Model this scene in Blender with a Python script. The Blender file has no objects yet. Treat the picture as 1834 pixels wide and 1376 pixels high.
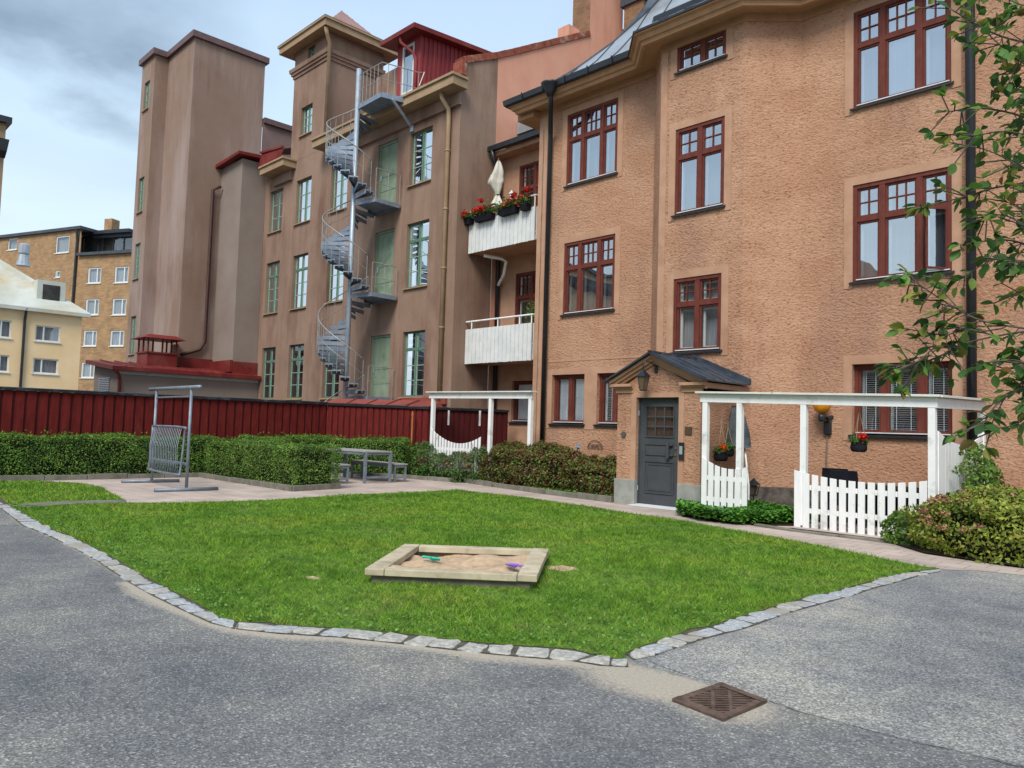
import bpy, bmesh, math, random
import numpy as np
from mathutils import Vector, Matrix
random.seed(7); RNG = np.random.default_rng(7)
S = bpy.context.scene
COL = S.collection
# ------------------------------------------------------------------ camera
F_PX, PITCH, ROLL, YAW, HC = 1379.6, 0.0579, 0.02988, -0.7963, 1.5
cp, sp, cr, sr = math.cos(PITCH), math.sin(PITCH), math.cos(ROLL), math.sin(ROLL)
RH = Vector((math.cos(YAW), -math.sin(YAW), 0)); FH = Vector((math.sin(YAW), math.cos(YAW), 0)); ZH = Vector((0, 0, 1))
UP = ZH*cp - FH*sp; FWD = FH*cp + ZH*sp
CR = RH*cr + UP*sr; CU = -RH*sr + UP*cr
cam = bpy.data.cameras.new('camera'); camo = bpy.data.objects.new('camera', cam); COL.objects.link(camo)
cam.sensor_fit = 'HORIZONTAL'; cam.sensor_width = 36; cam.lens = 36*F_PX/1834
cam.clip_start = 0.05; cam.clip_end = 3000
mw = Matrix((CR, CU, -FWD)).transposed().to_4x4(); mw.translation = Vector((0, 0, HC)); camo.matrix_world = mw
S.camera = camo
# ------------------------------------------------------------------ world, sun, exposure
SUN_EL, SUN_AZ = math.radians(48), math.radians(152)       # azimuth measured from +y towards +x
W = bpy.data.worlds.new('World'); S.world = W; W.use_nodes = True
nt = W.node_tree; nt.nodes.clear()
def wn(t, **k):
    n = nt.nodes.new(t)
    for a, b in k.items(): setattr(n, a, b)
    return n
out = wn('ShaderNodeOutputWorld'); bg = wn('ShaderNodeBackground'); bg.inputs[1].default_value = 0.10
sky = wn('ShaderNodeTexSky', sky_type='NISHITA'); sky.sun_disc = False; sky.sun_elevation = SUN_EL; sky.sun_rotation = SUN_AZ
tc = wn('ShaderNodeTexCoord'); sep = wn('ShaderNodeSeparateXYZ'); nt.links.new(tc.outputs['Generated'], sep.inputs[0])
mp = wn('ShaderNodeMapping'); mp.inputs['Scale'].default_value = (1.0, 1.0, 2.2); nt.links.new(tc.outputs['Generated'], mp.inputs[0])
n1 = wn('ShaderNodeTexNoise'); n1.inputs['Scale'].default_value = 2.1; n1.inputs['Detail'].default_value = 5; n1.inputs['Roughness'].default_value = .5; n1.inputs['Distortion'].default_value = .4
nt.links.new(mp.outputs[0], n1.inputs['Vector'])
r1 = wn('ShaderNodeValToRGB'); r1.color_ramp.elements[0].position = .42; r1.color_ramp.elements[1].position = .62
nt.links.new(n1.outputs[0], r1.inputs[0])
# pale veil: whiter near the horizon, light blue higher up
rz = wn('ShaderNodeValToRGB'); e = rz.color_ramp.elements
e[0].position = 0.0; e[0].color = (6.6, 7.6, 8.3, 1)
e[1].position = 1.0; e[1].color = (3.6, 4.7, 6.4, 1)
k = e.new(.22); k.color = (6.3, 7.7, 8.6, 1)
k = e.new(.36); k.color = (5.3, 6.9, 8.4, 1)
k = e.new(.55); k.color = (4.5, 5.9, 7.8, 1)
nt.links.new(sep.outputs[2], rz.inputs[0])
mixs = wn('ShaderNodeMix', data_type='RGBA'); mixs.inputs[0].default_value = .88
nt.links.new(sky.outputs[0], mixs.inputs[6]); nt.links.new(rz.outputs[0], mixs.inputs[7])
cl = wn('ShaderNodeMix', data_type='RGBA'); cl.inputs[7].default_value = (2.1, 2.9, 3.9, 1)
def mth(op, a, b, clamp=False):
    n = wn('ShaderNodeMath', operation=op, use_clamp=clamp)
    for i_, v_ in enumerate((a, b)):
        if isinstance(v_, (int, float)): n.inputs[i_].default_value = v_
        else: nt.links.new(v_, n.inputs[i_])
    return n.outputs[0]
nA = wn('ShaderNodeTexNoise'); nA.inputs['Scale'].default_value = 5.5; nA.inputs['Detail'].default_value = 6; nA.inputs['Roughness'].default_value = .55; nt.links.new(mp.outputs[0], nA.inputs['Vector'])
X_, Y_, Z_ = sep.outputs
# a grey cloud bank in the western sky, ragged by noise
e1_ = mth('ADD', mth('ADD', Z_, mth('MULTIPLY', Y_, .12)), mth('MULTIPLY', mth('SUBTRACT', nA.outputs[0], .5), .16))
m1_ = mth('MULTIPLY', mth('SUBTRACT', e1_, .352), 16, True)
e2_ = mth('ADD', mth('SUBTRACT', .405, Y_), mth('MULTIPLY', mth('SUBTRACT', n1.outputs[0], .5), .35))
m2_ = mth('MULTIPLY', e2_, 7, True); m3_ = mth('MULTIPLY', mth('SUBTRACT', -.6, X_), 8, True)
bank = mth('MULTIPLY', mth('MULTIPLY', m1_, m2_), m3_)
tone = mth('ADD', .62, mth('MULTIPLY', mth('SUBTRACT', nA.outputs[0], .42), 1.6), True)
gen = mth('MULTIPLY', mth('MULTIPLY', r1.outputs[0], rb.outputs[0]) if False else mth('MULTIPLY', r1.outputs[0], .0 if False else .22), 1.0)
nt.links.new(mth('MAXIMUM', mth('MULTIPLY', bank, tone), gen), cl.inputs[0])
nt.links.new(mixs.outputs[2], cl.inputs[6]); nt.links.new(cl.outputs[2], bg.inputs[0]); nt.links.new(bg.outputs[0], out.inputs[0])
sun = bpy.data.lights.new('sun', 'SUN'); sun.energy = 2.6; sun.angle = math.radians(26); sun.color = (1, .94, .85)
so = bpy.data.objects.new('sun', sun); COL.objects.link(so)
d = Vector((math.sin(SUN_AZ)*math.cos(SUN_EL), math.cos(SUN_AZ)*math.cos(SUN_EL), math.sin(SUN_EL)))
so.rotation_euler = d.to_track_quat('Z', 'Y').to_euler(); so.location = (0, 0, 40)
S.view_settings.view_transform = 'Standard'; S.view_settings.look = 'None'; S.view_settings.exposure = 0.45; S.view_settings.gamma = 1
S.render.engine = 'CYCLES'
# ------------------------------------------------------------------ measuring helpers (photo sight lines cut with known planes)
def ray(px, py):
    return CR*((px-917)/F_PX) - CU*((py-688)/F_PX) + FWD
def G(px, py, z=0.0):
    r = ray(px, py); t = (z-HC)/r.z; return (r.x*t, r.y*t, z)
def VY(px, py, y):
    r = ray(px, py); t = y/r.y; return (r.x*t, y, HC+r.z*t)
def VX(px, py, x):
    r = ray(px, py); t = x/r.x; return (x, r.y*t, HC+r.z*t)
def VD(px, py, dep):
    r = ray(px, py); t = dep/(r.x*FH.x+r.y*FH.y); return Vector((r.x*t, r.y*t, HC+r.z*t))
# ------------------------------------------------------------------ materials
MATS = {}
def mat(name, c1, c2=None, rough=.8, scale=6, detail=4, bump=0, bscale=None, bdist=.01, metal=0, spec=.2, stretch=(1, 1, 1), lo=.35, hi=.65, dirt=None, dscale=.35, dlo=.5, dhi=.7, bdetail=4, island=None, transl=0, blotch=None, vstreak=0):
    if name in MATS: return MATS[name]
    m = bpy.data.materials.new(name); m.use_nodes = True; t = m.node_tree; L = t.links.new; N = t.nodes.new
    b = t.nodes['Principled BSDF']; b.inputs['Roughness'].default_value = rough; b.inputs['Metallic'].default_value = metal
    b.inputs['Specular IOR Level'].default_value = spec
    tcn = N('ShaderNodeTexCoord'); mpn = N('ShaderNodeMapping'); mpn.inputs['Scale'].default_value = stretch; L(tcn.outputs['Object'], mpn.inputs[0])
    col = None
    if island:
        g = N('ShaderNodeNewGeometry'); r = N('ShaderNodeValToRGB'); L(g.outputs['Random Per Island'], r.inputs[0])
        els = r.color_ramp.elements
        els[0].color = (*island[0], 1); els[0].position = 0; els[1].color = (*island[-1], 1)
        for i, c in enumerate(island[1:-1]):
            x = els.new((i+1)/(len(island)-1)); x.color = (*c, 1)
        col = r.outputs[0]
    elif c2 is None:
        b.inputs['Base Color'].default_value = (*c1, 1)
    else:
        n = N('ShaderNodeTexNoise'); n.inputs['Scale'].default_value = scale; n.inputs['Detail'].default_value = detail; n.inputs['Roughness'].default_value = .6
        L(mpn.outputs[0], n.inputs['Vector'])
        r = N('ShaderNodeValToRGB'); r.color_ramp.elements[0].position = lo; r.color_ramp.elements[1].position = hi
        r.color_ramp.elements[0].color = (*c1, 1); r.color_ramp.elements[1].color = (*c2, 1); L(n.outputs[0], r.inputs[0]); col = r.outputs[0]
    if col is not None and dirt:
        n = N('ShaderNodeTexNoise'); n.inputs['Scale'].default_value = dscale; n.inputs['Detail'].default_value = 6; n.inputs['Roughness'].default_value = .62
        if vstreak:
            m2 = N('ShaderNodeMapping'); m2.inputs['Scale'].default_value = (1, 1, vstreak); L(tcn.outputs['Object'], m2.inputs[0]); L(m2.outputs[0], n.inputs['Vector'])
        else: L(tcn.outputs['Object'], n.inputs['Vector'])
        mr = N('ShaderNodeMapRange'); mr.inputs[1].default_value = dlo; mr.inputs[2].default_value = dhi; L(n.outputs[0], mr.inputs[0])
        mx = N('ShaderNodeMix'); mx.data_type = 'RGBA'; mx.inputs[7].default_value = (*dirt, 1); L(mr.outputs[0], mx.inputs[0]); L(col, mx.inputs[6]); col = mx.outputs[2]
    if col is not None: L(col, b.inputs['Base Color'])
    if bump:
        n = N('ShaderNodeTexNoise'); n.inputs['Scale'].default_value = bscale or scale; n.inputs['Detail'].default_value = bdetail; n.inputs['Roughness'].default_value = .6; L(mpn.outputs[0], n.inputs['Vector'])
        bp = N('ShaderNodeBump'); bp.inputs['Strength'].default_value = bump; bp.inputs['Distance'].default_value = bdist; L(n.outputs[0], bp.inputs['Height']); L(bp.outputs[0], b.inputs['Normal'])
    if transl:
        tr = N('ShaderNodeBsdfTranslucent'); ms = N('ShaderNodeMixShader'); ms.inputs[0].default_value = transl
        if col is not None: L(col, tr.inputs[0])
        o = t.nodes['Material Output']; L(b.outputs[0], ms.inputs[1]); L(tr.outputs[0], ms.inputs[2]); L(ms.outputs[0], o.inputs[0])
    MATS[name] = m; return m
def glass_mat(name, fac, tint=(.8, .85, .88)):
    m = bpy.data.materials.new(name); m.use_nodes = True; t = m.node_tree; t.nodes.clear(); L = t.links.new; N = t.nodes.new
    o = N('ShaderNodeOutputMaterial'); a = N('ShaderNodeBsdfTransparent'); a.inputs[0].default_value = (*tint, 1)
    g = N('ShaderNodeBsdfGlossy'); g.inputs[0].default_value = (.93, .96, 1, 1); g.inputs['Roughness'].default_value = .012
    tcn = N('ShaderNodeTexCoord'); n = N('ShaderNodeTexNoise'); n.inputs['Scale'].default_value = 1.7; n.inputs['Detail'].default_value = 1; L(tcn.outputs['Object'], n.inputs['Vector'])
    bp = N('ShaderNodeBump'); bp.inputs['Strength'].default_value = .12; bp.inputs['Distance'].default_value = .03; L(n.outputs[0], bp.inputs['Height']); L(bp.outputs[0], g.inputs['Normal'])
    ms = N('ShaderNodeMixShader'); ms.inputs[0].default_value = fac; L(a.outputs[0], ms.inputs[1]); L(g.outputs[0], ms.inputs[2]); L(ms.outputs[0], o.inputs[0])
    MATS[name] = m; return m
stucco = mat('rough_orange_render', (.44, .236, .144), (.53, .312, .202), .94, 1.1, 7, bump=1.0, bscale=19, bdist=.03, stretch=(.8, .8, 1.45), dirt=(.37, .21, .145), dscale=.6, dlo=.48, dhi=.72, bdetail=3.2, vstreak=.4)
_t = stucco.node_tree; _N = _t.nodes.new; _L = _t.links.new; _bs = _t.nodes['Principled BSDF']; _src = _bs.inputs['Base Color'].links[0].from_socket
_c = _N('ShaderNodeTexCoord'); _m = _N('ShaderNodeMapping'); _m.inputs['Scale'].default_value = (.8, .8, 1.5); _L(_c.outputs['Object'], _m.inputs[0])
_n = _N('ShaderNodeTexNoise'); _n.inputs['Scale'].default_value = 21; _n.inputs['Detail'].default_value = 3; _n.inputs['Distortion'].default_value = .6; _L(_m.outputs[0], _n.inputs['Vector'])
_r = _N('ShaderNodeValToRGB'); _e = _r.color_ramp.elements; _e[0].position = .33; _e[0].color = (.52, .46, .42, 1); _e[1].position = .46; _e[1].color = (1, 1, 1, 1); _L(_n.outputs[0], _r.inputs[0])  # pit shading of the crumbly relief painted into the colour, with some dirt
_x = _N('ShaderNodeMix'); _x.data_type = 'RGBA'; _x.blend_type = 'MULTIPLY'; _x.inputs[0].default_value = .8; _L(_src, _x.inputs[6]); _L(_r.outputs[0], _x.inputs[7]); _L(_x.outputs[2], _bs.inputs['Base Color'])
smooth = mat('smooth_orange_render', (.43, .245, .155), (.50, .305, .205), .9, 2.5, 5, bump=.25, bscale=25, bdist=.006, dirt=(.34, .185, .12), dscale=1.2, dlo=.55, dhi=.8)
cornm = mat('ochre_cornice_paint', (.40, .23, .125), (.48, .28, .16), .8, 3, 4)
browns = mat('brown_render', (.255, .165, .12), (.32, .215, .16), .93, .45, 8, bump=.35, bscale=9, bdist=.015, dirt=(.165, .09, .065), dscale=.7, dlo=.50, dhi=.72, vstreak=.3)
towers = mat('weathered_brown_render', (.235, .15, .11), (.29, .20, .155), .93, .3, 8, bump=.3, bscale=7, bdist=.012, dirt=(.37, .29, .26), dscale=.42, dlo=.48, dhi=.66, vstreak=.22)
salmon = mat('salmon_render', (.62, .29, .195), (.68, .345, .24), .9, .8, 6, bump=.3, bscale=8, bdist=.01)
coret = mat('beige_cornice_paint', (.31, .21, .125), (.38, .27, .165), .8, 2, 4)
redm = mat('red_sheet_metal', (.135, .018, .017), (.19, .028, .025), .5, 1.5, 4, dirt=(.22, .06, .05), dscale=.8)
redd = mat('dark_red_boards', (.24, .042, .045), (.30, .058, .06), .75, 3, 5, stretch=(1, 1, .2))
fencem = mat('fence_red_paint', (.10, .0085, .0075), (.155, .0155, .0125), .78, 5, 6, stretch=(3, 3, .5), dirt=(.17, .04, .03), dscale=2.2, dlo=.62, dhi=.8)
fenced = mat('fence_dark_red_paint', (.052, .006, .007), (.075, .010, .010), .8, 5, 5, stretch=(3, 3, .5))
black = mat('black_painted_metal', (.012, .014, .018), (.022, .026, .032), .42, 2, 3, spec=.5)
blackw = mat('weathered_tar_felt', (.02, .024, .03), (.10, .12, .14), .6, 3, 6, stretch=(1, 1, 1), lo=.5, hi=.75, bump=.4, bscale=6, bdist=.02)
roofm = mat('galvanised_roof_sheet', (.33, .37, .41), (.42, .46, .50), .42, 1.2, 5, metal=.35, dirt=(.27, .30, .33), dscale=1)
seam = mat('dark_seam_metal', (.06, .07, .085), (.09, .10, .12), .5, 3, 3, metal=.3)
porchroof = mat('porch_roof_sheet', (.05, .062, .08), (.10, .12, .15), .35, 2.5, 5, metal=.45, bump=.25, bscale=5, bdist=.01)
winred = mat('window_red_brown_paint', (.115, .030, .021), (.16, .044, .031), .6, 9, 5, stretch=(1, 1, .4), bump=.1, bscale=30, bdist=.003)
white = mat('white_gloss_paint', (.62, .64, .63), (.72, .73, .71), .5, 4, 3)
pickw = mat('white_fence_paint', (.78, .80, .80), (.86, .86, .85), .65, 6, 6, stretch=(2, 2, .6), dirt=(.42, .44, .40), dscale=3.5, dlo=.56, dhi=.78)
beamw = mat('flaking_white_paint', (.60, .61, .57), (.70, .71, .67), .7, 5, 6, dirt=(.20, .19, .16), dscale=5, dlo=.62, dhi=.70)
green = mat('green_window_paint', (.085, .165, .115), (.12, .225, .16), .55, 6, 4)
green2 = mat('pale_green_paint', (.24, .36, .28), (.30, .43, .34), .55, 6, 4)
doorg = mat('green_door_boards', (.20, .26, .18), (.26, .33, .24), .75, 2.5, 6, stretch=(2, 2, .5), dirt=(.14, .20, .13), dscale=2)
glass = glass_mat('window_glass', .50, (.62, .68, .74))
glassd = glass_mat('dull_window_glass', .17, (.88, .92, .94))
glassf = glass_mat('workshop_window_glass', .78, (.6, .66, .66))
room = mat('dim_room', (.03, .03, .032), (.06, .058, .055), .9, 1.5, 2)
roomb = mat('curtained_room', (.22, .23, .25), (.36, .37, .385), .9, 3, 2, stretch=(4, 4, .3))
blindm = mat('blind_slats', (.70, .74, .78), (.76, .80, .84), .6, 3, 2)
galv = mat('galvanised_steel', (.34, .41, .49), (.44, .51, .58), .42, 5, 5, metal=.4, spec=.6)
galvt = mat('tread_steel', (.20, .25, .32), (.29, .34, .41), .5, 5, 5, metal=.4)
railm = mat('rail_steel', (.30, .30, .28), (.40, .39, .36), .45, 8, 4, metal=.4)
stoneg = mat('grey_plinth_stone', (.25, .265, .245), (.36, .365, .33), .85, 3, 6, bump=.3, bscale=14, bdist=.01, dirt=(.20, .22, .19), dscale=2)
stoned = mat('dark_rubble_plinth', (.045, .04, .035), (.16, .14, .12), .9, 5, 6, bump=.8, bscale=7, bdist=.03)
granite = mat('granite_setts', (.27, .295, .315), (.49, .51, .52), .85, 28, 7, bump=.9, bscale=34, bdist=.012, dirt=(.33, .31, .26), dscale=1.3, dlo=.5, dhi=.62)
granite2 = mat('pale_granite_setts', (.28, .275, .25), (.52, .51, .46), .88, 28, 7, bump=.9, bscale=34, bdist=.012)
edgem = mat('concrete_edging', (.15, .145, .12), (.23, .215, .18), .9, 6, 6, bump=.5, bscale=20, bdist=.01, dirt=(.10, .105, .07), dscale=2)
soil = mat('dark_soil', (.025, .019, .012), (.06, .045, .03), .95, 9, 6, bump=.9, bscale=20, bdist=.03)
iron = mat('rusty_cast_iron', (.075, .048, .038), (.15, .105, .085), .7, 14, 6, bump=.4, bscale=60, bdist=.003)
wood = mat('weathered_timber', (.42, .36, .25), (.58, .51, .37), .85, 3.5, 7, stretch=(1, 1, 1), bump=.4, bscale=22, bdist=.004, dirt=(.30, .26, .18), dscale=5, dlo=.5, dhi=.75)
woodd = mat('dark_timber_edge', (.13, .115, .095), (.22, .195, .155), .9, 6, 6, bump=.4, bscale=22, bdist=.004)
sandm = mat('play_sand', (.42, .30, .195), (.54, .40, .27), .95, 14, 7, bump=.8, bscale=38, bdist=.012, dirt=(.26, .18, .115), dscale=6, dlo=.55, dhi=.8)
doorp = mat('slate_grey_door_paint', (.058, .064, .072), (.07, .077, .085), .5, 3, 3)
brickm = mat('yellow_brick_fill', (.3, .2, .1), (.35, .22, .12), .9)
plastic = {'teal': mat('teal_plastic', (.02, .42, .28), None, .4), 'purple': mat('purple_plastic', (.25, .15, .62), None, .4)}
yellow = mat('yellow_render', (.74, .53, .29), (.80, .60, .36), .9, .5, 4)
palero = mat('pale_sheet_roof', (.42, .44, .38), (.56, .57, .52), .6, .5, 6, dirt=(.45, .36, .20), dscale=.35, dlo=.5, dhi=.7)
cloth = mat('dark_grey_cloth', (.05, .06, .065), (.10, .115, .12), .9, 5, 4)
cream = mat('cream_canvas', (.52, .50, .43), (.62, .60, .52), .9, 4, 4)
bluef = mat('black_mesh_fabric', (.008, .009, .014), (.014, .015, .022), .8, 8, 2)
terra = mat('old_terracotta_tile', (.20, .052, .032), (.30, .09, .055), .85, 5, 6, dirt=(.36, .27, .20), dscale=2.2, dlo=.52, dhi=.66, bump=.4, bscale=9, bdist=.01)
amberm = mat('amber_glass', (.55, .20, .01), (.75, .32, .02), .25, 6, 2)
purplep = mat('purple_grey_render', (.20, .135, .125), (.25, .175, .16), .9, .8, 5)
def streaks(m, amount=.6, sx=4.5, sz=.22, col=(.70, .64, .60)):
    t = m.node_tree; N = t.nodes.new; L = t.links.new; b = t.nodes['Principled BSDF']; src = b.inputs['Base Color'].links[0].from_socket
    c = N('ShaderNodeTexCoord'); mp_ = N('ShaderNodeMapping'); mp_.inputs['Scale'].default_value = (sx, sx, sz); L(c.outputs['Object'], mp_.inputs[0])
    n = N('ShaderNodeTexNoise'); n.inputs['Scale'].default_value = 1; n.inputs['Detail'].default_value = 5; n.inputs['Roughness'].default_value = .65; L(mp_.outputs[0], n.inputs['Vector'])
    n2 = N('ShaderNodeTexNoise'); n2.inputs['Scale'].default_value = .33; n2.inputs['Detail'].default_value = 3; L(c.outputs['Object'], n2.inputs['Vector'])
    ad = N('ShaderNodeMath'); ad.operation = 'MULTIPLY'; L(n.outputs[0], ad.inputs[0]); L(n2.outputs[0], ad.inputs[1])
    r = N('ShaderNodeValToRGB'); e = r.color_ramp.elements; e[0].position = .26; e[0].color = (1, 1, 1, 1); e[1].position = .40; e[1].color = (*col, 1); L(ad.outputs[0], r.inputs[0])
    x = N('ShaderNodeMix'); x.data_type = 'RGBA'; x.blend_type = 'MULTIPLY'; x.inputs[0].default_value = amount; L(src, x.inputs[6]); L(r.outputs[0], x.inputs[7]); L(x.outputs[2], b.inputs['Base Color'])
streaks(browns, .6); streaks(towers, .5); streaks(stucco, .45); streaks(smooth, .4); streaks(salmon, .5); streaks(fencem, .5, 9, .4)
def brick_mat(name, c1, c2, mortar, scale=4.0, vertical=True):
    m = bpy.data.materials.new(name); m.use_nodes = True; t = m.node_tree; L = t.links.new; N = t.nodes.new; b = t.nodes['Principled BSDF']; b.inputs['Roughness'].default_value = .9
    tcn = N('ShaderNodeTexCoord'); s = N('ShaderNodeSeparateXYZ'); L(tcn.outputs['Object'], s.inputs[0])
    if vertical:
        ad = N('ShaderNodeMath'); ad.operation = 'SUBTRACT'; L(s.outputs[0], ad.inputs[0]); L(s.outputs[1], ad.inputs[1]); u = ad.outputs[0]; v = s.outputs[2]
    else: u = s.outputs[0]; v = s.outputs[1]
    c = N('ShaderNodeCombineXYZ'); L(u, c.inputs[0]); L(v, c.inputs[1])
    br = N('ShaderNodeTexBrick'); br.inputs['Scale'].default_value = scale; br.inputs['Color1'].default_value = (*c1, 1); br.inputs['Color2'].default_value = (*c2, 1); br.inputs['Mortar'].default_value = (*mortar, 1)
    br.inputs['Mortar Size'].default_value = .012; L(c.outputs[0], br.inputs['Vector'])
    n = N('ShaderNodeTexNoise'); n.inputs['Scale'].default_value = 1.4; n.inputs['Detail'].default_value = 7; L(tcn.outputs['Object'], n.inputs['Vector'])
    mx = N('ShaderNodeMix'); mx.data_type = 'RGBA'; mx.blend_type = 'MULTIPLY'; mx.inputs[0].default_value = .55
    r = N('ShaderNodeValToRGB'); r.color_ramp.elements[0].position = .3; r.color_ramp.elements[0].color = (.5, .5, .5, 1); r.color_ramp.elements[1].position = .65; L(n.outputs[0], r.inputs[0])
    L(br.outputs[0], mx.inputs[6]); L(r.outputs[0], mx.inputs[7]); L(mx.outputs[2], b.inputs['Base Color'])
    MATS[name] = m; return m, br
brickw, _ = brick_mat('yellow_brick_wall', (.42, .265, .125), (.34, .185, .085), (.30, .24, .17), 2.1)
brickc, _ = brick_mat('chimney_brick', (.33, .17, .08), (.24, .12, .06), (.22, .18, .13), 3.0)
pavem, pbr = brick_mat('pink_grey_pavers', (.56, .46, .40), (.49, .40, .345), (.33, .27, .22), 1.6, False)
pbr.inputs['Mortar Size'].default_value = .013; pbr.inputs['Row Height'].default_value = .5; pbr.offset = .5
# fine grain for the pavers
_t = pavem.node_tree; _n = _t.nodes.new('ShaderNodeTexNoise'); _n.inputs['Scale'].default_value = 45; _n.inputs['Detail'].default_value = 4
_b = _t.nodes.new('ShaderNodeBump'); _b.inputs['Strength'].default_value = .5; _b.inputs['Distance'].default_value = .01
_t.links.new(_n.outputs[0], _b.inputs['Height']); _t.links.new(_b.outputs[0], _t.nodes['Principled BSDF'].inputs['Normal'])
# ------------------------------------------------------------------ object helpers
def tag(o, label=None, cat=None, group=None, kind=None):
    if label: o['label'] = label
    if cat: o['category'] = cat
    if group: o['group'] = group
    if kind: o['kind'] = kind
    return o
def thing(name, label, cat, loc=(0, 0, 0), group=None):
    o = bpy.data.objects.new(name, None); COL.objects.link(o); o.location = loc; o.empty_display_size = .2
    return tag(o, label, cat, group)
class MB:
    def __init__(s): s.v = []; s.f = []
    def poly(s, pts):
        n = len(s.v); s.v += [tuple(p) for p in pts]; s.f.append(tuple(range(n, n+len(pts)))); return s
    def box(s, x0, x1, y0, y1, z0, z1):
        n = len(s.v); s.v += [(x0, y0, z0), (x1, y0, z0), (x1, y1, z0), (x0, y1, z0), (x0, y0, z1), (x1, y0, z1), (x1, y1, z1), (x0, y1, z1)]
        s.f += [(n+a, n+b, n+c, n+d) for a, b, c, d in ((0, 3, 2, 1), (4, 5, 6, 7), (0, 1, 5, 4), (1, 2, 6, 5), (2, 3, 7, 6), (3, 0, 4, 7))]; return s
    def hexa(s, p):      # 8 points: bottom 4, top 4
        n = len(s.v); s.v += [tuple(a) for a in p]
        s.f += [(n+a, n+b, n+c, n+d) for a, b, c, d in ((0, 3, 2, 1), (4, 5, 6, 7), (0, 1, 5, 4), (1, 2, 6, 5), (2, 3, 7, 6), (3, 0, 4, 7))]; return s
    def prism(s, poly, z0, z1):
        n = len(s.v); k = len(poly); s.v += [(x, y, z0) for x, y in poly] + [(x, y, z1) for x, y in poly]
        s.f.append(tuple(range(n+k-1, n-1, -1))); s.f.append(tuple(range(n+k, n+2*k)))
        for i in range(k): j = (i+1) % k; s.f.append((n+i, n+j, n+k+j, n+k+i))
        return s
    def extr(s, pts, vec):   # extrude a 3d polygon along vec
        n = len(s.v); k = len(pts); s.v += [tuple(p) for p in pts] + [(p[0]+vec[0], p[1]+vec[1], p[2]+vec[2]) for p in pts]
        s.f.append(tuple(range(n+k-1, n-1, -1))); s.f.append(tuple(range(n+k, n+2*k)))
        for i in range(k): j = (i+1) % k; s.f.append((n+i, n+j, n+k+j, n+k+i))
        return s
    def beam(s, a, b, w, h, up=(0, 0, 1)):
        a = Vector(a); b = Vector(b); d = (b-a).normalized(); u = Vector(up); sd = d.cross(u)
        if sd.length < 1e-4: sd = d.cross(Vector((1, 0, 0)))
        sd.normalize(); u = sd.cross(d); sd *= w/2; u *= h/2
        return s.hexa([a-sd-u, a+sd-u, b+sd-u, b-sd-u, a-sd+u, a+sd+u, b+sd+u, b-sd+u])
    def tube(s, pts, r, n=8, cap=True, rad=None):
        pts = [Vector(p) for p in pts]; base = len(s.v); prev = None
        for i, p in enumerate(pts):
            d = (pts[min(i+1, len(pts)-1)]-pts[max(i-1, 0)]).normalized()
            if prev is None:
                a = d.cross(Vector((0, 0, 1)));
                if a.length < .05: a = d.cross(Vector((1, 0, 0)))
            else: a = prev - d*prev.dot(d)
            a.normalize(); prev = a; b = d.cross(a); rr = rad[i] if rad else r
            for k in range(n):
                t = 2*math.pi*k/n; s.v.append(tuple(p+(a*math.cos(t)+b*math.sin(t))*rr))
        for i in range(len(pts)-1):
            for k in range(n):
                k2 = (k+1) % n; s.f.append((base+i*n+k, base+i*n+k2, base+(i+1)*n+k2, base+(i+1)*n+k))
        if cap:
            s.f.append(tuple(base+k for k in range(n))[::-1]); s.f.append(tuple(base+(len(pts)-1)*n+k for k in range(n)))
        return s
    def lathe(s, c, prof, n=12, sq=0):
        base = len(s.v)
        for r, z in prof:
            for k in range(n):
                t = 2*math.pi*(k+.5*sq)/n; s.v.append((c[0]+r*math.cos(t), c[1]+r*math.sin(t), c[2]+z))
        for i in range(len(prof)-1):
            for k in range(n):
                k2 = (k+1) % n; s.f.append((base+i*n+k, base+i*n+k2, base+(i+1)*n+k2, base+(i+1)*n+k))
        s.f.append(tuple(base+k for k in range(n))[::-1]); s.f.append(tuple(base+(len(prof)-1)*n+k for k in range(n)))
        return s
    def build(s, name, m, parent=None, bevel=0, smooth=False, label=None, cat=None, group=None, kind=None):
        me = bpy.data.meshes.new(name); me.from_pydata(s.v, [], s.f); me.update()
        if m: me.materials.append(m)
        if smooth: me.shade_smooth()
        o = bpy.data.objects.new(name, me); COL.objects.link(o); par(o, parent)
        if bevel:
            bmm = bmesh.new(); bmm.from_mesh(me); bmesh.ops.remove_doubles(bmm, verts=bmm.verts, dist=1e-5)
            bmesh.ops.recalc_face_normals(bmm, faces=bmm.faces); bmm.to_mesh(me); bmm.free()
            md = o.modifiers.new('bevel', 'BEVEL'); md.width = bevel; md.segments = 2; md.limit_method = 'ANGLE'
        return tag(o, label, cat, group, kind)
def par(o, parent):
    if parent is not None:
        o.parent = parent      # only top-level Empties carry a location; parts keep world coordinates
        if parent.parent is None: o.matrix_parent_inverse = Matrix.Translation(-Vector(parent.location))
def copy_tree(root, loc, label=None, rz=0):
    c = root.copy(); COL.objects.link(c); c.location = loc; c.rotation_euler = (0, 0, rz)
    if label: c['label'] = label
    for ch in root.children:
        d = ch.copy(); COL.objects.link(d); d.parent = c
        for g2 in ch.children:
            e2 = g2.copy(); COL.objects.link(e2); e2.parent = d
    return c
class Fr:     # a vertical wall frame: u along the wall, v up, d into the wall
    def __init__(s, o, U, N): s.o = Vector(o); s.U = Vector(U).normalized(); s.N = Vector(N).normalized()
    def p(s, u, v, d=0): return tuple(s.o + s.U*u + s.N*d + Vector((0, 0, v)))
    def box(s, m, u0, u1, v0, v1, d0, d1):
        return m.hexa([s.p(u0, v0, d0), s.p(u1, v0, d0), s.p(u1, v0, d1), s.p(u0, v0, d1), s.p(u0, v1, d0), s.p(u1, v1, d0), s.p(u1, v1, d1), s.p(u0, v1, d1)])
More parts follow.
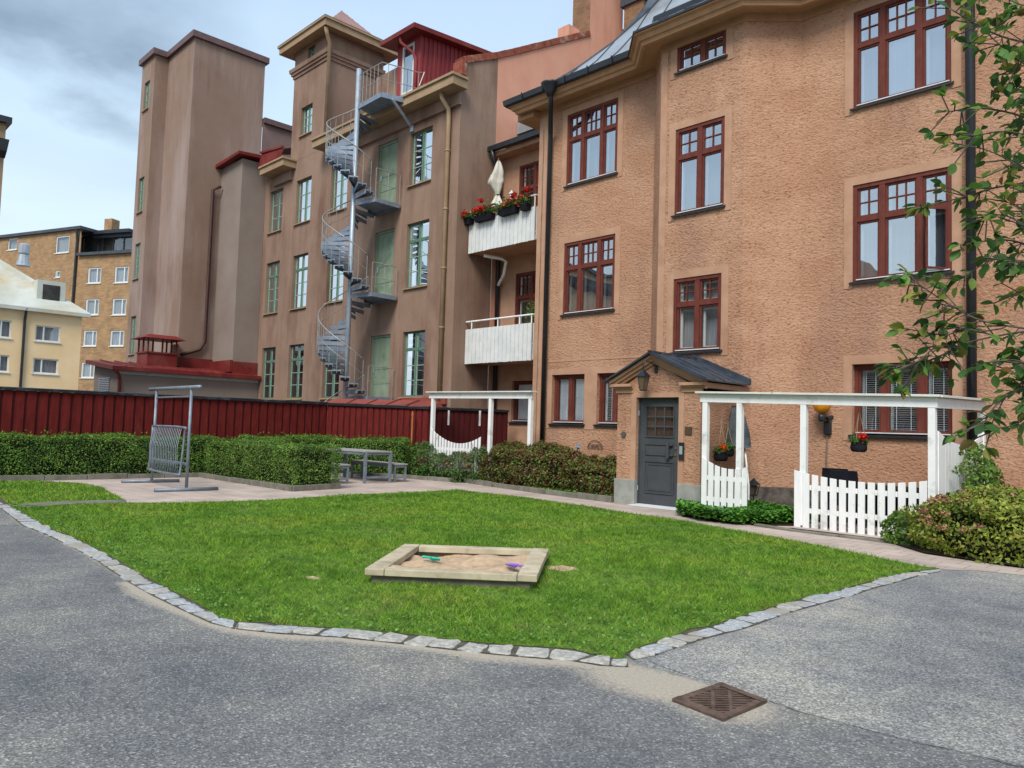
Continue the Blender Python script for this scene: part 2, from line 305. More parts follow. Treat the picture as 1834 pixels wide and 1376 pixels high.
def FY(y): return Fr((0, y, 0), (1, 0, 0), (0, 1, 0))       # wall facing the garden
def FXe(x): return Fr((x, 0, 0), (0, 1, 0), (-1, 0, 0))     # wall facing east (+x)
def wall(m, fr, u0, u1, v0, v1, holes=(), depth=.25, sillface=True):
    us = sorted({u0, u1} | {h[0] for h in holes} | {h[1] for h in holes}); vs = sorted({v0, v1} | {h[2] for h in holes} | {h[3] for h in holes})
    us = [u for u in us if u0 <= u <= u1]; vs = [v for v in vs if v0 <= v <= v1]
    for a, b in zip(us, us[1:]):
        for c, d in zip(vs, vs[1:]):
            cu, cv = (a+b)/2, (c+d)/2
            if any(h[0] < cu < h[1] and h[2] < cv < h[3] for h in holes): continue
            m.poly([fr.p(a, c), fr.p(b, c), fr.p(b, d), fr.p(a, d)])
    for a, b, c, d in holes:
        m.poly([fr.p(a, c), fr.p(a, d), fr.p(a, d, depth), fr.p(a, c, depth)]); m.poly([fr.p(b, c), fr.p(b, d), fr.p(b, d, depth), fr.p(b, c, depth)])
        if sillface: m.poly([fr.p(a, c), fr.p(b, c), fr.p(b, c, depth), fr.p(a, c, depth)])
        m.poly([fr.p(a, d), fr.p(b, d), fr.p(b, d, depth), fr.p(a, d, depth)])
# ------------------------------------------------------------------ window builders
def back(fr, u0, u1, v0, v1, d, m, parent):
    b = MB(); b.poly([fr.p(u0, v0, d), fr.p(u1, v0, d), fr.p(u1, v1, d), fr.p(u0, v1, d)]); return b.build('room_behind_glass', m, parent)
def red_window(fr, u0, u1, v0, v1, parent, cols=(.31, .69), tr=.36, grids=(2, 3, 2), d=.04, blind=None, sur=True, bk=None, gl=None, open_pane=None, label=None):
    w = u1-u0; h = v1-v0; m = MB(); F = .075
    B = lambda a, b, c, e, d0, d1: fr.box(m, a, b, c, e, d0, d1)
    B(u0, u0+F, v0, v1, d-.03, d+.12); B(u1-F, u1, v0, v1, d-.03, d+.12); B(u0+F, u1-F, v1-F, v1, d-.032, d+.12); B(u0+F, u1-F, v0, v0+F*.7, d-.02, d+.12)
    xs = [0]+list(cols)+[1]; M = .055
    xe = [u0+F] + [u0+w*c for c in cols] + [u1-F]
    for c in cols: B(u0+w*c-M, u0+w*c+M, v0+F*.7, v1-F, d-.028, d+.11)
    tz = v1-h*tr if tr else None
    inner = MB(); panes = MB()
    for i in range(len(xe)-1):
        a = xe[i] + (M if i else 0); b = xe[i+1] - (M if i < len(xe)-2 else 0)
        if tr: B(a, b, tz-.045, tz+.045, d-.025, d+.1)
        rows = [(v0+F*.7, (tz-.045) if tr else v1-F, None)] + ([(tz+.045, v1-F, grids[i])] if tr else [])
        for (c, e, gq) in rows:
            s = .038
            isopen = open_pane is not None and open_pane == (i, gq is not None)
            tgt_frame = m
            if not isopen:
                for bx in ((a, a+s, c, e), (b-s, b, c, e), (a+s, b-s, c, c+s), (a+s, b-s, e-s, e)): fr.box(m, *bx, d+.0, d+.05)
                if gq:
                    for k in range(1, gq): x = a+s+(b-a-2*s)*k/gq; fr.box(m, x-.012, x+.012, c+s, e-s, d+.004, d+.045)
                    z = (c+e)/2; fr.box(m, a+s, b-s, z-.012, z+.012, d+.006, d+.043)
                panes.poly([fr.p(a+s, c+s, d+.03), fr.p(b-s, c+s, d+.03), fr.p(b-s, e-s, d+.03), fr.p(a+s, e-s, d+.03)])
            # white inner casement
            s2 = s+.004; t2 = .035
            for bx in ((a+s2-.01, a+s2+t2, c+s, e-s), (b-s2-t2+.01, b-s2+.01, c+s, e-s), (a+s2+t2, b-s2-t2, e-s2-t2, e-s2), (a+s2+t2, b-s2-t2, c+s2, c+s2+t2*.7)): fr.box(inner, *bx, d+.10, d+.14)
            if isopen:   # casement swung out about its right jamb
                ang = math.radians(50); ww = (b-a); hp = Vector(fr.p(b, 0, d)); dirv = -fr.U*math.cos(ang) - fr.N*math.sin(ang); f2 = Fr(hp, dirv, fr.U.cross(Vector((0,0,1))) )
                for bx in ((0, s, c, e), (ww-s, ww, c, e), (s, ww-s, c, c+s), (s, ww-s, e-s, e)): f2.box(m, *bx, -.02, .02)
                panes.poly([f2.p(s, c+s, 0), f2.p(ww-s, c+s, 0), f2.p(ww-s, e-s, 0), f2.p(s, e-s, 0)])
    frame = m.build('window', winred, parent, label=label)
    panes.build('pane', gl or glass, frame); inner.build('inner_casement', white, frame)
    back(fr, u0, u1, v0, v1, d+.26, bk or roomb, frame)
    s = MB(); s.hexa([fr.p(u0-.05, v0-.05, -.07), fr.p(u1+.05, v0-.05, -.07), fr.p(u1+.05, v0-.015, d+.0), fr.p(u0-.05, v0-.015, d+.0), fr.p(u0-.05, v0-.015, -.07), fr.p(u1+.05, v0-.015, -.07), fr.p(u1+.05, v0+.03, d+.0), fr.p(u0-.05, v0+.03, d+.0)])
    s.build('window_sill', black, frame)
    s = MB(); fr.box(s, u0+.07, u1-.03, v0+.031, v0+.05, -.02, d-.035); s.build('sill_board', white, frame)
    if sur:
        s = MB(); t = .17
        for bx in ((u0-t, u0-.002, v0-.12, v1+t), (u1+.002, u1+t, v0-.12, v1+t), (u0-.002, u1+.002, v1+.002, v1+t)): fr.box(s, *bx, -.014, .01)
        s.build('window_surround', smooth, frame)
    if blind:
        s = MB(); z = v0+.1; ang = .35 if blind == 'open' else 1.15; st = .042
        cells = []
        for i in range(len(xe)-1):
            cells.append((xe[i]+(M if i else 0)+.05, xe[i+1]-(M if i < len(xe)-2 else 0)-.05))
        if blind == 'mid': cells = [cells[1]]
        while z < v1-.1:
            for a, b in cells:
                hw_ = .017 if blind == 'open' else .0235; dy = hw_*math.cos(ang); dz = hw_*math.sin(ang)
                s.poly([fr.p(a, z-dz, d+.075+dy), fr.p(b, z-dz, d+.075+dy), fr.p(b, z+dz, d+.075-dy), fr.p(a, z+dz, d+.075-dy)])
            z += st
        for a, b in cells:
            for f in (.22, .78): x = a+(b-a)*f; fr.box(s, x-.005, x+.005, v0+.1, v1-.1, d+.055, d+.058)
            fr.box(s, a, b, v1-.13, v1-.09, d+.06, d+.09)
        s.build('venetian_blind', blindm, frame)
    return frame
def green_window(fr, u0, u1, v0, v1, parent, rows=3, transom=False, d=.12, gl=None, bk=None, sillm=None, pale=True):
    m = MB(); F = .05; B = lambda a, b, c, e, d0=0, d1=.06: fr.box(m, a, b, c, e, d+d0, d+d1)
    B(u0, u0+F, v0, v1); B(u1-F, u1, v0, v1); B(u0+F, u1-F, v1-F, v1); B(u0+F, u1-F, v0, v0+F)
    c = (u0+u1)/2; B(c-.045, c+.045, v0+F, v1-F, -.01, .055)
    mm = MB(); H = v1-v0; tz = None
    if transom: tz = v1-H*.27; fr.box(m, u0+F, u1-F, tz-.05, tz+.05, d-.012, d+.05)
    lowtop = tz-.05 if transom else v1-F; n = 3
    for k in range(1, n):
        z = v0+F+(lowtop-v0-F)*k/n
        for a, b in ((u0+F, c-.045), (c+.045, u1-F)): fr.box(mm, a, b, z-.014, z+.014, d+.002, d+.03)
    for a, b in ((u0+F, c-.045), (c+.045, u1-F)):   # casement stiles in pale green
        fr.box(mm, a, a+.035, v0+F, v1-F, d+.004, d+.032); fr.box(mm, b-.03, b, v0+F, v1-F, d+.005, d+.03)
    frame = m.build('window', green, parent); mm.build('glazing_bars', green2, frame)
    p = MB(); p.poly([fr.p(u0+F, v0+F, d+.02), fr.p(u1-F, v0+F, d+.02), fr.p(u1-F, v1-F, d+.02), fr.p(u0+F, v1-F, d+.02)]); p.build('pane', gl or glassf, frame)
    back(fr, u0, u1, v0, v1, d+.3, bk or room, frame)
    s = MB(); s.hexa([fr.p(u0-.06, v0-.07, -.08), fr.p(u1+.03, v0-.07, -.08), fr.p(u1+.03, v0-.04, d), fr.p(u0-.06, v0-.04, d), fr.p(u0-.06, v0-.035, -.08), fr.p(u1+.03, v0-.035, -.08), fr.p(u1+.03, v0, d), fr.p(u0-.06, v0, d)])
    s.build('window_sill', sillm or coret, frame)
    return frame
def simple_window(fr, u0, u1, v0, v1, parent, fm, d=.08, mull=(.66,), F=.07, bk=None, gl=None):
    m = MB()
    for bx in ((u0, u0+F, v0, v1), (u1-F, u1, v0, v1), (u0+F, u1-F, v1-F, v1), (u0+F, u1-F, v0, v0+F)): fr.box(m, *bx, d, d+.05)
    for c in mull: x = u0+(u1-u0)*c; fr.box(m, x-F/2, x+F/2, v0+F, v1-F, d-.003, d+.05)
    fr.box(m, u0-.08, u1+.08, v0-.08, v0-.003, -.08, d+.02)
    o = m.build('window', fm, parent); p = MB(); p.poly([fr.p(u0+F, v0+F, d+.02), fr.p(u1-F, v0+F, d+.02), fr.p(u1-F, v1-F, d+.02), fr.p(u0+F, v1-F, d+.02)]); p.build('pane', gl or glassd, o)
    back(fr, u0, u1, v0, v1, d+.2, bk or roomb, o); return o
def offset_path(path, dd):     # offset an open plan polyline to its right-hand (outer) side
    res = []
    for i, p in enumerate(path):
        p = Vector(p); ns = []
        for a, b in ((i-1, i), (i, i+1)):
            if a >= 0 and b < len(path):
                t = (Vector(path[b])-Vector(path[a])).normalized(); ns.append(Vector((t.y, -t.x)))
        if len(ns) == 1: res.append(p+ns[0]*dd)
        else:
            n = (ns[0]+ns[1]).normalized(); res.append(p+n*dd/max(.3, n.dot(ns[0])))
    return res
def sweep(m, path, prof, close=False):
    rings = [[(q.x, q.y, z) for q in offset_path(path, dd)] for dd, z in prof]
    k = len(rings)
    for j in range(k if close else k-1):
        a, b = rings[j], rings[(j+1) % k]
        for i in range(len(path)-1): m.poly([a[i], a[i+1], b[i+1], b[i]])
    if close:
        m.poly([r[0] for r in rings]); m.poly([r[-1] for r in rings][::-1])
    return m
def smoothpath(pts, n=6):
    P = [Vector(p) for p in pts]; out = []
    for i in range(len(P)-1):
        p0 = P[max(i-1, 0)]; p1 = P[i]; p2 = P[i+1]; p3 = P[min(i+2, len(P)-1)]
        for k in range(n):
            t = k/n; out.append(.5*((2*p1)+(p2-p0)*t+(2*p0-5*p1+4*p2-p3)*t*t+(3*p1-p0-3*p2+p3)*t**3))
    out.append(P[-1]); return out
# ================================================================== GROUND
def pip(x, y, poly):
    ins = np.zeros(x.shape, bool); n = len(poly)
    for i in range(n):
        x1, y1 = poly[i][:2]; x2, y2 = poly[(i+1) % n][:2]
        if y1 == y2: continue
        c = ((y1 > y) != (y2 > y)) & (x < (x2-x1)*(y-y1)/(y2-y1)+x1); ins ^= c
    return ins
def dist_poly(x, y, pts):
    d = np.full(x.shape, 1e9)
    for (x1, y1), (x2, y2) in zip(pts, pts[1:]):
        dx, dy = x2-x1, y2-y1; t = np.clip(((x-x1)*dx+(y-y1)*dy)/(dx*dx+dy*dy+1e-12), 0, 1); d = np.minimum(d, np.hypot(x-x1-t*dx, y-y1-t*dy))
    return d
g2 = lambda L: [G(*p)[:2] for p in L]
z3 = lambda L: [(a/3.668, 860+b/3.668) for a, b in L]
z4 = lambda L: [(500+a/2.62, 1050+b/2.62) for a, b in L]
z2 = lambda L: [(1100+a/4.585, 1100+b/4.585) for a, b in L]
z5 = lambda L: [(1200+a/2.893, 940+b/2.893) for a, b in L]
KL_out = g2([(-60, 905)] + z3([(0, 185), (70, 240), (150, 305), (270, 350), (380, 400), (500, 460), (620, 525), (730, 600), (850, 680), (1000, 765), (1200, 862), (1380, 945), (1540, 985)]))
KL_in = g2([(-60, 872)] + z3([(0, 115), (70, 175), (220, 260), (350, 330), (520, 400), (700, 490), (820, 560), (950, 640), (1130, 735), (1310, 825), (1420, 905), (1560, 942)]))
KF_out = g2(z3([(1550, 985)]) + z4([(0, 228), (280, 245), (520, 270), (760, 298), (1000, 325), (1230, 345), (1380, 357), (1505, 378), (1640, 385)]))
KF_in = g2(z3([(1570, 942), (1770, 945)]) + z4([(0, 190), (200, 200), (430, 215), (660, 240), (890, 268), (1100, 285), (1380, 303), (1520, 342), (1630, 350)]))
KR_out = g2(z2([(160, 385), (330, 352), (510, 285), (760, 205), (1000, 145), (1140, 105)]) + z5([(600, 465), (780, 415), (950, 370), (1050, 335), (1200, 295), (1290, 268), (1400, 246)]))
KR_in = g2(z2([(90, 335), (260, 265), (430, 215), (640, 130), (800, 110), (930, 60)]) + z5([(440, 462), (540, 430), (730, 375), (840, 355), (940, 325), (1090, 285), (1170, 265), (1290, 242), (1400, 232)]))
LAWN_TOP = g2([(1655, 1017), (1560, 998), (1400, 966), (1230, 936), (1080, 913), (940, 892), (820, 879), (640, 887), (485, 897), (330, 902), (215, 902), (100, 907), (40, 909)])
LAWN1 = KL_in[2:] + KF_in + KR_in + LAWN_TOP
LAWN2 = g2([(-60, 864), (60, 863), (140, 866), (180, 874), (225, 898), (130, 900), (45, 905), (22, 905)]) + KL_in[2:0:-1] + [KL_in[0]]
# asphalt: one fine sheet near the camera with wear masks, and a wide sheet beyond it
def asphalt():
    x = np.arange(-17, 3.01, .06); y = np.arange(.2, 12.6, .06); X, Y = np.meshgrid(x, y); nx, ny = len(x), len(y)
    seam_line = [KR_out[0], G(1375, 1258)[:2], G(1560, 1312)[:2], G(1834, 1375)[:2], G(2400, 1500)[:2]]
    right = pip(X, Y, [(KR_out[0][0]+.02, KR_out[0][1]), *seam_line[1:], (9, 3), (9, 14), (-3, 14)]).astype(float)
    dk = dist_poly(X, Y, KL_out[9:] + KF_out); dl = dist_poly(X, Y, KL_out[2:10]); drr = dist_poly(X, Y, KR_out)
    nz = sum(np.sin(X*a+Y*b+c)*w for a, b, c, w in ((3.1, 1.7, 0, .3), (-1.3, 4.2, 1, .3), (7.3, -5.1, 2, .15), (5.5, 9.1, 4, .12), (13, 7, 1, .07), (-11, 17, 3, .06)))
    sand = np.clip(1.0 - dk/(.18+.14*nz), 0, 1)
    gx, gy, _ = G(1180, 1225); dg = np.hypot((X-gx)/.62, (Y-gy)/.34); sand = np.maximum(sand, np.clip(1.35-dg+.25*nz, 0, 1)*(1-right))
    g3x, g3y, _ = G(1290, 1262); sand = np.maximum(sand, np.clip(1.5-np.hypot(X-g3x, Y-g3y)/.3+.2*nz, 0, 1)*(1-right)*.8)
    sand = np.maximum(sand, .5*np.clip(1-dl/.09, 0, 1)); sand = np.maximum(sand, .35*np.clip(1-drr/.22+.2*nz, 0, 1))
    m = MB(); me = bpy.data.meshes.new('asphalt')
    V = np.stack([X.ravel(), Y.ravel(), np.zeros(X.size)], 1).astype(np.float32)
    i = np.arange(nx*ny).reshape(ny, nx); Fq = np.stack([i[:-1, :-1], i[:-1, 1:], i[1:, 1:], i[1:, :-1]], -1).reshape(-1, 4)
    me.vertices.add(len(V)); me.vertices.foreach_set('co', V.ravel()); me.loops.add(Fq.size); me.loops.foreach_set('vertex_index', Fq.ravel().astype(np.int32))
    me.polygons.add(len(Fq)); me.polygons.foreach_set('loop_start', np.arange(0, Fq.size, 4, dtype=np.int32)); me.update(); me.validate()
    for nme, arr in (('sand', sand), ('patch', right)):
        at = me.attributes.new(nme, 'FLOAT', 'POINT'); at.data.foreach_set('value', arr.ravel().astype(np.float32))
    m = bpy.data.materials.new('worn_asphalt'); m.use_nodes = True; t = m.node_tree; L = t.links.new; N = t.nodes.new; b = t.nodes['Principled BSDF']; b.inputs['Roughness'].default_value = .9; b.inputs['Specular IOR Level'].default_value = .3
    c = N('ShaderNodeTexCoord')
    def noise(s, det=4, ro=.6): n = N('ShaderNodeTexNoise'); n.inputs['Scale'].default_value = s; n.inputs['Detail'].default_value = det; n.inputs['Roughness'].default_value = ro; L(c.outputs['Object'], n.inputs['Vector']); return n
    def ramp(src, *st):
        r = N('ShaderNodeValToRGB'); e = r.color_ramp.elements; e[0].position = st[0][0]; e[0].color = (*st[0][1], 1); e[1].position = st[-1][0]; e[1].color = (*st[-1][1], 1)
        for p_, c_ in st[1:-1]: k = e.new(p_); k.color = (*c_, 1)
        L(src, r.inputs[0]); return r.outputs[0]
    def mix(f, a, b_, bt='MIX'):
        x = N('ShaderNodeMix'); x.data_type = 'RGBA'; x.blend_type = bt
        (L(f, x.inputs[0]) if not isinstance(f, float) else setattr(x.inputs[0], 'default_value', f)); L(a, x.inputs[6]); L(b_, x.inputs[7]); return x.outputs[2]
    vo = N('ShaderNodeTexVoronoi'); vo.inputs['Scale'].default_value = 95; vo.inputs['Randomness'].default_value = 1; L(c.outputs['Object'], vo.inputs['Vector'])
    sx = N('ShaderNodeSeparateXYZ'); L(vo.outputs['Color'], sx.inputs[0])
    left = ramp(sx.outputs[0], (0, (.11, .114, .114)), (.5, (.175, .179, .178)), (.88, (.235, .238, .235)), (.98, (.38, .38, .36)))
    rightc = ramp(sx.outputs[0], (0, (.13, .135, .13)), (.4, (.24, .243, .235)), (.75, (.32, .32, .31)), (1, (.50, .50, .475)))
    pa = N('ShaderNodeAttribute'); pa.attribute_name = 'patch'; sa = N('ShaderNodeAttribute'); sa.attribute_name = 'sand'
    col = mix(pa.outputs['Fac'], left, rightc)
    big = noise(.55, 6, .6); bl = ramp(big.outputs[0], (.36, (.72, .75, .80)), (.5, (.97, .97, .98)), (.64, (1.26, 1.22, 1.14)))
    col = mix(1.0, col, bl, 'MULTIPLY')
    md = noise(3.1, 7, .7); ml = ramp(md.outputs[0], (.36, (.84, .85, .87)), (.5, (1, 1, 1)), (.64, (1.12, 1.11, 1.07))); col = mix(1.0, col, ml, 'MULTIPLY')
    sn = noise(30, 6); a1 = N('ShaderNodeMath'); a1.operation = 'ADD'; L(sn.outputs[0], a1.inputs[0]); L(sa.outputs['Fac'], a1.inputs[1])
    mr = N('ShaderNodeMapRange'); mr.inputs[1].default_value = .78; mr.inputs[2].default_value = 1.25; mr.inputs[4].default_value = .93; L(a1.outputs[0], mr.inputs[0])
    sc = ramp(noise(60, 4).outputs[0], (.3, (.36, .315, .25)), (.7, (.50, .45, .365))); col = mix(mr.outputs[0], col, sc)
    L(col, b.inputs['Base Color'])
    bp = N('ShaderNodeBump'); bp.inputs['Strength'].default_value = .8; bp.inputs['Distance'].default_value = .006; L(vo.outputs['Distance'], bp.inputs['Height']); L(bp.outputs[0], b.inputs['Normal'])
    me.materials.append(m); o = bpy.data.objects.new('asphalt', me); COL.objects.link(o); tag(o, kind='structure'); o.location.z = .004
    return m
am = asphalt()
MB().poly([(-900, -900, 0), (900, -900, 0), (900, 900, 0), (-900, 900, 0)]).build('ground', am, kind='structure')
def crack(px_pts, w):
    P_ = [Vector(G(*p)) for p in px_pts]; L = []
    for a, b in zip(P_, P_[1:]):
        n = max(2, int((b-a).length/.05)); nn = Vector((-(b-a).y, (b-a).x, 0)).normalized()
        for i in range(n): L.append(a.lerp(b, i/n)+nn*random.uniform(-.007, .007))
    m = MB(); n0 = None
    for a, b in zip(L, L[1:]):
        d_ = (b-a).normalized(); nn = Vector((-d_.y, d_.x, 0)); wa = w*random.uniform(.3, 1)
        m.poly([(a.x-nn.x*wa, a.y-nn.y*wa, .009), (b.x-nn.x*wa, b.y-nn.y*wa, .009), (b.x+nn.x*wa, b.y+nn.y*wa, .009), (a.x+nn.x*wa, a.y+nn.y*wa, .009)])
    m.build('asphalt_crack', mat('crack_fill', (.02, .02, .018), (.06, .055, .045), .95, 20, 4), kind='structure')
crack([(1378, 1258), (1440, 1280), (1520, 1300), (1620, 1328), (1730, 1352), (1834, 1378), (1960, 1410)], .004)
crack([(1162, 1186), (1205, 1203), (1245, 1216), (1290, 1227)], .003)
crack([(-40, 943), (20, 942), (48, 940)], .008)
dm = mat('litter_leaves', (0, 0, 0), rough=.8, island=[(.05, .035, .02), (.12, .10, .04), (.30, .24, .10), (.05, .09, .03), (.35, .33, .28)])
# thin pink-grey paver walk between lawn and house
PATH = g2([(1677, 1021), (1760, 1024), (1834, 1032)]) + [(2.5, 10.9), (2.5, 14.6), (-14.8, 15.4), (-20.2, 15.3), (-20.2, 3.2)] + [LAWN2[1], LAWN2[2], LAWN2[3], LAWN2[4]] + LAWN_TOP[::-1]
MB().poly([(x, y, .008) for x, y in PATH]).build('path', pavem, kind='structure')
turf = mat('turf_base', (.07, .15, .02), (.13, .22, .035), .95, 7, 6, bump=.8, bscale=30, bdist=.02, dirt=(.16, .14, .07), dscale=1.6, dlo=.58, dhi=.75)
MB().poly([(x, y, .013) for x, y in LAWN1]).build('lawn_soil', turf, kind='structure')
MB().poly([(x, y, .013) for x, y in LAWN2]).build('lawn_soil', turf, kind='structure')
st = g2([(28, 908), (45, 912), (130, 906), (225, 903), (225, 898), (130, 900), (45, 905)])
MB().prism([(x, y) for x, y in st], .0, .03).build('stone_strip', edgem, kind='structure')
# planting beds
BEDS = [[(-20.0, 3.0), (-20.0, 8.35), (-15.25, 8.45), (-15.5, 9.6), (-20.0, 9.7), (-20.0, 12.6), (-17.6, 13.35), (-15.7, 13.7), (-10.2, 13.05), (-10.2, 14.4), (-11, 15.25), (-14.9, 15.25), (-18.3, 14.3), (-21.0, 12.6), (-21.1, 3.0)],
        [(-8.35, 12.75), (-8.4, 13.0), (-7.3, 15.25), (-5.9, 15.25), (-5.95, 12.6), (-6.3, 12.05), (-7.0, 11.85), (-7.8, 12.0)],
        [(-4.15, 12.3), (-4.15, 11.8), (-3.5, 11.15), (-2.4, 10.95), (.5, 11.9), (.5, 15.2), (-3.7, 15.2)]]
for b_ in BEDS: MB().poly([(x, y, .03) for x, y in b_]).build('planting_bed', soil, kind='structure')
# patio slab behind the picket fence
MB().poly([(-5.9, 12.15, .024), (-3.8, 12.15, .024), (-3.8, 15.25, .024), (-5.9, 15.25, .024)]).build('patio_paving', pavem, kind='structure')
def edging(name, pts, label, h=.13, w=.07, ln=.9):
    m = MB()
    for (a, b) in zip(pts, pts[1:]):
        A = Vector((*a, 0)); B = Vector((*b, 0)); L_ = (B-A).length; n = max(1, round(L_/ln))
        for i in range(n):
            p = A.lerp(B, i/n); q = A.lerp(B, (i+1)/n); dd = (q-p).normalized()*.006; hh = h+random.uniform(-.012, .012)
            m.beam((p+dd)+Vector((0, 0, hh/2)), (q-dd)+Vector((0, 0, hh/2+random.uniform(-.006, .006))), w, hh)
    return m.build(name, edgem, bevel=.008, label=label, cat='edging')
edging('bed_edging', [(-19.95, 3.0), (-19.95, 8.3), (-15.2, 8.36), (-15.42, 9.65), (-19.9, 9.8)], 'low weathered concrete edging under the long hedge and the clipped block hedge')
edging('bed_edging', [(-19.6, 12.0), (-17.7, 13.2), (-16.05, 13.55)], 'low concrete edging behind the garden table and in front of the flower bed')
edging('bed_edging', [(-15.75, 13.75), (-14.4, 13.5), (-12.2, 13.15), (-10.15, 12.98)], 'low concrete edging in front of the two reddish bushes beside the grey door')
edging('bed_edging', [(-6.35, 11.98), (-5.7, 11.86), (-4.1, 11.86)], 'low flat edging at the foot of the white picket fence with the patio', h=.05, w=.12)
# granite kerb stones
ONES = 'first second third fourth fifth sixth seventh eighth ninth tenth eleventh twelfth thirteenth fourteenth fifteenth sixteenth seventeenth eighteenth nineteenth'.split()
def ordinal(n):
    if n < 20: return ONES[n-1]
    t_, o_ = divmod(n, 10); b_ = {2: 'twent', 3: 'thirt', 4: 'fort', 5: 'fift'}[t_]
    return b_+'ieth' if o_ == 0 else b_+'y-'+ONES[o_-1]
def kerb_row(po, pi, L0, L1, label, group, hmin=.010, hmax=.020, wfac=1.0, pale=.25, rev=False):
    def resample(pts, n):
        P = [Vector(p) for p in pts]; s = [0]
        for a, b in zip(P, P[1:]): s.append(s[-1]+(b-a).length)
        res = []
        for t in n:
            x = t*s[-1]
            for i in range(len(P)-1):
                if x <= s[i+1]+1e-6: res.append(P[i].lerp(P[i+1], (x-s[i])/(s[i+1]-s[i]))); break
        return res, s[-1]
    _, tot = resample(po, [0]); t = 0; ts = [0]
    while ts[-1] < 1-.5*L0/tot: ts.append(min(1, ts[-1]+random.uniform(L0, L1)/tot))
    ts[-1] = 1
    O, _ = resample(po, ts); I, _ = resample(pi, ts)
    def near(o):
        best = None
        for a_, b_ in zip(pi, pi[1:]):
            a_, b_ = Vector(a_), Vector(b_); d_ = b_-a_; t_ = max(0, min(1, (o-a_).dot(d_)/max(1e-9, d_.dot(d_)))); c_ = a_+d_*t_
            if best is None or (c_-o).length < (best-o).length: best = c_
        return best
    I = [I[0] if k_ == 0 else (I[-1] if k_ == len(ts)-1 else near(o_)) for k_, o_ in enumerate(O)]
    for i in range(len(ts)-1):
        h = random.uniform(hmin, hmax); j = lambda s=.012: Vector((random.uniform(-s, s), random.uniform(-s, s)))
        a, b, c, d = O[i]+j(), O[i+1]+j(), I[i+1]+j(.03), I[i]+j(.03); cen = (a+b+c+d)/4; gq = .925
        P4 = [cen+(p-cen)*gq for p in (a, b, c, d)]
        # irregular rim: eight points with knocked corners
        rim = []
        for k in range(4):
            p, q = P4[k], P4[(k+1) % 4]; rim += [p.lerp(q, random.uniform(.06, .16)), p.lerp(q, .5)+j(.007), p.lerp(q, random.uniform(.84, .94))]
        m = MB(); n = len(rim); loc = (cen.x, cen.y, 0)
        bot = [(p.x, p.y, -.03) for p in rim]; mid = [(p.x, p.y, h-.008) for p in rim]; top = [((cen+(p-cen)*.945).x, (cen+(p-cen)*.945).y, h+random.uniform(-.004, .004)) for p in rim]
        m.v = bot+mid+top+[(cen.x, cen.y, h+.006)]
        for k in range(n):
            k2 = (k+1) % n; m.f += [(k, k2, n+k2, n+k), (n+k, n+k2, 2*n+k2, 2*n+k), (2*n+k, 2*n+k2, 3*n)]
        ispale = random.random() < pale; num = (len(ts)-1-i) if rev else i+1
        m.build('kerb_stone', granite2 if ispale else granite, label=('pale ' if ispale else 'blue-grey ')+label % ordinal(num), cat='kerb stone', group=group)
jm = mat('kerb_joint_soil', (.06, .055, .045), (.13, .12, .095), .95, 30, 4)
for o_, i_ in ((KL_out, KL_in), (KF_out, KF_in), (KR_out, KR_in)):
    MB().poly([(p[0], p[1], .0095) for p in o_] + [(p[0], p[1], .0095) for p in i_[::-1]]).build('kerb_bed', jm, kind='structure')
kerb_row(KL_out, KL_in, .22, .34, 'granite kerb stone, %s up the left lawn edge from the front corner', 'kerb stones along the left lawn edge', pale=.15, rev=True)
kerb_row(KF_out, KF_in, .17, .24, 'granite kerb stone, %s from the left in the front row', 'kerb stones along the front lawn edge', pale=.8)
kerb_row(KR_out, KR_in, .18, .27, 'granite kerb stone, %s up the right lawn edge from the drain grate', 'kerb stones along the right lawn edge', pale=.3)
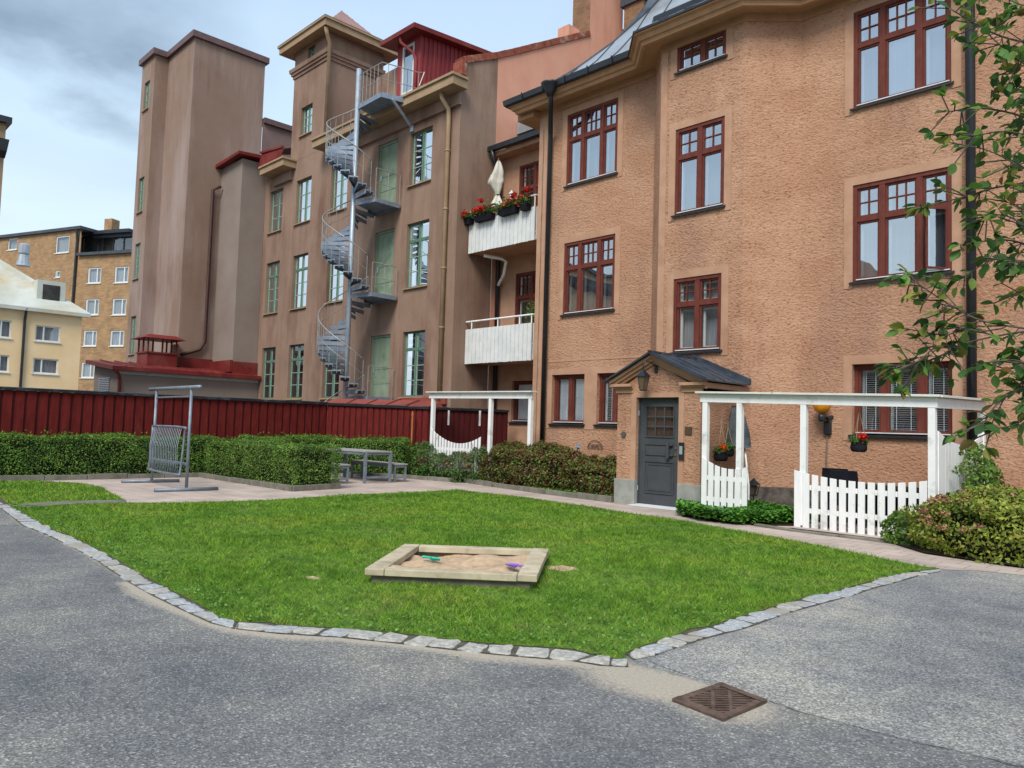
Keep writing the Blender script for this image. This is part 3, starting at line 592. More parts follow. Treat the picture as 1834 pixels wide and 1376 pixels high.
# ---- grass
def tri_mesh(name, V, m, per=3, **kw):
    me = bpy.data.meshes.new(name); n = len(V)
    me.vertices.add(n); me.vertices.foreach_set('co', V.astype(np.float32).ravel()); me.loops.add(n); me.loops.foreach_set('vertex_index', np.arange(n, dtype=np.int32))
    me.polygons.add(n//per); me.polygons.foreach_set('loop_start', np.arange(0, n, per, dtype=np.int32)); me.update(); me.materials.append(m)
    o = bpy.data.objects.new(name, me); COL.objects.link(o); par(o, kw.pop('parent', None)); return tag(o, **kw)
def grass_mat():
    m = mat('lawn_grass', (0, 0, 0), rough=.7, spec=.25, island=[(.05, .13, .014), (.10, .24, .02), (.15, .33, .028), (.20, .38, .045), (.27, .42, .08), (.32, .34, .13)], transl=.35)
    t = m.node_tree; L = t.links.new; N = t.nodes.new; c = N('ShaderNodeTexCoord'); n = N('ShaderNodeTexNoise'); n.inputs['Scale'].default_value = .8; n.inputs['Detail'].default_value = 5; L(c.outputs['Object'], n.inputs['Vector'])
    r = N('ShaderNodeValToRGB'); e = r.color_ramp.elements; e[0].position = .36; e[0].color = (.66, .80, .6, 1); e[1].position = .66; e[1].color = (1.28, 1.08, 1.0, 1); k = e.new(.5); k.color = (1.0, 1.05, .8, 1); L(n.outputs[0], r.inputs[0])
    x = N('ShaderNodeMix'); x.data_type = 'RGBA'; x.blend_type = 'MULTIPLY'; x.inputs[0].default_value = 1
    ramp = [q for q in t.nodes if q.type == 'VALTORGB'][0]; L(ramp.outputs[0], x.inputs[6]); L(r.outputs[0], x.inputs[7])
    n2 = N('ShaderNodeTexNoise'); n2.inputs['Scale'].default_value = 7; n2.inputs['Detail'].default_value = 4; L(c.outputs['Object'], n2.inputs['Vector'])
    r2 = N('ShaderNodeValToRGB'); e = r2.color_ramp.elements; e[0].position = .34; e[0].color = (.66, .70, .62, 1); e[1].position = .6; e[1].color = (1.28, 1.2, 1.1, 1); L(n2.outputs[0], r2.inputs[0])
    x2 = N('ShaderNodeMix'); x2.data_type = 'RGBA'; x2.blend_type = 'MULTIPLY'; x2.inputs[0].default_value = 1; L(x.outputs[2], x2.inputs[6]); L(r2.outputs[0], x2.inputs[7]); x = x2
    L(x.outputs[2], t.nodes['Principled BSDF'].inputs['Base Color'])
    for q in t.nodes:
        if q.type == 'BSDF_TRANSLUCENT': L(x.outputs[2], q.inputs[0])
    return m
gm = grass_mat()
SB = [G(653, 1018, .15)[:2], G(724, 974, .15)[:2], G(983, 983, .15)[:2], G(962, 1031, .15)[:2]]
def blades(poly, n_per, hmin, hmax, wmin, wmax, avoid=None, dens=None, z0=.01):
    xs = [p[0] for p in poly]; ys = [p[1] for p in poly]; A = (max(xs)-min(xs))*(max(ys)-min(ys)); n = int(A*n_per)
    x = RNG.uniform(min(xs), max(xs), n); y = RNG.uniform(min(ys), max(ys), n); dist = np.hypot(x, y)
    k = pip(x, y, poly) & (RNG.random(n) < np.clip((7.5/dist)**1.2, .25, 1))
    if avoid: k &= ~pip(x, y, avoid)
    if dens is not None: k &= RNG.random(n) < dens(x, y)
    x, y, dist = x[k], y[k], dist[k]; n = len(x); sc = np.clip(dist/7.5, 1, 2.2)
    h = RNG.uniform(hmin, hmax, n); w = RNG.uniform(wmin, wmax, n)*sc; a = RNG.uniform(0, 2*np.pi, n); ln = h*RNG.uniform(.5, 1.9, n); b = RNG.uniform(0, 2*np.pi, n)
    nz = np.sin(x*2.1+y*1.3)*np.sin(y*2.7-x*.7)+.8*np.sin(x*9+y*5)*np.sin(y*11-x*6); h = h*(1+.3*nz)
    P0 = np.stack([x-np.cos(a)*w, y-np.sin(a)*w, np.full(n, z0)], 1); P1 = np.stack([x+np.cos(a)*w, y+np.sin(a)*w, np.full(n, z0)], 1); P2 = np.stack([x+np.cos(b)*ln, y+np.sin(b)*ln, z0+h], 1)
    return np.stack([P0, P1, P2], 1).reshape(-1, 3)
bare = [G(560, 1038)[:2], G(1010, 1022)[:2], G(880, 1068)[:2], G(960, 1072)[:2]]
def dens(x, y):
    d = np.ones_like(x)
    for (bx, by), rr in zip(bare, (.18, .32, .25, .16)): d *= np.clip(np.hypot(x-bx, y-by)/rr, .06, 1)
    d *= .72+.28*np.sin(x*1.7+1)*np.sin(y*2.3)
    return d
V = blades(LAWN1, 5200, .02, .05, .0022, .0048, avoid=[tuple(Vector(p).lerp(Vector(SB[(i+2) % 4]), .10)) for i, p in enumerate(SB)], dens=dens)
tri_mesh('grass', V, gm, kind='stuff', label='short green lawn grass around the sandbox', cat='grass')
V = blades(LAWN2, 2500, .02, .055, .003, .006)
tri_mesh('grass', V, gm, kind='stuff', label='strip of green lawn grass in front of the long hedge', cat='grass')
# broad leaved weeds at the lawn margin
def leaf_quads(P, Nn, size, flat=.5, asp=.62, jitter=1.0):
    n = len(P); s = size*RNG.uniform(.6, 1.25, n)
    Nn = Nn + RNG.normal(0, jitter*.55, (n, 3)); Nn /= np.linalg.norm(Nn, axis=1)[:, None]+1e-9
    r = RNG.normal(0, 1, (n, 3)); T = np.cross(Nn, r); T /= np.linalg.norm(T, axis=1)[:, None]+1e-9; B = np.cross(Nn, T)
    a = P - T*s[:, None]; c = P + T*s[:, None]; b = P + B*(s*asp)[:, None]; d = P - B*(s*asp)[:, None]
    return np.stack([a, b, c, d], 1).reshape(-1, 3)
weedm = mat('weed_leaves', (0, 0, 0), rough=.6, island=[(.09, .20, .03), (.15, .31, .06), (.22, .38, .10)], transl=.3)
edge = KL_in[4:] + KF_in + KR_in[:5]
n = 42000; x = RNG.uniform(-13, -2.5, n); y = RNG.uniform(2.5, 8, n); dd = dist_poly(x, y, edge); k = pip(x, y, LAWN1) & (RNG.random(n) < np.exp(-dd/.38)*1.2) & (np.sin(x*3.3)*np.sin(y*4.1+x) > -.55)
P = np.stack([x[k], y[k], .02+RNG.uniform(0, .045, k.sum())], 1)
tri_mesh('lawn_weeds', leaf_quads(P, np.tile([0, 0, 1.], (len(P), 1)), .014, asp=.7), weedm, per=4, kind='stuff', label='clover and broad leaved weeds along the lawn margin', cat='weeds')
n = 90; lx_ = RNG.uniform(-9, -.5, n); ly_ = RNG.uniform(1.6, 9, n); k = ~pip(lx_, ly_, LAWN1)
P = np.stack([lx_[k], ly_[k], np.full(k.sum(), .014)], 1); tri_mesh('litter', leaf_quads(P, np.tile([0, 0, 2.5], (len(P), 1)), .013, asp=.45), dm, per=4, kind='stuff', label='small dry leaves and twigs scattered on the asphalt', cat='litter')
# ---- sandbox
sb = thing('sandbox', 'square timber sandbox frame lying on the lawn', 'sandbox', (sum(p[0] for p in SB)/4, sum(p[1] for p in SB)/4, 0))
L_, T_, R_, B_ = [Vector((*p, 0)) for p in SB]       # left, back-left, back-right, front-right corners
zt, zb, pw = .15, .085, .185
def plank(a, b, inn, z0, z1, w, ext0=0, ext1=0, cham=0, dz0=0, dz1=0):
    d = (b-a).normalized(); n = (inn-a); n = (n-d*n.dot(d)).normalized(); a2 = a-d*ext0; b2 = b+d*ext1; m = MB()
    def zz(p, z, s): return Vector((p.x, p.y, z+(dz0 if s == 0 else dz1)))
    m.hexa([zz(a2, z0, 0), zz(b2, z0, 1), zz(b2+n*w, z0, 1), zz(a2+n*w, z0, 0), zz(a2, z1, 0), zz(b2, z1, 1), zz(b2+n*w, z1, 1), zz(a2+n*w, z1, 0)]); return m
plank(L_, T_, R_, zb, zt, pw).build('plank', wood, sb, bevel=.008)
plank(B_, R_, L_, zb+.001, zt+.001, pw, dz0=0, dz1=0).build('plank', wood, sb, bevel=.008)
dL = (B_-L_).normalized(); dT = (R_-T_).normalized()
plank(L_+dL*(pw+.004), B_-dL*(pw+.004), T_, zb, zt-.002, pw*.8).build('plank', wood, sb, bevel=.006)
plank(T_+dT*(pw+.004), R_-dT*(pw+.004), L_, zb, zt-.002, pw*.8).build('plank', wood, sb, bevel=.006)
for a, b, c in ((L_, B_, T_), (T_, R_, L_), (L_, T_, B_), (B_, R_, L_)):
    a3 = a.lerp(b, .04); b3 = b.lerp(a, .04); inn = (c-a).normalized()*.05; plank(a3+inn, b3+inn, c, .0, zb-.002, .045).build('side_board', woodd, sb)
def sand_fn(u, v):
    return .075+.035*math.sin(u*5+1)*math.sin(v*6)+.02*math.sin(u*13+v*9)+.02*math.sin(v*17-u*7)+.02*math.exp(-((u-.2)**2+(v-.7)**2)/.02) - .05*math.exp(-((v-.95)**2)/.004)
m = MB(); nu = 60; C = [Vector(p) for p in (L_, B_, R_, T_)]; cc = sum(C, Vector())/4; C = [cc+(p-cc)*.87 for p in C]
for j in range(nu+1):
    for i in range(nu+1):
        u, v = i/nu, j/nu; p = C[0].lerp(C[1], u).lerp(C[3].lerp(C[2], u), v); m.v.append((p.x, p.y, sand_fn(u, v)+random.uniform(-.004, .004)))
for j in range(nu):
    for i in range(nu): a = j*(nu+1)+i; m.f.append((a, a+1, a+nu+2, a+nu+1))
m.build('sand', sandm, kind='stuff', label='trampled play sand filling the sandbox', cat='sand', smooth=True)
# spilled sand on the lawn right of the box
for (px, py, rx, ry) in ((1005, 1020, .22, .16), (560, 1038, .12, .05)):
    x0, y0, _ = G(px, py); m = MB(); n = 22; m.v.append((x0, y0, .035))
    for k in range(n): a = 2*math.pi*k/n; rr = random.uniform(.7, 1.1); m.v.append((x0+rx*rr*math.cos(a)*.8, y0+ry*rr*math.sin(a)*1.2, .014))
    for k in range(n): m.f.append((0, 1+k, 1+(k+1) % n))
    m.build('spilled_sand', sandm, kind='stuff', label='sand spilled on the grass beside the sandbox', cat='sand')
def toy_shovel(px, py, z, ang, m_, L, label, cat='toy shovel'):
    x, y, _ = G(px, py, z); t = thing('toy_shovel', label, cat, (x, y, z)); R = Matrix.Rotation(ang, 4, 'Z')
    def X(p): q = R @ Vector(p); return (q.x+x, q.y+y, q.z+z)
    m = MB(); W_ = L*.32; n = 8; rows = []
    for i in range(n+1):
        s = i/n; w = W_*(1-.65*max(0, s-.45)/.55)*.5; rows.append([X((s*L*.52, -w, .03*(1-s*.4))), X((s*L*.52, -w*.6, .008)), X((s*L*.52, 0, 0)), X((s*L*.52, w*.6, .008)), X((s*L*.52, w, .03*(1-s*.4)))])
    for i in range(n):
        for k in range(4): m.poly([rows[i][k], rows[i+1][k], rows[i+1][k+1], rows[i][k+1]])
    m.poly([rows[0][k] for k in range(5)]); o = m.build('blade', m_, t); md = o.modifiers.new('solid', 'SOLIDIFY'); md.thickness = .006
    MB().tube([X((0, 0, .018)), X((-L*.15, 0, .026)), X((-L*.42, 0, .028)), X((-L*.5, 0, .026))], .012, 8, rad=[.016, .011, .014, .016]).build('handle', m_, t)
toy_shovel(922, 1016, .12, math.radians(170), plastic['purple'], .28, 'purple plastic toy shovel lying in the sandbox')
toy_shovel(772, 1003, .125, math.radians(40), plastic['teal'], .18, 'small teal green plastic toy shovel in the sand')
# ---- drain grate
gc = [Vector(G(*p)) for p in ((1292, 1228), (1203, 1258), (1296, 1295), (1375, 1260))]
dg_ = thing('drain_grate', 'rusty square cast iron drain grate in the asphalt', 'drain grate', tuple(sum(gc, Vector())/4))
def Q(u, v, z): p = gc[1].lerp(gc[0], v).lerp(gc[2].lerp(gc[3], v), u); return (p.x, p.y, z)
m = MB()
def qbox(u0, u1, v0, v1, z0, z1, mm): mm.hexa([Q(u0, v0, z0), Q(u1, v0, z0), Q(u1, v1, z0), Q(u0, v1, z0), Q(u0, v0, z1), Q(u1, v0, z1), Q(u1, v1, z1), Q(u0, v1, z1)])
for bx in ((0, 1, 0, .13), (0, 1, .87, 1), (0, .13, .13, .87), (.87, 1, .13, .87)): qbox(*bx, .006, .022, m)
m.build('frame', iron, dg_, bevel=.003)
m = MB()
# diagonal bars
nb = 6
for i in range(-nb, nb+1):
    c0 = i/nb*.74; p, q = None, None
    pts = []
    for (u, v) in ((.13, None), (.87, None), (None, .13), (None, .87)):
        # line v - .13 = (u - .13)*1 + c0*1.05 rotated
        if u is not None: vv = .5+(u-.5)*1.0+c0
        else: vv = v; u = .5+(v-.5-c0)
        if .129 <= u <= .871 and .129 <= vv <= .871: pts.append((u, vv))
    pts = sorted(set((round(a, 4), round(b, 4)) for a, b in pts))
    if len(pts) >= 2: m.beam(Q(*pts[0], .0165), Q(*pts[-1], .0165), .014, .005)
for c0 in (-.18, .18): m.beam(Q(.5-.37+max(0, c0), .5+.37-max(0, -c0)-0, .016), Q(.5+.37+min(0, c0), .5-.37-min(0, -c0)*1-0, .016), .018, .004)
m.build('bars', iron, dg_)
MB().poly([Q(.06, .06, .0065), Q(.94, .06, .0065), Q(.94, .94, .0065), Q(.06, .94, .0065)]).build('pit', mat('black_pit', (.004, .004, .004), None, .9), dg_)
# ================================================================== ORANGE HOUSE
YW, YB, YP, YR = 15.3, 14.5, 12.95, 17.2
XC = -14.8
ob = thing('apartment_house', 'orange rough rendered three storey apartment house with red brown windows and a grey roof', 'apartment house', (-9, 15.3, 0))
def rect(p0, p1, y):     # photo corners (top-left, bottom-right) of an opening in a wall plane -> u0,u1,v0,v1
    a = VY(*p0, y); b = VY(*p1, y); return a[0], b[0], b[2], a[2]
fw_, fbay, frec = FY(YW), FY(YB), FY(YR)
h3, s3_ = HC+.560*YW, HC+.431*YW; h2, s2_ = HC+.3283*YW, HC+.2015*YW; h1_, s1_ = HC+.0965*YW, HC+.0115*YW
XL0, XL1 = -.9000*YW, -.7868*YW; XR0, XR1 = -.3990*YW, -.2832*YW
WL = [(XL0, XL1, s3_, h3), (XL0, XL1, s2_, h2), (-.9205*YW, -.8460*YW, s1_, h1_), (-.8185*YW, -.752*YW, s1_, h1_)]
WR = [(XR0, XR1, s3_, h3), (XR0, XR1, s2_, h2), (XR0, XR1, s1_-.09, h1_-.02)]
WM = [(-.6720*YB, -.5863*YB, HC+.565*YB, HC+.6085*YB), (-.6722*YB, -.5866*YB, HC+.338*YB, HC+.4735*YB), (-.6712*YB, -.5885*YB, HC+.124*YB, HC+.2376*YB)]
ZT = 10.5; P1, P2, P3, P4 = (-10.9, YW), (-10.15, YB), (-8.05, YB), (-7.18, YW)
DR = [(-1.0205*YR, -.94*YR, HC+.154*YR, HC+.2897*YR), (-1.019*YR, -.94*YR, HC+.36*YR, HC+.4945*YR), (-1.0225*YR, -.955*YR, HC+.0125*YR, HC+.0885*YR)]
m = MB()
wall(m, fw_, XC, P1[0], 0, ZT, WL, .12); wall(m, fbay, P2[0], P3[0], 0, ZT, WM, .12); wall(m, fw_, P4[0], 4.5, 0, ZT, WR, .18)
for a, b in ((P1, P2), (P3, P4)): m.poly([(*a, 0), (*b, 0), (*b, ZT), (*a, ZT)])
m.poly([(XC, YW, 0), (XC, YR, 0), (XC, YR, ZT), (XC, YW, ZT)]); m.poly([(4.5, YW, 0), (4.5, 27, 0), (4.5, 27, ZT), (4.5, YW, ZT)]); m.poly([(-18.45, 27, 0), (4.5, 27, 0), (4.5, 27, ZT), (-18.45, 27, ZT)])
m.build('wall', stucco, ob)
m = MB(); wall(m, frec, -18.44, XC, 0, 10.6, DR, .15); m.build('recessed_wall', smooth, ob)
# smooth corner strips and bands of the render
m = MB()
for x0, x1 in ((XC-.01, XC+.30),): m.box(x0, x1, YW-.012, YW+.02, .0, ZT)
m.box(-14.25, P1[0], YW-.010, YW+.02, h1_+.35, h1_+.40)
s = Vector((P2[0]-P1[0], P2[1]-P1[1], 0)).normalized()*.0
m.hexa([(P2[0]-.012, P2[1]-.012, .5), (P2[0]+.16, P2[1]-.012, .5), (P2[0]+.16, P2[1]+.02, .5), (P2[0]-.14, P2[1]+.13, .5), (P2[0]-.012, P2[1]-.012, ZT), (P2[0]+.16, P2[1]-.012, ZT), (P2[0]+.16, P2[1]+.02, ZT), (P2[0]-.14, P2[1]+.13, ZT)])
m.build('smooth_render_strip', smooth, ob)
# plinth of dark rubble at the foot of the bay and right part
m = MB(); sweep(m, [(-8.05, YB), P4, (4.5, YW)], [(0, .0), (.05, 0), (.05, .46), (0, .47)]); m.build('plinth', stoned, ob); m = MB(); sweep(m, [(XC, YW), P1, P2], [(0, .0), (.04, 0), (.04, .42), (0, .43)]); m.build('plinth', stoned, ob)
# windows
for i, wv in enumerate(WL[:2]): red_window(fw_, *wv, ob, bk=roomb)
red_window(fw_, *WL[2], ob, cols=(.5,), tr=None, d=.13, blind='shut', gl=glassd, sur=False)
red_window(fw_, *WL[3], ob, cols=(.5,), tr=None, d=.13, blind='open', gl=glassd, bk=room, sur=False)
for bx in ((-.9205*YW-.17, -.9205*YW-.002), (-.846*YW+.002, -.8185*YW-.002)):
    m = MB(); m.box(bx[0], bx[1], YW-.012, YW+.01, s1_-.14, h1_+.16); m.build('smooth_render_strip', smooth, ob)
m = MB(); m.box(-.9205*YW-.17, -10.92, YW-.013, YW+.01, h1_+.002, h1_+.16); m.build('smooth_render_strip', smooth, ob)
red_window(fw_, *WR[0], ob, blind='mid', bk=roomb); red_window(fw_, *WR[1], ob, bk=roomb, open_pane=(2, False))
red_window(fw_, *WR[2], ob, tr=None, d=.14, blind='open', gl=glassd, bk=room)
red_window(fbay, *WM[1], ob, cols=(.5,), grids=(2, 2), tr=.34); red_window(fbay, *WM[2], ob, cols=(.5,), grids=(2, 2), tr=.36, gl=glassd, bk=roomb)
# small stair window: two four-pane sashes, the left one ajar
u0, u1, v0, v1 = WM[0]
red_window(fbay, u0, u1, v0, v1, ob, cols=(.53,), tr=.999 if False else None, bk=room)
wobj = [o for o in ob.children if o.name.startswith('window')][-1]
m = MB()
for a, b in ((u0+.075, u0+(u1-u0)*.53-.055), (u0+(u1-u0)*.53+.055, u1-.075)):
    c_ = (a+b)/2; fbay.box(m, c_-.014, c_+.014, v0+.06, v1-.08, .044, .085); fbay.box(m, a+.03, b-.03, (v0+v1)/2-.014, (v0+v1)/2+.014, .046, .083)
m.build('glazing_bars', winred, wobj)
# balcony doors of the recess
for i in (0, 1): red_window(frec, *DR[i], ob, cols=(.52,), grids=(3, 3), tr=.34, gl=glassd, bk=room, sur=False)
red_window(frec, *DR[2], ob, cols=(), tr=None, gl=glassd, bk=roomb, sur=False, d=.13, blind='shut')
# cornice, gutter, roof
wl = [(XC, YR), (XC, YW), P1, P2, P3, P4, (4.5, YW)]
m = MB(); sweep(m, wl, [(-.02, 10.28), (.035, 10.28), (.035, 10.46), (.40, 10.44), (.42, 10.36), (.50, 10.36), (.53, 10.44), (.58, 10.45), (.62, 10.54), (.70, 10.56), (.70, 10.62), (-.02, 10.66)], True); m.build('cornice', cornm, ob)
m = MB(); sweep(m, wl[:3], [(.60, 10.57), (.70, 10.545), (.75, 10.59), (.775, 10.73), (.75, 10.73), (.72, 10.62), (.6, 10.62)], True); sweep(m, wl[2:], [(.60, 10.60), (.73, 10.59), (.73, 10.645), (.60, 10.66)], True)
# brackets
cpath = offset_path(wl[:3], .785)
for a, b in zip(cpath[1:], cpath[2:]):
    L2 = (b-a).length; n = int(L2/.75)
    for i in range(1, n): p = a.lerp(b, i/n); m.beam((p.x, p.y, 10.54), (p.x, p.y, 10.76), .025, .02, up=(0, 1, 0))
m.build('gutter', black, ob)
prof = [(.69, 10.66), (-.23, 11.31), (-.67, 11.70), (-1.4, 12.5), (-2.15, 13.53), (-2.6, 14.3)]
m = MB(); sweep(m, wl, prof); sweep(m, [(XC, 24), (XC, YW+2.61), (4.5, YW+2.61)], [(-2.61, 14.3), (-2.62, 14.5), (-9, 16)])
m.build('roof', roofm, ob)
m = MB()
rr = [offset_path(wl, dd) for dd, _ in prof]
for si in range(1, len(wl)-1):
    a, b = rr[0][si], rr[0][si+1]; L2 = (b-a).length; n = max(1, int(L2/.62))
    for i in range(0 if si in (1,) else 1, n):
        f = i/n; pts = [(rr[k][si].lerp(rr[k][si+1], f), prof[k][1]+.02) for k in range(len(prof))]
        # seams run straight up the slope
        base = pts[0][0]; nn = Vector(((b-a).y, -(b-a).x)).normalized(); pp = []
        for k in range(len(prof)):
            q = base + nn*(prof[k][0]-.69); t0 = (rr[k][si+1]-rr[k][si]); s_ = (q-rr[k][si]).dot(t0)/max(1e-6, t0.dot(t0))
            if -.01 <= s_ <= 1.01: pp.append((q.x, q.y, prof[k][1]+.012))
        for p, q in zip(pp, pp[1:]): m.beam(p, q, .022, .035)
        if m.v: m.build('roof_seam', seam, ob)
        m = MB()
hp = [(rr[k][1].x, rr[k][1].y, prof[k][1]+.02) for k in range(len(prof))]
for p, q in zip(hp, hp[1:]): m.beam(p, q, .05, .05)
m.build('hip_seam', seam, ob)
# snow guard gutter line higher on the bay roof
m = MB(); off = offset_path(wl[2:], .22)
for p, q in zip(off[:-1], off[1:]): m.beam((p.x, p.y, 11.03), (q.x, q.y, 11.03), .05, .17)
m.build('roof_gutter', black, ob)
# soffit box over the recess, roof of the recessed part
m = MB(); m.box(XC-.62, XC-.0, 15.0, 17.15, 10.24, 10.44); m.build('soffit_box', cornm, ob)
m = MB(); m.box(-18.4, XC-.02, 16.55, 16.72, 10.52, 10.68); m.poly([(-18.4, 16.6, 10.69), (XC-.02, 16.6, 10.69), (XC-.02, 18.0, 11.0), (-18.4, 18.0, 11.0)]); m.box(-18.4, XC-.02, 17.95, 18.2, 10.95, 11.5); m.build('recess_roof', black, ob)
m = MB(); m.box(-18.42, XC-.02, 17.9, 18.9, 11.5, 11.95); m.build('roof_cap', roofm, ob)
m = MB(); m.box(-18.43, XC-.02, 16.75, YR-.002, 10.38, 10.52); m.build('recess_soffit', smooth, ob)
# downpipes
m = MB(); x = -14.28
m.tube([(x+.54, 14.56, 10.5), (x+.53, 14.58, 10.3), (x+.40, 14.72, 10.1), (x+.10, 15.06, 9.75), (x, 15.17, 9.55), (x, 15.17, .1)], .066, 10); m.lathe((x+.54, 14.54, 10.35), [(.09, 0), (.13, .12), (.24, .3), (.26, .34), (.2, .34)], 12)
m.build('downpipe', black, ob, smooth=True)
m = MB(); m.tube([(-3.99, 14.6, 10.7), (-3.99, 14.75, 10.2), (-3.99, 15.12, 9.9), (-3.99, 15.17, 9.6), (-3.99, 15.17, .1)], .082, 10); m.build('downpipe', black, ob, smooth=True)
m = MB(); m.tube([(-18.22, 16.6, 10.55), (-18.22, 16.7, 10.2), (-18.25, 17.05, 9.9), (-18.25, 17.08, .1)], .07, 8); m.build('downpipe', black, ob, smooth=True)
# wire along the left corner
m = MB(); m.tube([(XC+.16, YW-.03, z) if k % 2 else (XC+.175, YW-.03, z) for k, z in enumerate(np.linspace(.2, 9.9, 14))], .008, 5); m.build('cable', woodd, ob)
# balconies
def balcony(z0, zt, zr, boxes):
    yb = 15.95; x0, x1 = -18.43, -15.5; m = MB(); m.box(x0, x1, yb, YR-.003, z0+.01, z0+.14)
    o = m.build('balcony', smooth, ob); m = MB(); n = 34
    for i in range(n): a = x0+(x1-x0)*i/n; b = x0+(x1-x0)*(i+1)/n; m.box(a+.004, b-.004, yb-.05-.012*(i % 2), yb-.02, z0-.02+random.uniform(-.006, .006), zt)
    m2 = 14
    for i in range(m2): a = yb+(YR-yb)*i/m2; b = yb+(YR-yb)*(i+1)/m2; m.box(x1, x1+.025+.012*(i % 2), a+.004, b-.004, z0, zt)
    m.build('board_panel', white, o); m = MB(); m.tube([(x0, yb-.02, zr), (x1, yb-.02, zr), (x1, YR, zr)], .028, 8)
    for x in (x0+.25, x0+1.45, x1-.05, x1-.55): m.tube([(x, yb-.015, z0+.15), (x, yb-.015, zr)], .02, 6)
    m.build('railing', pickw, o); return o
balcony(HC+.3475*15.95, HC+.409*15.95, HC+.4305*15.95, 1)
o = balcony(HC+.1262*15.95, HC+.1935*15.95, HC+.2090*15.95, 0)
m = MB(); z = HC+.34*15.95; m.tube([(-17.9, 16.1, z), (-17.6, 16.6, z-.05), (-17.55, 16.75, z-.12), (-17.75, 16.85, z-.5), (-18.2, 17.05, z-.75)], .05, 8); m.build('drain_pipe', pickw, ob)
# ---- porch
po = MB(); xl, xr = -10.03, -8.03; zc = 2.31; cx = -9.1; fpo = FY(YP); dx0, dx1, dz1 = -9.54, -8.52, 2.215
wall(po, fpo, xl, xr, .53, zc, [(dx0, dx1, .53, dz1)], .22, sillface=False); po.box(dx0-.0, dx1, YP+.22, YP+.24, .0, dz1)
po.poly([(xl, YP, .53), (xl, YW, .53), (xl, YW, zc), (xl, YP, zc)]); po.poly([(xr, YP, .53), (xr, YB, .53), (xr, YB, zc), (xr, YP, zc)])
ax = 3.02; po.poly([(xl+.12, YP+.001, zc), (xr-.12, YP+.001, zc), (xr-.12, YP+.001, 2.42), (cx, YP+.001, ax-.1), (xl+.12, YP+.001, 2.42)])
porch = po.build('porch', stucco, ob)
m = MB()
m.box(xl-.03, dx0-.002, YP-.035, YP+.2, 0, .53); m.box(xl-.03, xl, YP+.2, YB, 0, .53); m.build('plinth', stoneg, porch, bevel=.01)
m = MB(); m.box(dx1+.002, xr+.03, YP-.035, YP+.2, 0, .53); m.box(xr, xr+.03, YP+.2, YB, 0, .53); m.build('plinth', stoneg, porch, bevel=.01)
m = MB(); m.box(dx0-.13, dx0-.001, YP-.015, YP+.01, .531, dz1+.1); m.box(dx1+.001, dx1+.12, YP-.015, YP+.01, .531, dz1+.1); m.box(dx0-.001, dx1+.001, YP-.015, YP+.01, dz1+.002, dz1+.1)
m.build('door_surround', smooth, porch)
m = MB()
for a, b, s_ in ((xl-.0, xl+.42, -1), (xr-.42, xr+.0, 1)):   # moulded impost blocks
    for k, (z0, z1, e_) in enumerate(((2.315, 2.40, .03), (2.402, 2.44, .07), (2.442, 2.50, .13))):
        m.box(a-(e_ if s_ < 0 else 0), b+(e_ if s_ > 0 else 0), YP-e_, YP+.04, z0, z1)
m.box(xr, xr+.10, YP+.04, YB+.1, 2.40, 2.50); m.box(xl-.10, xl, YP+.04, YW-.02, 2.40, 2.50)
# raking cornice
for (xa, za, xb, zb2) in ((xl-.12, 2.50, cx, ax+.005), (xr+.12, 2.50, cx, ax+.005)):
    for e_, t0, t1 in ((.16, 0, .055), (.10, -.065, -.002), (.04, -.125, -.067)):
        m.extr([(xa, YP-e_, za+t0), (xb, YP-e_, zb2+t0), (xb, YP-e_, zb2+t1), (xa, YP-e_, za+t1)], (0, e_+.03, 0))
m.build('pediment_moulding', smooth, porch)
# porch roof
m = MB(); yf = YP-.24; RA = (cx, yf, ax+.09); 
for s_, ye in ((1, YB+.0), (-1, YW+.0)):
    xe = (xr+.20) if s_ > 0 else (xl-.24); ze = 2.52
    yr_ = YB+.02
    m.extr([(cx, yf, ax+.07), (xe, yf, ze), (xe, ye-.05, ze), (cx, yr_, ax+.07)], (0, 0, .03))
    for k in range(5):
        f = (k+.15)/5; ya = yf+(yr_-yf)*f; yb_ = yf+(ye-yf)*f; m.beam((cx, ya, ax+.115), (xe, yb_, ze+.045), .02, .03)
m.beam((cx, yf, ax+.12), (cx, yr_, ax+.12), .05, .03)
# upstand against the splay
m.hexa([(cx-.1, YB-.05, ax+.02), (xr+.22, YB-.08, 2.53), (xr+.22, YB-.02, 2.53), (cx-.1, YB-.02, ax+.02), (cx-.1, YB-.05, ax+.22), (xr+.22, YB-.08, 2.66), (xr+.22, YB-.02, 2.66), (cx-.1, YB-.02, ax+.22)])
m.build('porch_roof', porchroof, porch)
# door
m = MB(); yd = YP+.10; fd = FY(yd); gx0, gx1, gz0, gz1 = dx0+.19, dx1-.19, 1.44, 2.03
wall(m, fd, dx0+.03, dx1-.03, .055, dz1-.02, [(gx0, gx1, gz0, gz1)], .05)
m.box(dx0, dx0+.03, yd-.03, yd+.06, .03, dz1); m.box(dx1-.03, dx1, yd-.03, yd+.06, .03, dz1); m.box(dx0+.03, dx1-.03, yd-.03, yd+.06, dz1-.025, dz1)
for k in (1, 2):
    x = gx0+(gx1-gx0)*k/3; m.box(x-.012, x+.012, yd-.004, yd+.02, gz0, gz1); z = gz0+(gz1-gz0)*k/3; m.box(gx0, gx1, yd-.006, yd+.018, z-.012, z+.012)
def ring(z0, z1, x0=gx0-.03, x1=gx1+.03, t=.018, e_=.018):
    m.box(x0, x0+t, yd-e_, yd, z0, z1); m.box(x1-t, x1, yd-e_, yd, z0, z1); m.box(x0+t, x1-t, yd-e_, yd, z0, z0+t); m.box(x0+t, x1-t, yd-e_, yd, z1-t, z1)
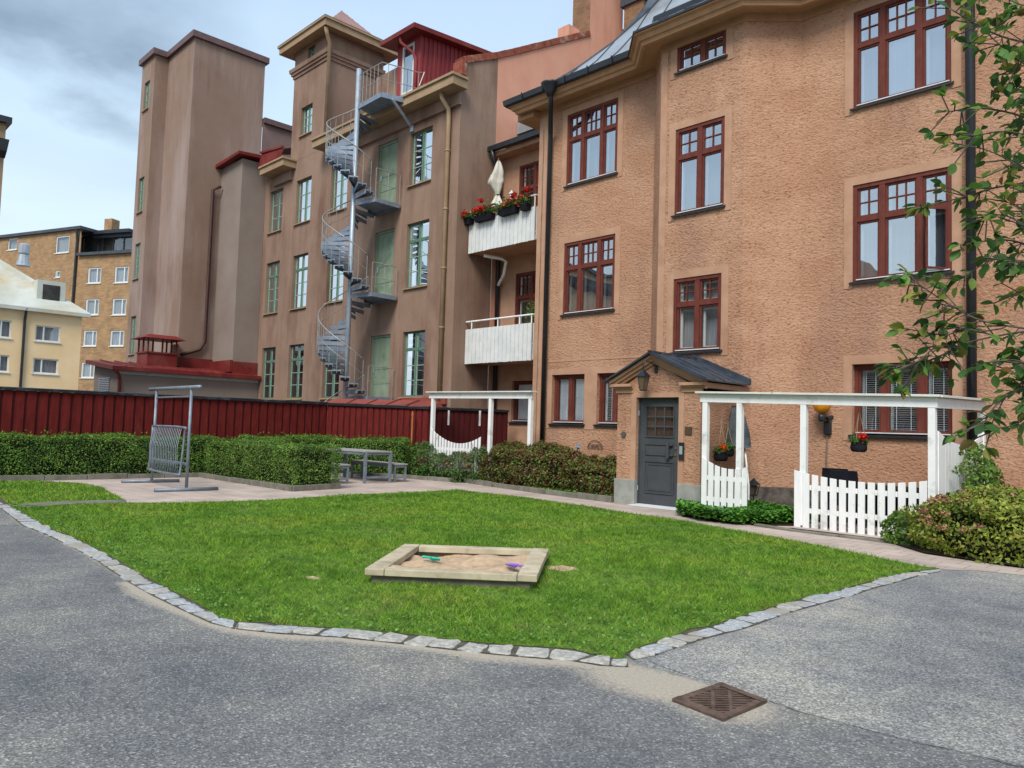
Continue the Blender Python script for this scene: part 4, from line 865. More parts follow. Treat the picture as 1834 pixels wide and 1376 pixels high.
ring(gz0-.03, gz1+.03, t=.024); ring(1.05, 1.28); ring(.28, .93); ring(.34, .87, gx0+.03, gx1-.03, e_=.012)
door = m.build('door', doorp, ob, label='slate grey entrance door with nine small panes')
m = MB(); m.poly([(gx0, yd+.012, gz0), (gx1, yd+.012, gz0), (gx1, yd+.012, gz1), (gx0, yd+.012, gz1)]); m.build('pane', glassd, door)
m = MB(); m.poly([(gx0, yd+.05, gz0), (gx1, yd+.05, gz0), (gx1, yd+.05, gz1), (gx0, yd+.05, gz1)]); m.build('inner_side', mat('brown_hall', (.07, .035, .025), (.1, .05, .035)), door)
m = MB(); hx = dx1-.27; m.box(hx-.03, hx+.03, yd-.09, yd-.06, 1.00, 1.33); m.beam((hx+.03, yd-.03, 1.27), (hx+.09, yd-.03, 1.27), .05, .03); m.beam((hx+.03, yd-.03, 1.06), (hx+.09, yd-.03, 1.06), .05, .03); m.box(hx-.015, hx+.06, yd-.06, yd, 1.25, 1.28); m.box(hx-.015, hx+.06, yd-.06, yd, 1.05, 1.08); m.build('handle', doorp, door, bevel=.005)
m = MB(); m.tube([(dx1-.12, yd-.015, 1.21), (dx1-.12, yd, 1.21)], .028, 12); m.tube([(dx1-.12, yd-.015, 1.08), (dx1-.12, yd, 1.08)], .028, 12); m.build('lock', mat('brass', (.5, .42, .28), None, .3, metal=.9), door)
m = MB(); [m.tube([(dx0+.02, yd-.045, z), (dx0+.02, yd-.045, z+.1)], .012, 6) for z in (.32, 1.85)]; m.build('hinge', galv, door)
m = MB(); m.poly([(dx0-.10, YP-.17, .015), (dx1+.05, YP-.17, .015), (dx1, YP+.10, .05), (dx0, YP+.10, .05)]); m.box(dx0, dx1, YP-.04, YP+.1, .0, .03); m.build('threshold', mat('light_threshold', (.55, .57, .58), (.62, .64, .65)), door)
# small things on the porch wall
t = thing('wall_lantern', 'black iron lantern hanging over the grey entrance door', 'wall lantern', (-9.1, YP-.3, 2.5))
lx, ly = -9.17, YP-.30
m = MB(); m.box(-9.10, -9.03, YP-.03, YP, 2.72, 2.98); m.tube(smoothpath([(-9.07, YP-.03, 2.8), (-9.09, YP-.12, 2.90), (-9.13, YP-.25, 2.92), (lx, ly, 2.86), (lx, ly, 2.76)], 5), .012, 6); m.build('bracket', black, t)
m = MB(); m.lathe((lx, ly, 2.62), [(.15, 0), (.145, .015), (.03, .12), (.015, .15)], 4, 1); m.lathe((lx, ly, 2.335), [(.07, 0), (.07, .02)], 4, 1)
for k in range(4): a = math.pi/4+k*math.pi/2; m.beam((lx+.066*math.cos(a), ly+.066*math.sin(a), 2.34), (lx+.12*math.cos(a), ly+.12*math.sin(a), 2.63), .012, .012)
m.build('lantern_frame', black, t)
m = MB(); m.lathe((lx, ly, 2.355), [(.062, 0), (.112, .265)], 4, 1); m.build('glass_shade', mat('smoky_glass', (.10, .075, .045), (.14, .10, .06), .15, spec=.8), t)
def small(name, label, cat, build):
    t = thing(name, label, cat, (0, 0, 0)); build(t); return t
t = thing('door_intercom', 'black entry phone with small screen right of the grey door', 'intercom', (-8.45, YP, 1.1))
m = MB(); m.box(-8.49, -8.37, YP-.05, YP-.016, .99, 1.33); m.build('housing', black, t, bevel=.006); m = MB(); m.box(-8.465, -8.395, YP-.054, YP-.051, 1.10, 1.26); m.build('screen', mat('pale_screen', (.25, .33, .34), (.3, .38, .4), .2), t)
m = MB(); m.box(-8.37, -8.21, YP-.02, YP, 1.48, 1.64); m.build('wall_plaque', mat('bronze', (.10, .065, .045), (.14, .09, .06), .5, metal=.4), label='small square bronze plaque right of the grey door', cat='plaque', bevel=.004)
m = MB(); m.tube([(-9.85, YP-.03, 1.45), (-9.85, YP, 1.45)], .06, 16); m.build('round_vent', mat('grey_vent', (.10, .09, .085), None, .6), label='round grey vent cap left of the grey door', cat='vent')
# wall scraps left of the porch
t = thing('wall_tap', 'small tap on the wall above the reddish bushes', 'tap', (0, 0, 0)); a = VY(1036, 803, YW)
m = MB(); m.tube([(a[0], YW-.09, a[2]+.03), (a[0], YW, a[2]+.03)], .018, 6); m.tube([(a[0], YW-.09, a[2]+.06), (a[0], YW-.09, a[2]-.05)], .014, 6); m.box(a[0]-.05, a[0]+.05, YW-.02, YW, a[2], a[2]+.12); m.build('tap_body', galv, t)
a = VY(1067, 798, YW); t = thing('iron_ornament', 'curled iron sun-shaped ornament on the wall above the reddish bushes', 'ornament', (a[0], YW, a[2])); m = MB()
for rr_, c0 in ((.24, 0), (.11, 0), (.11, -.12), (.11, .12)): m.tube([(a[0]+c0+rr_*math.cos(k*math.pi/12), YW-.03, a[2]-.06+rr_*.8*math.sin(k*math.pi/12)) for k in range(13)], .008, 5)
m.tube([(a[0]-.25, YW-.03, a[2]-.06), (a[0]+.25, YW-.03, a[2]-.06)], .008, 5); m.build('iron_curl', iron, t)
# ================================================================== FACTORY
YF = 15.4; ff = FY(YF); XFE = -18.45
fb = thing('factory_building', 'brown rendered old factory with green windows and a square roof tower', 'factory', (-25, 15.4, 0))
cols4 = [(-2.0225, -1.9465), (-1.872, -1.794), (-1.697, -1.6195), (-1.3675, -1.2890)]
H = []
rows = [((.0625, .2035), True), ((.3005, .4425), True), ((.529, .6465), False)]
for (a, b), tr in rows:
    for c, d2 in cols4: H.append((c*YF, d2*YF, HC+a*YF, HC+b*YF, tr))
doors = [(-1.4905*YF, -1.4145*YF, HC+a*YF, HC+b*YF) for a, b in ((.057, .203), (.288, .4432), (.503, .650))]
tw = [(VY(540, 194, YF)[0], VY(560, 190, YF)[0], HC+.768*YF, HC+.845*YF), (VY(552, 84, YF)[0], VY(565, 84, YF)[0], HC+.968*YF, HC+1.008*YF)]
XT0, XT1 = -29.45, -26.72
m = MB(); ZC = 12.35
wall(m, ff, -31.6, XFE, 0, ZC, [h[:4] for h in H]+doors+[(tw[0][0], tw[0][1], tw[0][2], ZC)] if False else [h[:4] for h in H]+doors, .22)
m.poly([(XFE, YF, 0), (XFE, 16.95, 0), (XFE, 16.95, 10), (XFE, YF, 10)])
m.build('wall', browns, fb)
for u0, u1, v0, v1, tr in H:
    low = v0 < 4; green_window(ff, u0, u1, v0, v1, fb, transom=tr, gl=glassd if low else glassf, bk=room if low else roomb)
for u0, u1, v0, v1 in doors:
    m = MB(); ff.box(m, u0, u0+.07, v0, v1, .06, .14); ff.box(m, u1-.07, u1, v0, v1, .06, .14); ff.box(m, u0+.07, u1-.07, v1-.07, v1, .06, .14); n = 9
    for i in range(n): a = u0+.07+(u1-u0-.14)*i/n; b = u0+.07+(u1-u0-.14)*(i+1)/n; ff.box(m, a+.003, b-.003, v0, v1-.07, .10, .13)
    ff.box(m, u0+.12, u1-.12, (v0+v1)/2-.06, (v0+v1)/2-.035, .085, .10); ff.box(m, u0+.12, u0+.145, v0+.1, (v0+v1)/2-.06, .085, .10); ff.box(m, u1-.145, u1-.12, v0+.1, (v0+v1)/2-.06, .085, .10)
    ff.box(m, u0+.12, u1-.12, v0+.55, v0+.575, .085, .10)
    o = m.build('door', doorg, fb); m = MB(); ff.box(m, u0+.12, u0+.16, v0+.95, v0+1.15, .05, .09); m.build('handle', galv, o)
# roof tower
m = MB(); ft = FY(YF-.004)
wall(m, ft, XT0, XT1, ZC, 17.1, [tw[0], tw[1]] if tw[0][2] > ZC else [tw[1]], .2)
for x in (XT0, XT1): m.poly([(x, YF-.004, ZC-.2), (x, 18.0, ZC-.2), (x, 18.0, 17.1), (x, YF-.004, 17.1)])
m.poly([(XT0, 18, ZC), (XT1, 18, ZC), (XT1, 18, 17.1), (XT0, 18, 17.1)])
tower = m.build('roof_tower', browns, fb)
for wv in tw:
    if wv[2] > ZC: green_window(ft, *wv, tower, transom=False, gl=glassf, bk=roomb)
loop = lambda e_: None
tp = [(XT0, 18.0), (XT0, YF), (XT1, YF), (XT1, 18.0)]
m = MB(); sweep(m, tp, [(0, 15.95), (.05, 15.95), (.05, 16.07), (.11, 16.08), (.11, 16.17), (.16, 16.19), (.18, 16.34), (.10, 16.38), (0, 16.40)])
sweep(m, tp, [(0, 16.95), (.04, 16.95), (.04, 17.0), (0, 17.05)]); m.build('string_course', browns, tower)
tp2 = [(XT0, 18.0), (XT0, YF), (XT1, YF), (XT1, 18.0), (XT0, 18.0), (XT0, YF)]
m = MB(); q_ = [offset_path([(XT1, 18.0), (XT0, 18.0), (XT0, YF), (XT1, YF), (XT1, 18.0), (XT0, 18.0)], -e_ if False else e_)[1:5] for e_ in (0, .52)]
def rectring(m, e0, z0, e1, z1):
    A = [(XT0-e0, YF-e0, z0), (XT1+e0, YF-e0, z0), (XT1+e0, 18+e0, z0), (XT0-e0, 18+e0, z0)]; B = [(XT0-e1, YF-e1, z1), (XT1+e1, YF-e1, z1), (XT1+e1, 18+e1, z1), (XT0-e1, 18+e1, z1)]
    for i in range(4): j = (i+1) % 4; m.poly([A[i], A[j], B[j], B[i]])
for a, b in (((0, 17.08), (.50, 17.02)), ((.50, 17.02), (.50, 17.27)), ((.50, 17.27), (.56, 17.28)), ((.56, 17.28), (.56, 17.37)), ((.56, 17.37), (.3, 17.40))): rectring(m, *a, *b)
m.build('cornice', coret, tower)
m = MB(); apx = ((XT0+XT1)/2, 16.7, 19.0)
A = [(XT0-.57, YF-.57, 17.375), (XT1+.57, YF-.57, 17.375), (XT1+.57, 18.57, 17.375), (XT0-.57, 18.57, 17.375)]
M_ = [((XT0+XT1)/2+(p[0]-(XT0+XT1)/2)*.62, 16.7+(p[1]-16.7)*.62, 17.72) for p in A]
for i in range(4): j = (i+1) % 4; m.poly([A[i], A[j], M_[j], M_[i]]); m.poly([M_[i], M_[j], apx])
m.build('pyramid_roof', mat('faded_red_roof', (.26, .15, .13), (.33, .20, .18), .6, 2, 3), tower)
m = MB()
for i in range(1, 14):
    f = i/14; a = Vector(M_[1]).lerp(Vector(M_[2]), f); m.beam(a, a.lerp(Vector(apx), min(f, 1-f)*2*.999) if False else Vector(apx).lerp(a, 1) if False else (a+(Vector(apx)-(Vector(M_[1])+Vector(M_[2]))/2)*(1-abs(2*f-1))), .03, .03)
m.build('roof_ribs', mat('pinkish_rib', (.36, .24, .22), None, .6), tower)
# tower downpipe on the corner
m = MB(); m.tube([(-26.35, 15.0, 17.0), (-26.4, 15.1, 16.75), (-26.52, 15.3, 16.5), (-26.55, 15.3, 12.6)], .075, 8); m.build('downpipe', coret, fb, smooth=True)
# main cornices left and right of the tower
def cor(x0, x1, zb):
    m = MB(); m.box(x0, x1, YF-.60, YF-.001, zb, zb+.27); m.box(x0-.03, x1+.05, YF-.66, YF-.001, zb+.272, zb+.36); m.build('cornice', coret, fb, bevel=.01); m = MB(); m.box(x0+.35, x1-.25, YF-.10, YF-.001, zb-.40, zb-.003); m.build('frieze', browns, fb)
    m = MB(); m.box(x0+.33, x1-.23, YF-.13, YF-.001, zb-.43, zb-.402); m.build('drip_edge', browns, fb)
cor(-26.65, -18.15, 12.15); cor(-31.0, -28.95, 12.02)
m = MB(); x = -18.95; m.tube([(x, 15.0, 12.15), (x+.0, 15.02, 12.0), (x+.05, 15.27, 11.7), (x+.05, 15.30, 11.4), (x+.05, 15.30, 1.8)], .075, 8)
for z in (10.3, 8.4, 6.5, 4.6): m.tube([(x+.05, 15.3, z), (x+.05, 15.3, z+.05)], .088, 8)
m.build('downpipe', coret, fb, smooth=True)
# flat roof and red seam roof between towers
m = MB(); m.poly([(-31, YF+.03, 12.52), (XFE, YF+.03, 12.52), (XFE, 22, 12.6), (-31, 22, 12.6)]); m.build('roof', redm, fb)
m = MB(); m.extr([(-31.35, 14.86, 12.40), (-29.46, 14.86, 12.40), (-29.46, 15.02, 12.92), (-31.35, 15.02, 13.12)], (0, .06, 0))
for i in range(12): x = -31.3+i*.16; m.beam((x, 14.85, 12.42), (x, 15.01, 13.1-.1*i/11), .02, .03)
m.beam((-31.4, 15.02, 13.16), (-29.46, 15.02, 12.96), .14, .09); m.poly([(-31.35, 15.05, 13.1), (-29.46, 15.05, 12.9), (-29.46, 17, 13.6), (-31.35, 17, 13.6)])
m.build('mansard_roof', redm, fb)
# fire wall rising to the chimney
m = MB(); za, zb3 = 13.05, 16.4
pts = [(XFE, 15.42, 13.15), (XFE, 15.5, 13.2), (XFE, 16.95, 13.83), (XFE, 21.6, 16.38), (XFE, 25, 18.2)]
m.poly([(XFE, YF, 10), (XFE, 16.95, 10), pts[2], pts[1], pts[0], (XFE, YF, 13.15)]); m.poly([(XFE-.4, 15.42, 12), (XFE, 15.42, 12), (XFE, 15.42, za), (XFE-.4, 15.42, za)]); m.build('fire_wall', browns, fb)
m = MB(); m.poly([(XFE+.003, 16.95, 0), (XFE+.003, 25, 0), (XFE+.003, 25, 18.2), (XFE+.003, 21.6, 16.38), (XFE+.003, 16.95, 13.83)]); m.build('fire_wall', salmon, fb)
m = MB()
P_ = [Vector(p) for p in ((XFE-.18, 15.46, 12.72), (XFE-.18, 15.47, 13.22), (XFE-.18, 16.95, 13.92), (XFE-.18, 21.6, 16.50))]
for a, b in zip(P_, P_[1:]):
    n = max(1, round((b-a).length/.42))
    for i in range(n): p = a.lerp(b, i/n); q = a.lerp(b, (i+1)/n-.02/n); m.beam(p, q+Vector((0, 0, random.uniform(-.01, .01))), .46, .22, up=(0, 0, 1) if abs((b-a).normalized().z) < .95 else (0, 1, 0))
m.build('tile_coping', terra, fb, bevel=.015)
m = MB(); m.box(XFE-.85, XFE, 21.6, 23.6, 14, 22); o = m.build('chimney', salmon, fb)
m = MB(); m.box(XFE-.86, XFE-.002, 21.585, 21.6, 14, 22); m.build('brick_face', brickc, o)
m = MB(); m.box(XFE-.8, XFE-.25, 20.7, 21.3, 15, 16.6); m.build('chimney', salmon, fb)
# chimney of the orange house behind the roof edge
a = VD(1117, 60, 29); 
m = MB(); zb4 = VD(1130, 14, 29).z; m.box(a.x-.0, a.x+.9, a.y, a.y+1.0, 11, zb4); o = m.build('chimney', brickc, ob)
m = MB(); m.box(a.x-.12, a.x+1.0, a.y-.1, a.y+1.1, zb4, zb4+3); m.build('metal_flashing', seam, o)
# ---- red dormer on the factory roof
YD = 15.75; fdm = FY(YD); dxl, dxr = -22.5, -21.2; m = MB(); ddx0, ddx1, ddz0, ddz1 = -1.4085*YD, -1.3655*YD, 12.55, HC+.857*YD
wall(m, fdm, dxl, dxr, 12.5, 15.2, [(ddx0, ddx1, ddz0, ddz1)], .08); n = 64
dmr = m.build('dormer', redd, fb)
m = MB()
for i in range(n):
    y0 = YD+(22-YD)*i/n; y1 = YD+(22-YD)*(i+1)/n; e_ = .0 if i % 2 else .035; m.box(dxr-.02, dxr+e_, y0+.002, y1-.002, 12.5, 15.15+(y0-YD)*.075)
m.build('board_cladding', redd, dmr)
m = MB(); m.extr([(dxl-.35, YD-.55, 15.08), (dxr+.38, YD-.55, 15.08), (dxr+.38, 22, 15.62), (dxl-.35, 22, 15.62)], (0, 0, .16)); m.build('dormer_roof', redm, dmr)
m = MB(); m.tube([(-21.75, YD-.45, 15.1), (-21.75, YD-.42, 14.9), (-21.45, YD-.12, 14.55), (-21.32, YD-.06, 14.3), (-21.3, YD-.06, 12.6)], .055, 8); m.build('downpipe', redd, dmr, smooth=True)
m = MB()
for bx in ((ddx0, ddx0+.07, ddz0, ddz1), (ddx1-.07, ddx1, ddz0, ddz1), (ddx0+.07, ddx1-.07, ddz1-.07, ddz1), (ddx0+.07, ddx1-.07, ddz0, ddz0+.75)): fdm.box(m, *bx, -.01, .05)
dd_ = m.build('door', white, dmr); m = MB(); m.poly([fdm.p(ddx0+.07, ddz0+.75, .02), fdm.p(ddx1-.07, ddz0+.75, .02), fdm.p(ddx1-.07, ddz1-.07, .02), fdm.p(ddx0+.07, ddz1-.07, .02)]); m.build('pane', glass, dd_)
back(fdm, ddx0, ddx1, ddz0, ddz1, .075, roomb, dd_)
m = MB(); m.box(-24.2, -22.52, 16.0, 19, 12.5, 14.6); m.build('roof_wall', browns, fb)
# ================================================================== STAIR SHAFT TOWER
tt = thing('stair_shaft_tower', 'tall windowless brown rendered tower with stepped corner beside the factory', 'tower', (-34, 13, 0))
XT, Y1, XB, YA, XLf, ZTT = -33.7, 12.8, -36.72, 12.2, -38.4, 18.35
fa = FY(YA); m = MB(); wins = [(-3.112*YA, -3.055*YA, HC+a*YA, HC+b*YA) for a, b in ((1.185, 1.295), (.785, .918), (.528, .662), (.24, .383))]
wall(m, fa, XLf, XB, 0, ZTT, wins, .2); m.poly([(XB, YA, 0), (XB, Y1, 0), (XB, Y1, ZTT), (XB, YA, ZTT)]); m.poly([(XB, Y1, 0), (XT, Y1, 0), (XT, Y1, ZTT), (XB, Y1, ZTT)])
m.poly([(XT, Y1, 0), (XT, 16.1, 0), (XT, 16.1, ZTT), (XT, Y1, ZTT)]); m.poly([(XT, 16.1, 0), (XLf, 16.1, 0), (XLf, 16.1, ZTT), (XT, 16.1, ZTT)]); m.poly([(XLf, YA, 0), (XLf, 16.1, 0), (XLf, 16.1, ZTT), (XLf, YA, ZTT)])
m.build('wall', towers, tt)
m = MB(); sweep(m, [(XLf, 16.1), (XLf, YA), (XB, YA), (XB, Y1), (XT, Y1), (XT, 16.1), (XLf, 16.1)], [(0, ZTT-.05), (.14, ZTT-.05), (.14, ZTT+.22), (-.3, ZTT+.25)]); m.poly([(XLf, YA, ZTT+.1), (XB, YA, ZTT+.1), (XB, Y1, ZTT+.1), (XT, Y1, ZTT+.1), (XT, 16.1, ZTT+.1), (XLf, 16.1, ZTT+.1)])
m.build('metal_coping', mat('mauve_coping', (.12, .075, .075), (.16, .10, .10), .5), tt)
for wv in wins: green_window(fa, *wv, tt, gl=glassf, d=.08)
# lower wing behind and the pier in front
m = MB(); xg = XT-.0; m.poly([(xg, 16.12, 0), (xg, 21, 0), (xg, 21, 15.5), (xg, 16.12, 15.5)]); m.build('rear_wing', purplep, tt)
m = MB(); m.box(XT-.5, xg+.14, 16.15, 21, 15.45, 15.7); m.build('metal_coping', MATS['mauve_coping'], tt)
m = MB(); m.box(XT+.002, -31.6, 14.3, 15.39, 3, 12.78); m.build('pier', mat('grey_brown_render', (.235, .185, .155), (.28, .23, .20), .93, .5, 6, bump=.2, bscale=8), tt)
m = MB(); m.hexa([(-34.1, 14.0, 12.72), (-31.35, 14.0, 12.86), (-31.35, 15.5, 12.95), (-34.1, 15.5, 12.8), (-34.1, 14.0, 12.88), (-31.35, 14.0, 12.98), (-31.35, 15.5, 13.1), (-34.1, 15.5, 12.95)]); m.build('pier_roof', redm, tt)
m = MB(); m.tube([(XT+.25, 14.2, 11.9), (XT+.12, 13.9, 11.7), (XT+.12, 13.9, 4.9), (XT+.1, 13.7, 4.55), (XT+.1, 12.9, 4.25)], .07, 8); m.build('downpipe', mat('dark_brown_pipe', (.05, .025, .02), (.07, .035, .03), .5), tt, smooth=True)
# ---- low annex
an = thing('low_annex', 'low grey brown annex with dark red sheet roof at the foot of the tower', 'annex', (-31.4, 12, 0))
XA, YA0 = -31.4, 9.75
m = MB(); m.poly([(XA, YA0, 0), (XA, 15.39, 0), (XA, 15.39, 3.3), (XA, YA0, 3.3)]); m.poly([(XA, YA0, 0), (-34.3, YA0, 0), (-34.3, YA0, 3.7), (XA, YA0, 3.3)]); m.poly([(-34.3, YA0, 0), (-34.3, Y1, 0), (-34.3, Y1, 3.7), (-34.3, YA0, 3.7)]); m.build('wall', MATS['grey_brown_render'], an)
m = MB(); m.box(XA, XA+.06, YA0, 15.38, 3.14, 3.27); m.build('white_fascia', mat('grey_white_fascia', (.38, .38, .36), (.46, .46, .44)), an)
m = MB(); m.hexa([(XA+.3, YA0-.3, 3.27), (-34.5, YA0-.3, 3.62), (-34.5, 15.38, 3.72), (XA+.3, 15.38, 3.27), (XA+.3, YA0-.3, 3.42), (-34.5, YA0-.3, 3.78), (-34.5, 15.38, 3.85), (XA+.3, 15.38, 3.42)])
for i in range(10): y = YA0+.2+i*.56; m.beam((XA+.28, y, 3.44), (-34.4, y, 3.82), .03, .05)
m.box(XT+.005, XT+.1, Y1, 14.29, 3.6, 4.15); m.box(XT+.1, -31.55, 14.18, 14.29, 3.55, 4.05); m.box(-31.598, -31.5, 14.3, 15.38, 3.4, 4.0)
m.build('roof', redm, an)
m = MB(); m.box(-34.15, -32.95, 11.3, 12.5, 3.5, 4.2); m.box(-34.2, -32.9, 11.25, 12.55, 4.17, 4.23)
for x in (-34.1, -33.55, -33.0):
    for y in (11.33, 11.9, 12.47):
        if x == -33.55 and y == 11.9: continue
        m.box(x-.03, x+.03, y-.03, y+.03, 4.23, 4.78)
o = m.build('roof_vent', redm, an); m = MB(); m.hexa([(-34.4, 11.05, 4.78), (-32.7, 11.05, 4.78), (-32.7, 12.75, 4.78), (-34.4, 12.75, 4.78), (-34.1, 11.35, 4.95), (-33.0, 11.35, 4.95), (-33.0, 12.45, 4.95), (-34.1, 12.45, 4.95)]); m.build('vent_cap', redm, o)
m = MB(); fva = FY(YA0)
for k in range(9): fva.box(m, -33.6, -32.3, 2.35+k*.07, 2.39+k*.07, -.04, -.005)
fva.box(m, -33.65, -32.25, 2.28, 2.32, -.045, -.003); fva.box(m, -33.65, -32.25, 2.98, 3.02, -.045, -.003); m.build('louvre_grille', galv, an)
m = MB(); m.tube([(XA+.25, YA0-.2, 3.28), (XA+.12, YA0+.0, 3.1), (XA+.08, YA0+.05, 2.9), (XA+.08, YA0+.05, .2)], .055, 8); m.build('downpipe', redm, an, smooth=True)
# ---- red roofed shed behind the fence
sh = thing('shed', 'low shed with faded red sheet metal hip roof behind the fence', 'shed', (-20.5, 14, 0))
A0, A1, A2, A3, RD0, RD1 = (-22.75, 12.95, 2.02), (-21.5, 12.75, 2.05), (-18.75, 14.45, 2.02), (-18.75, 15.38, 2.1), (-21.75, 13.35, 2.3), (-20.9, 15.3, 2.33)
m = MB(); m.poly([A0, A1, RD0]); m.poly([A1, A2, A3, (-18.8, 15.38, 2.3), RD1, RD0]); m.poly([A0, RD0, RD1, (-21.8, 15.3, 2.1)]); 
for f in (.2, .4, .6, .8): a = Vector(A1).lerp(Vector(A2), f); b = Vector(RD0).lerp(Vector((-18.8, 15.3, 2.3)), f); m.beam(a+Vector((0, 0, .02)), b+Vector((0, 0, .02)), .025, .03)
m.box(-20.9, -18.6, 15.3, 15.39, 2.2, 2.42); m.build('roof', mat('faded_red_sheet', (.21, .05, .042), (.28, .08, .065), .5, 1, 4), sh)
m = MB(); m.prism([(-22.6, 13.1), (-21.5, 12.9), (-18.8, 14.55), (-18.8, 15.3), (-21.7, 15.2)], 0, 2.0); m.build('wall', redd, sh)
# ================================================================== SPIRAL STAIR
CX, CY = -22.4, 14.1; LV = [0.0, 2.42, 5.88, 9.06, 12.38]
ss = thing('spiral_staircase', 'galvanised steel spiral fire escape climbing the factory wall', 'spiral staircase', (CX, CY, 0))
MB().tube([(CX, CY, 0), (CX, CY, 13.7)], .085, 12).build('pole', galv, ss, smooth=True)
def sector(a0, a1, r0, r1, z, th=.04, lip=.13):
    m = MB(); A = [(CX+r0*math.cos(a0), CY+r0*math.sin(a0)), (CX+r1*math.cos(a0), CY+r1*math.sin(a0)), (CX+r1*math.cos(a1), CY+r1*math.sin(a1)), (CX+r0*math.cos(a1), CY+r0*math.sin(a1))]
    m.prism(A, z-th, z)
    for i, j in ((0, 1), (2, 3)): p, q = A[i], A[j]; m.beam((*p, z-lip/2-.0), (*q, z-lip/2), .012, lip)
    return m
rail, mid, posts = [], [], MB()
for f in range(4):
    za_, zb_ = LV[f], LV[f+1]; n = round((zb_-za_)/.2); start, end = math.radians(8), math.radians(-258)
    if f == 0: n = 12; start = math.radians(-78)
    for i in range(1, n):
        z = za_+(zb_-za_)*i/n; a = start+(end-start)*(i-.5)/(n-1); w = math.radians(9.5)
        if z < 1.2: continue
        sector(a-w, a+w*.85, .07, 1.0, z).build('tread', galvt, ss)
        if 1: MB().tube([(CX+1.0*math.cos(a), CY+1.0*math.sin(a), z-.1), (CX+1.0*math.cos(a), CY+1.0*math.sin(a), z+1.0)], .011, 5).build('baluster', railm, ss)
        rail.append((CX+1.0*math.cos(a), CY+1.0*math.sin(a), z+1.0)); mid.append((CX+1.0*math.cos(a), CY+1.0*math.sin(a), z+.5))
    mm = MB(); mm.tube(smoothpath(rail, 3), .02, 6); mm.build('handrail', railm, ss, smooth=True); mm = MB(); mm.tube(smoothpath(mid, 3), .011, 5); mm.build('mid_rail', railm, ss, smooth=True); rail, mid = [], []
for z in LV[1:4]:
    m = MB(); pg_ = [(CX, CY), (-21.38, 14.3), (-21.42, 15.34), (-22.95, 15.34), (-22.75, 14.9)]; m.prism(pg_, z-.05, z)
    for p, q in zip(pg_, pg_[1:]): m.beam((*p, z-.07), (*q, z-.07), .015, .14)
    m.build('landing', galvt, ss)
    m = MB(); m.tube([(-21.38, 14.3, z+1.0), (-21.42, 15.3, z+1.0)], .018, 6); m.tube([(-21.38, 14.3, z+.5), (-21.42, 15.3, z+.5)], .011, 5)
    for y in (14.3, 14.8, 15.28): m.tube([(-21.4, y, z-.1), (-21.4, y, z+1.0)], .011, 5)
    m.build('landing_rail', railm, ss)
z = LV[4]; m = MB(); pg_ = [(CX, CY-.02), (-20.9, 14.03), (-20.68, 14.9), (-21.0, 15.72), (-22.4, 15.72), (-22.7, 14.95)]
m.prism(pg_, z-.02, z+.05)
for p, q in zip(pg_, pg_[1:]): m.beam((*p, z-.04), (*q, z-.04), .02, .16)
m.build('top_landing', galvt, ss)
m = MB(); m.beam((-20.8, 14.4, z-.1), (-20.95, 15.36, 11.65), .07, .07); m.box(-21.02, -20.86, 15.33, 15.39, 11.5, 11.8); m.build('brace', galv, ss)
m = MB(); rl = [(-22.25, 14.05), (-20.9, 14.03), (-20.68, 14.9), (-20.6, 15.3)]
for h_ in (1.05, .5): m.tube([(*p, z+h_) for p in rl], .018 if h_ > 1 else .011, 6)
for p, q in zip(rl, rl[1:]):
    n = max(1, round((Vector(q)-Vector(p)).length/.24))
    for i in range(n+1): c_ = Vector(p).lerp(Vector(q), i/n); m.tube([(c_.x, c_.y, z), (c_.x, c_.y, z+1.05)], .011, 5)
m.tube([(-20.6, 15.3, z+1.05), (-20.35, 15.35, z+1.0), (-20.4, 15.2, z+.5), (-20.6, 15.3, z+.5)], .018, 6)
m.build('landing_rail', railm, ss)
# ================================================================== FAR HOUSES
XY_ = -62.0; fy_ = FXe(XY_); a = VX(148, 560, XY_); b = VX(-30, 545, XY_)
yh = thing('yellow_house', 'cream yellow two storey house with pale sheet metal roof', 'house', (XY_, a[1], 0)); ytop = a[2]
def rx(p0, p1, fr, x):
    A = VX(*p0, x); B = VX(*p1, x); return A[1], B[1], B[2], A[2]
yw = [rx((64, 582), (107, 614), fy_, XY_), rx((-6, 572), (19, 606), fy_, XY_), rx((60, 641), (103, 671), fy_, XY_), rx((-8, 635), (15, 667), fy_, XY_)]
m = MB(); wall(m, fy_, b[1]-12, a[1], 0, ytop, yw, .15); m.poly([(XY_, a[1], 0), (XY_-10, a[1], 0), (XY_-10, a[1], ytop), (XY_, a[1], ytop)]); m.build('wall', yellow, yh)
for wv in yw: simple_window(fy_, *wv, yh, white, mull=(.34,), F=.09, d=.08)
rp = VX(62, 487, XY_-5); 
m = MB(); m.poly([(XY_+.4, a[1]+.5, ytop-.1), (XY_+.4, b[1]-12, ytop-.1), (XY_-5.5, b[1]-12, ytop+4.3), (XY_-5.5, a[1]-5.0, ytop+4.3)]); m.poly([(XY_+.4, a[1]+.5, ytop-.1), (XY_-5.5, a[1]-5.0, ytop+4.3), (XY_-11, a[1]+.5, ytop-.1)]); m.box(XY_, XY_+.45, b[1]-12, a[1]+.4, ytop-.35, ytop-.11)
m.build('roof', palero, yh)
m = MB(); q = VX(86, 534, XY_-1.5); m.box(XY_-3.5, XY_-.7, q[1]-.9, q[1]+.9, ytop+.2, ytop+2.1); o = m.build('dormer', palero, yh); m = MB(); m.poly([(XY_-.68, q[1]-.55, ytop+.6), (XY_-.68, q[1]+.55, ytop+.6), (XY_-.68, q[1]+.55, ytop+1.8), (XY_-.68, q[1]-.55, ytop+1.8)]); m.build('window', room, o)
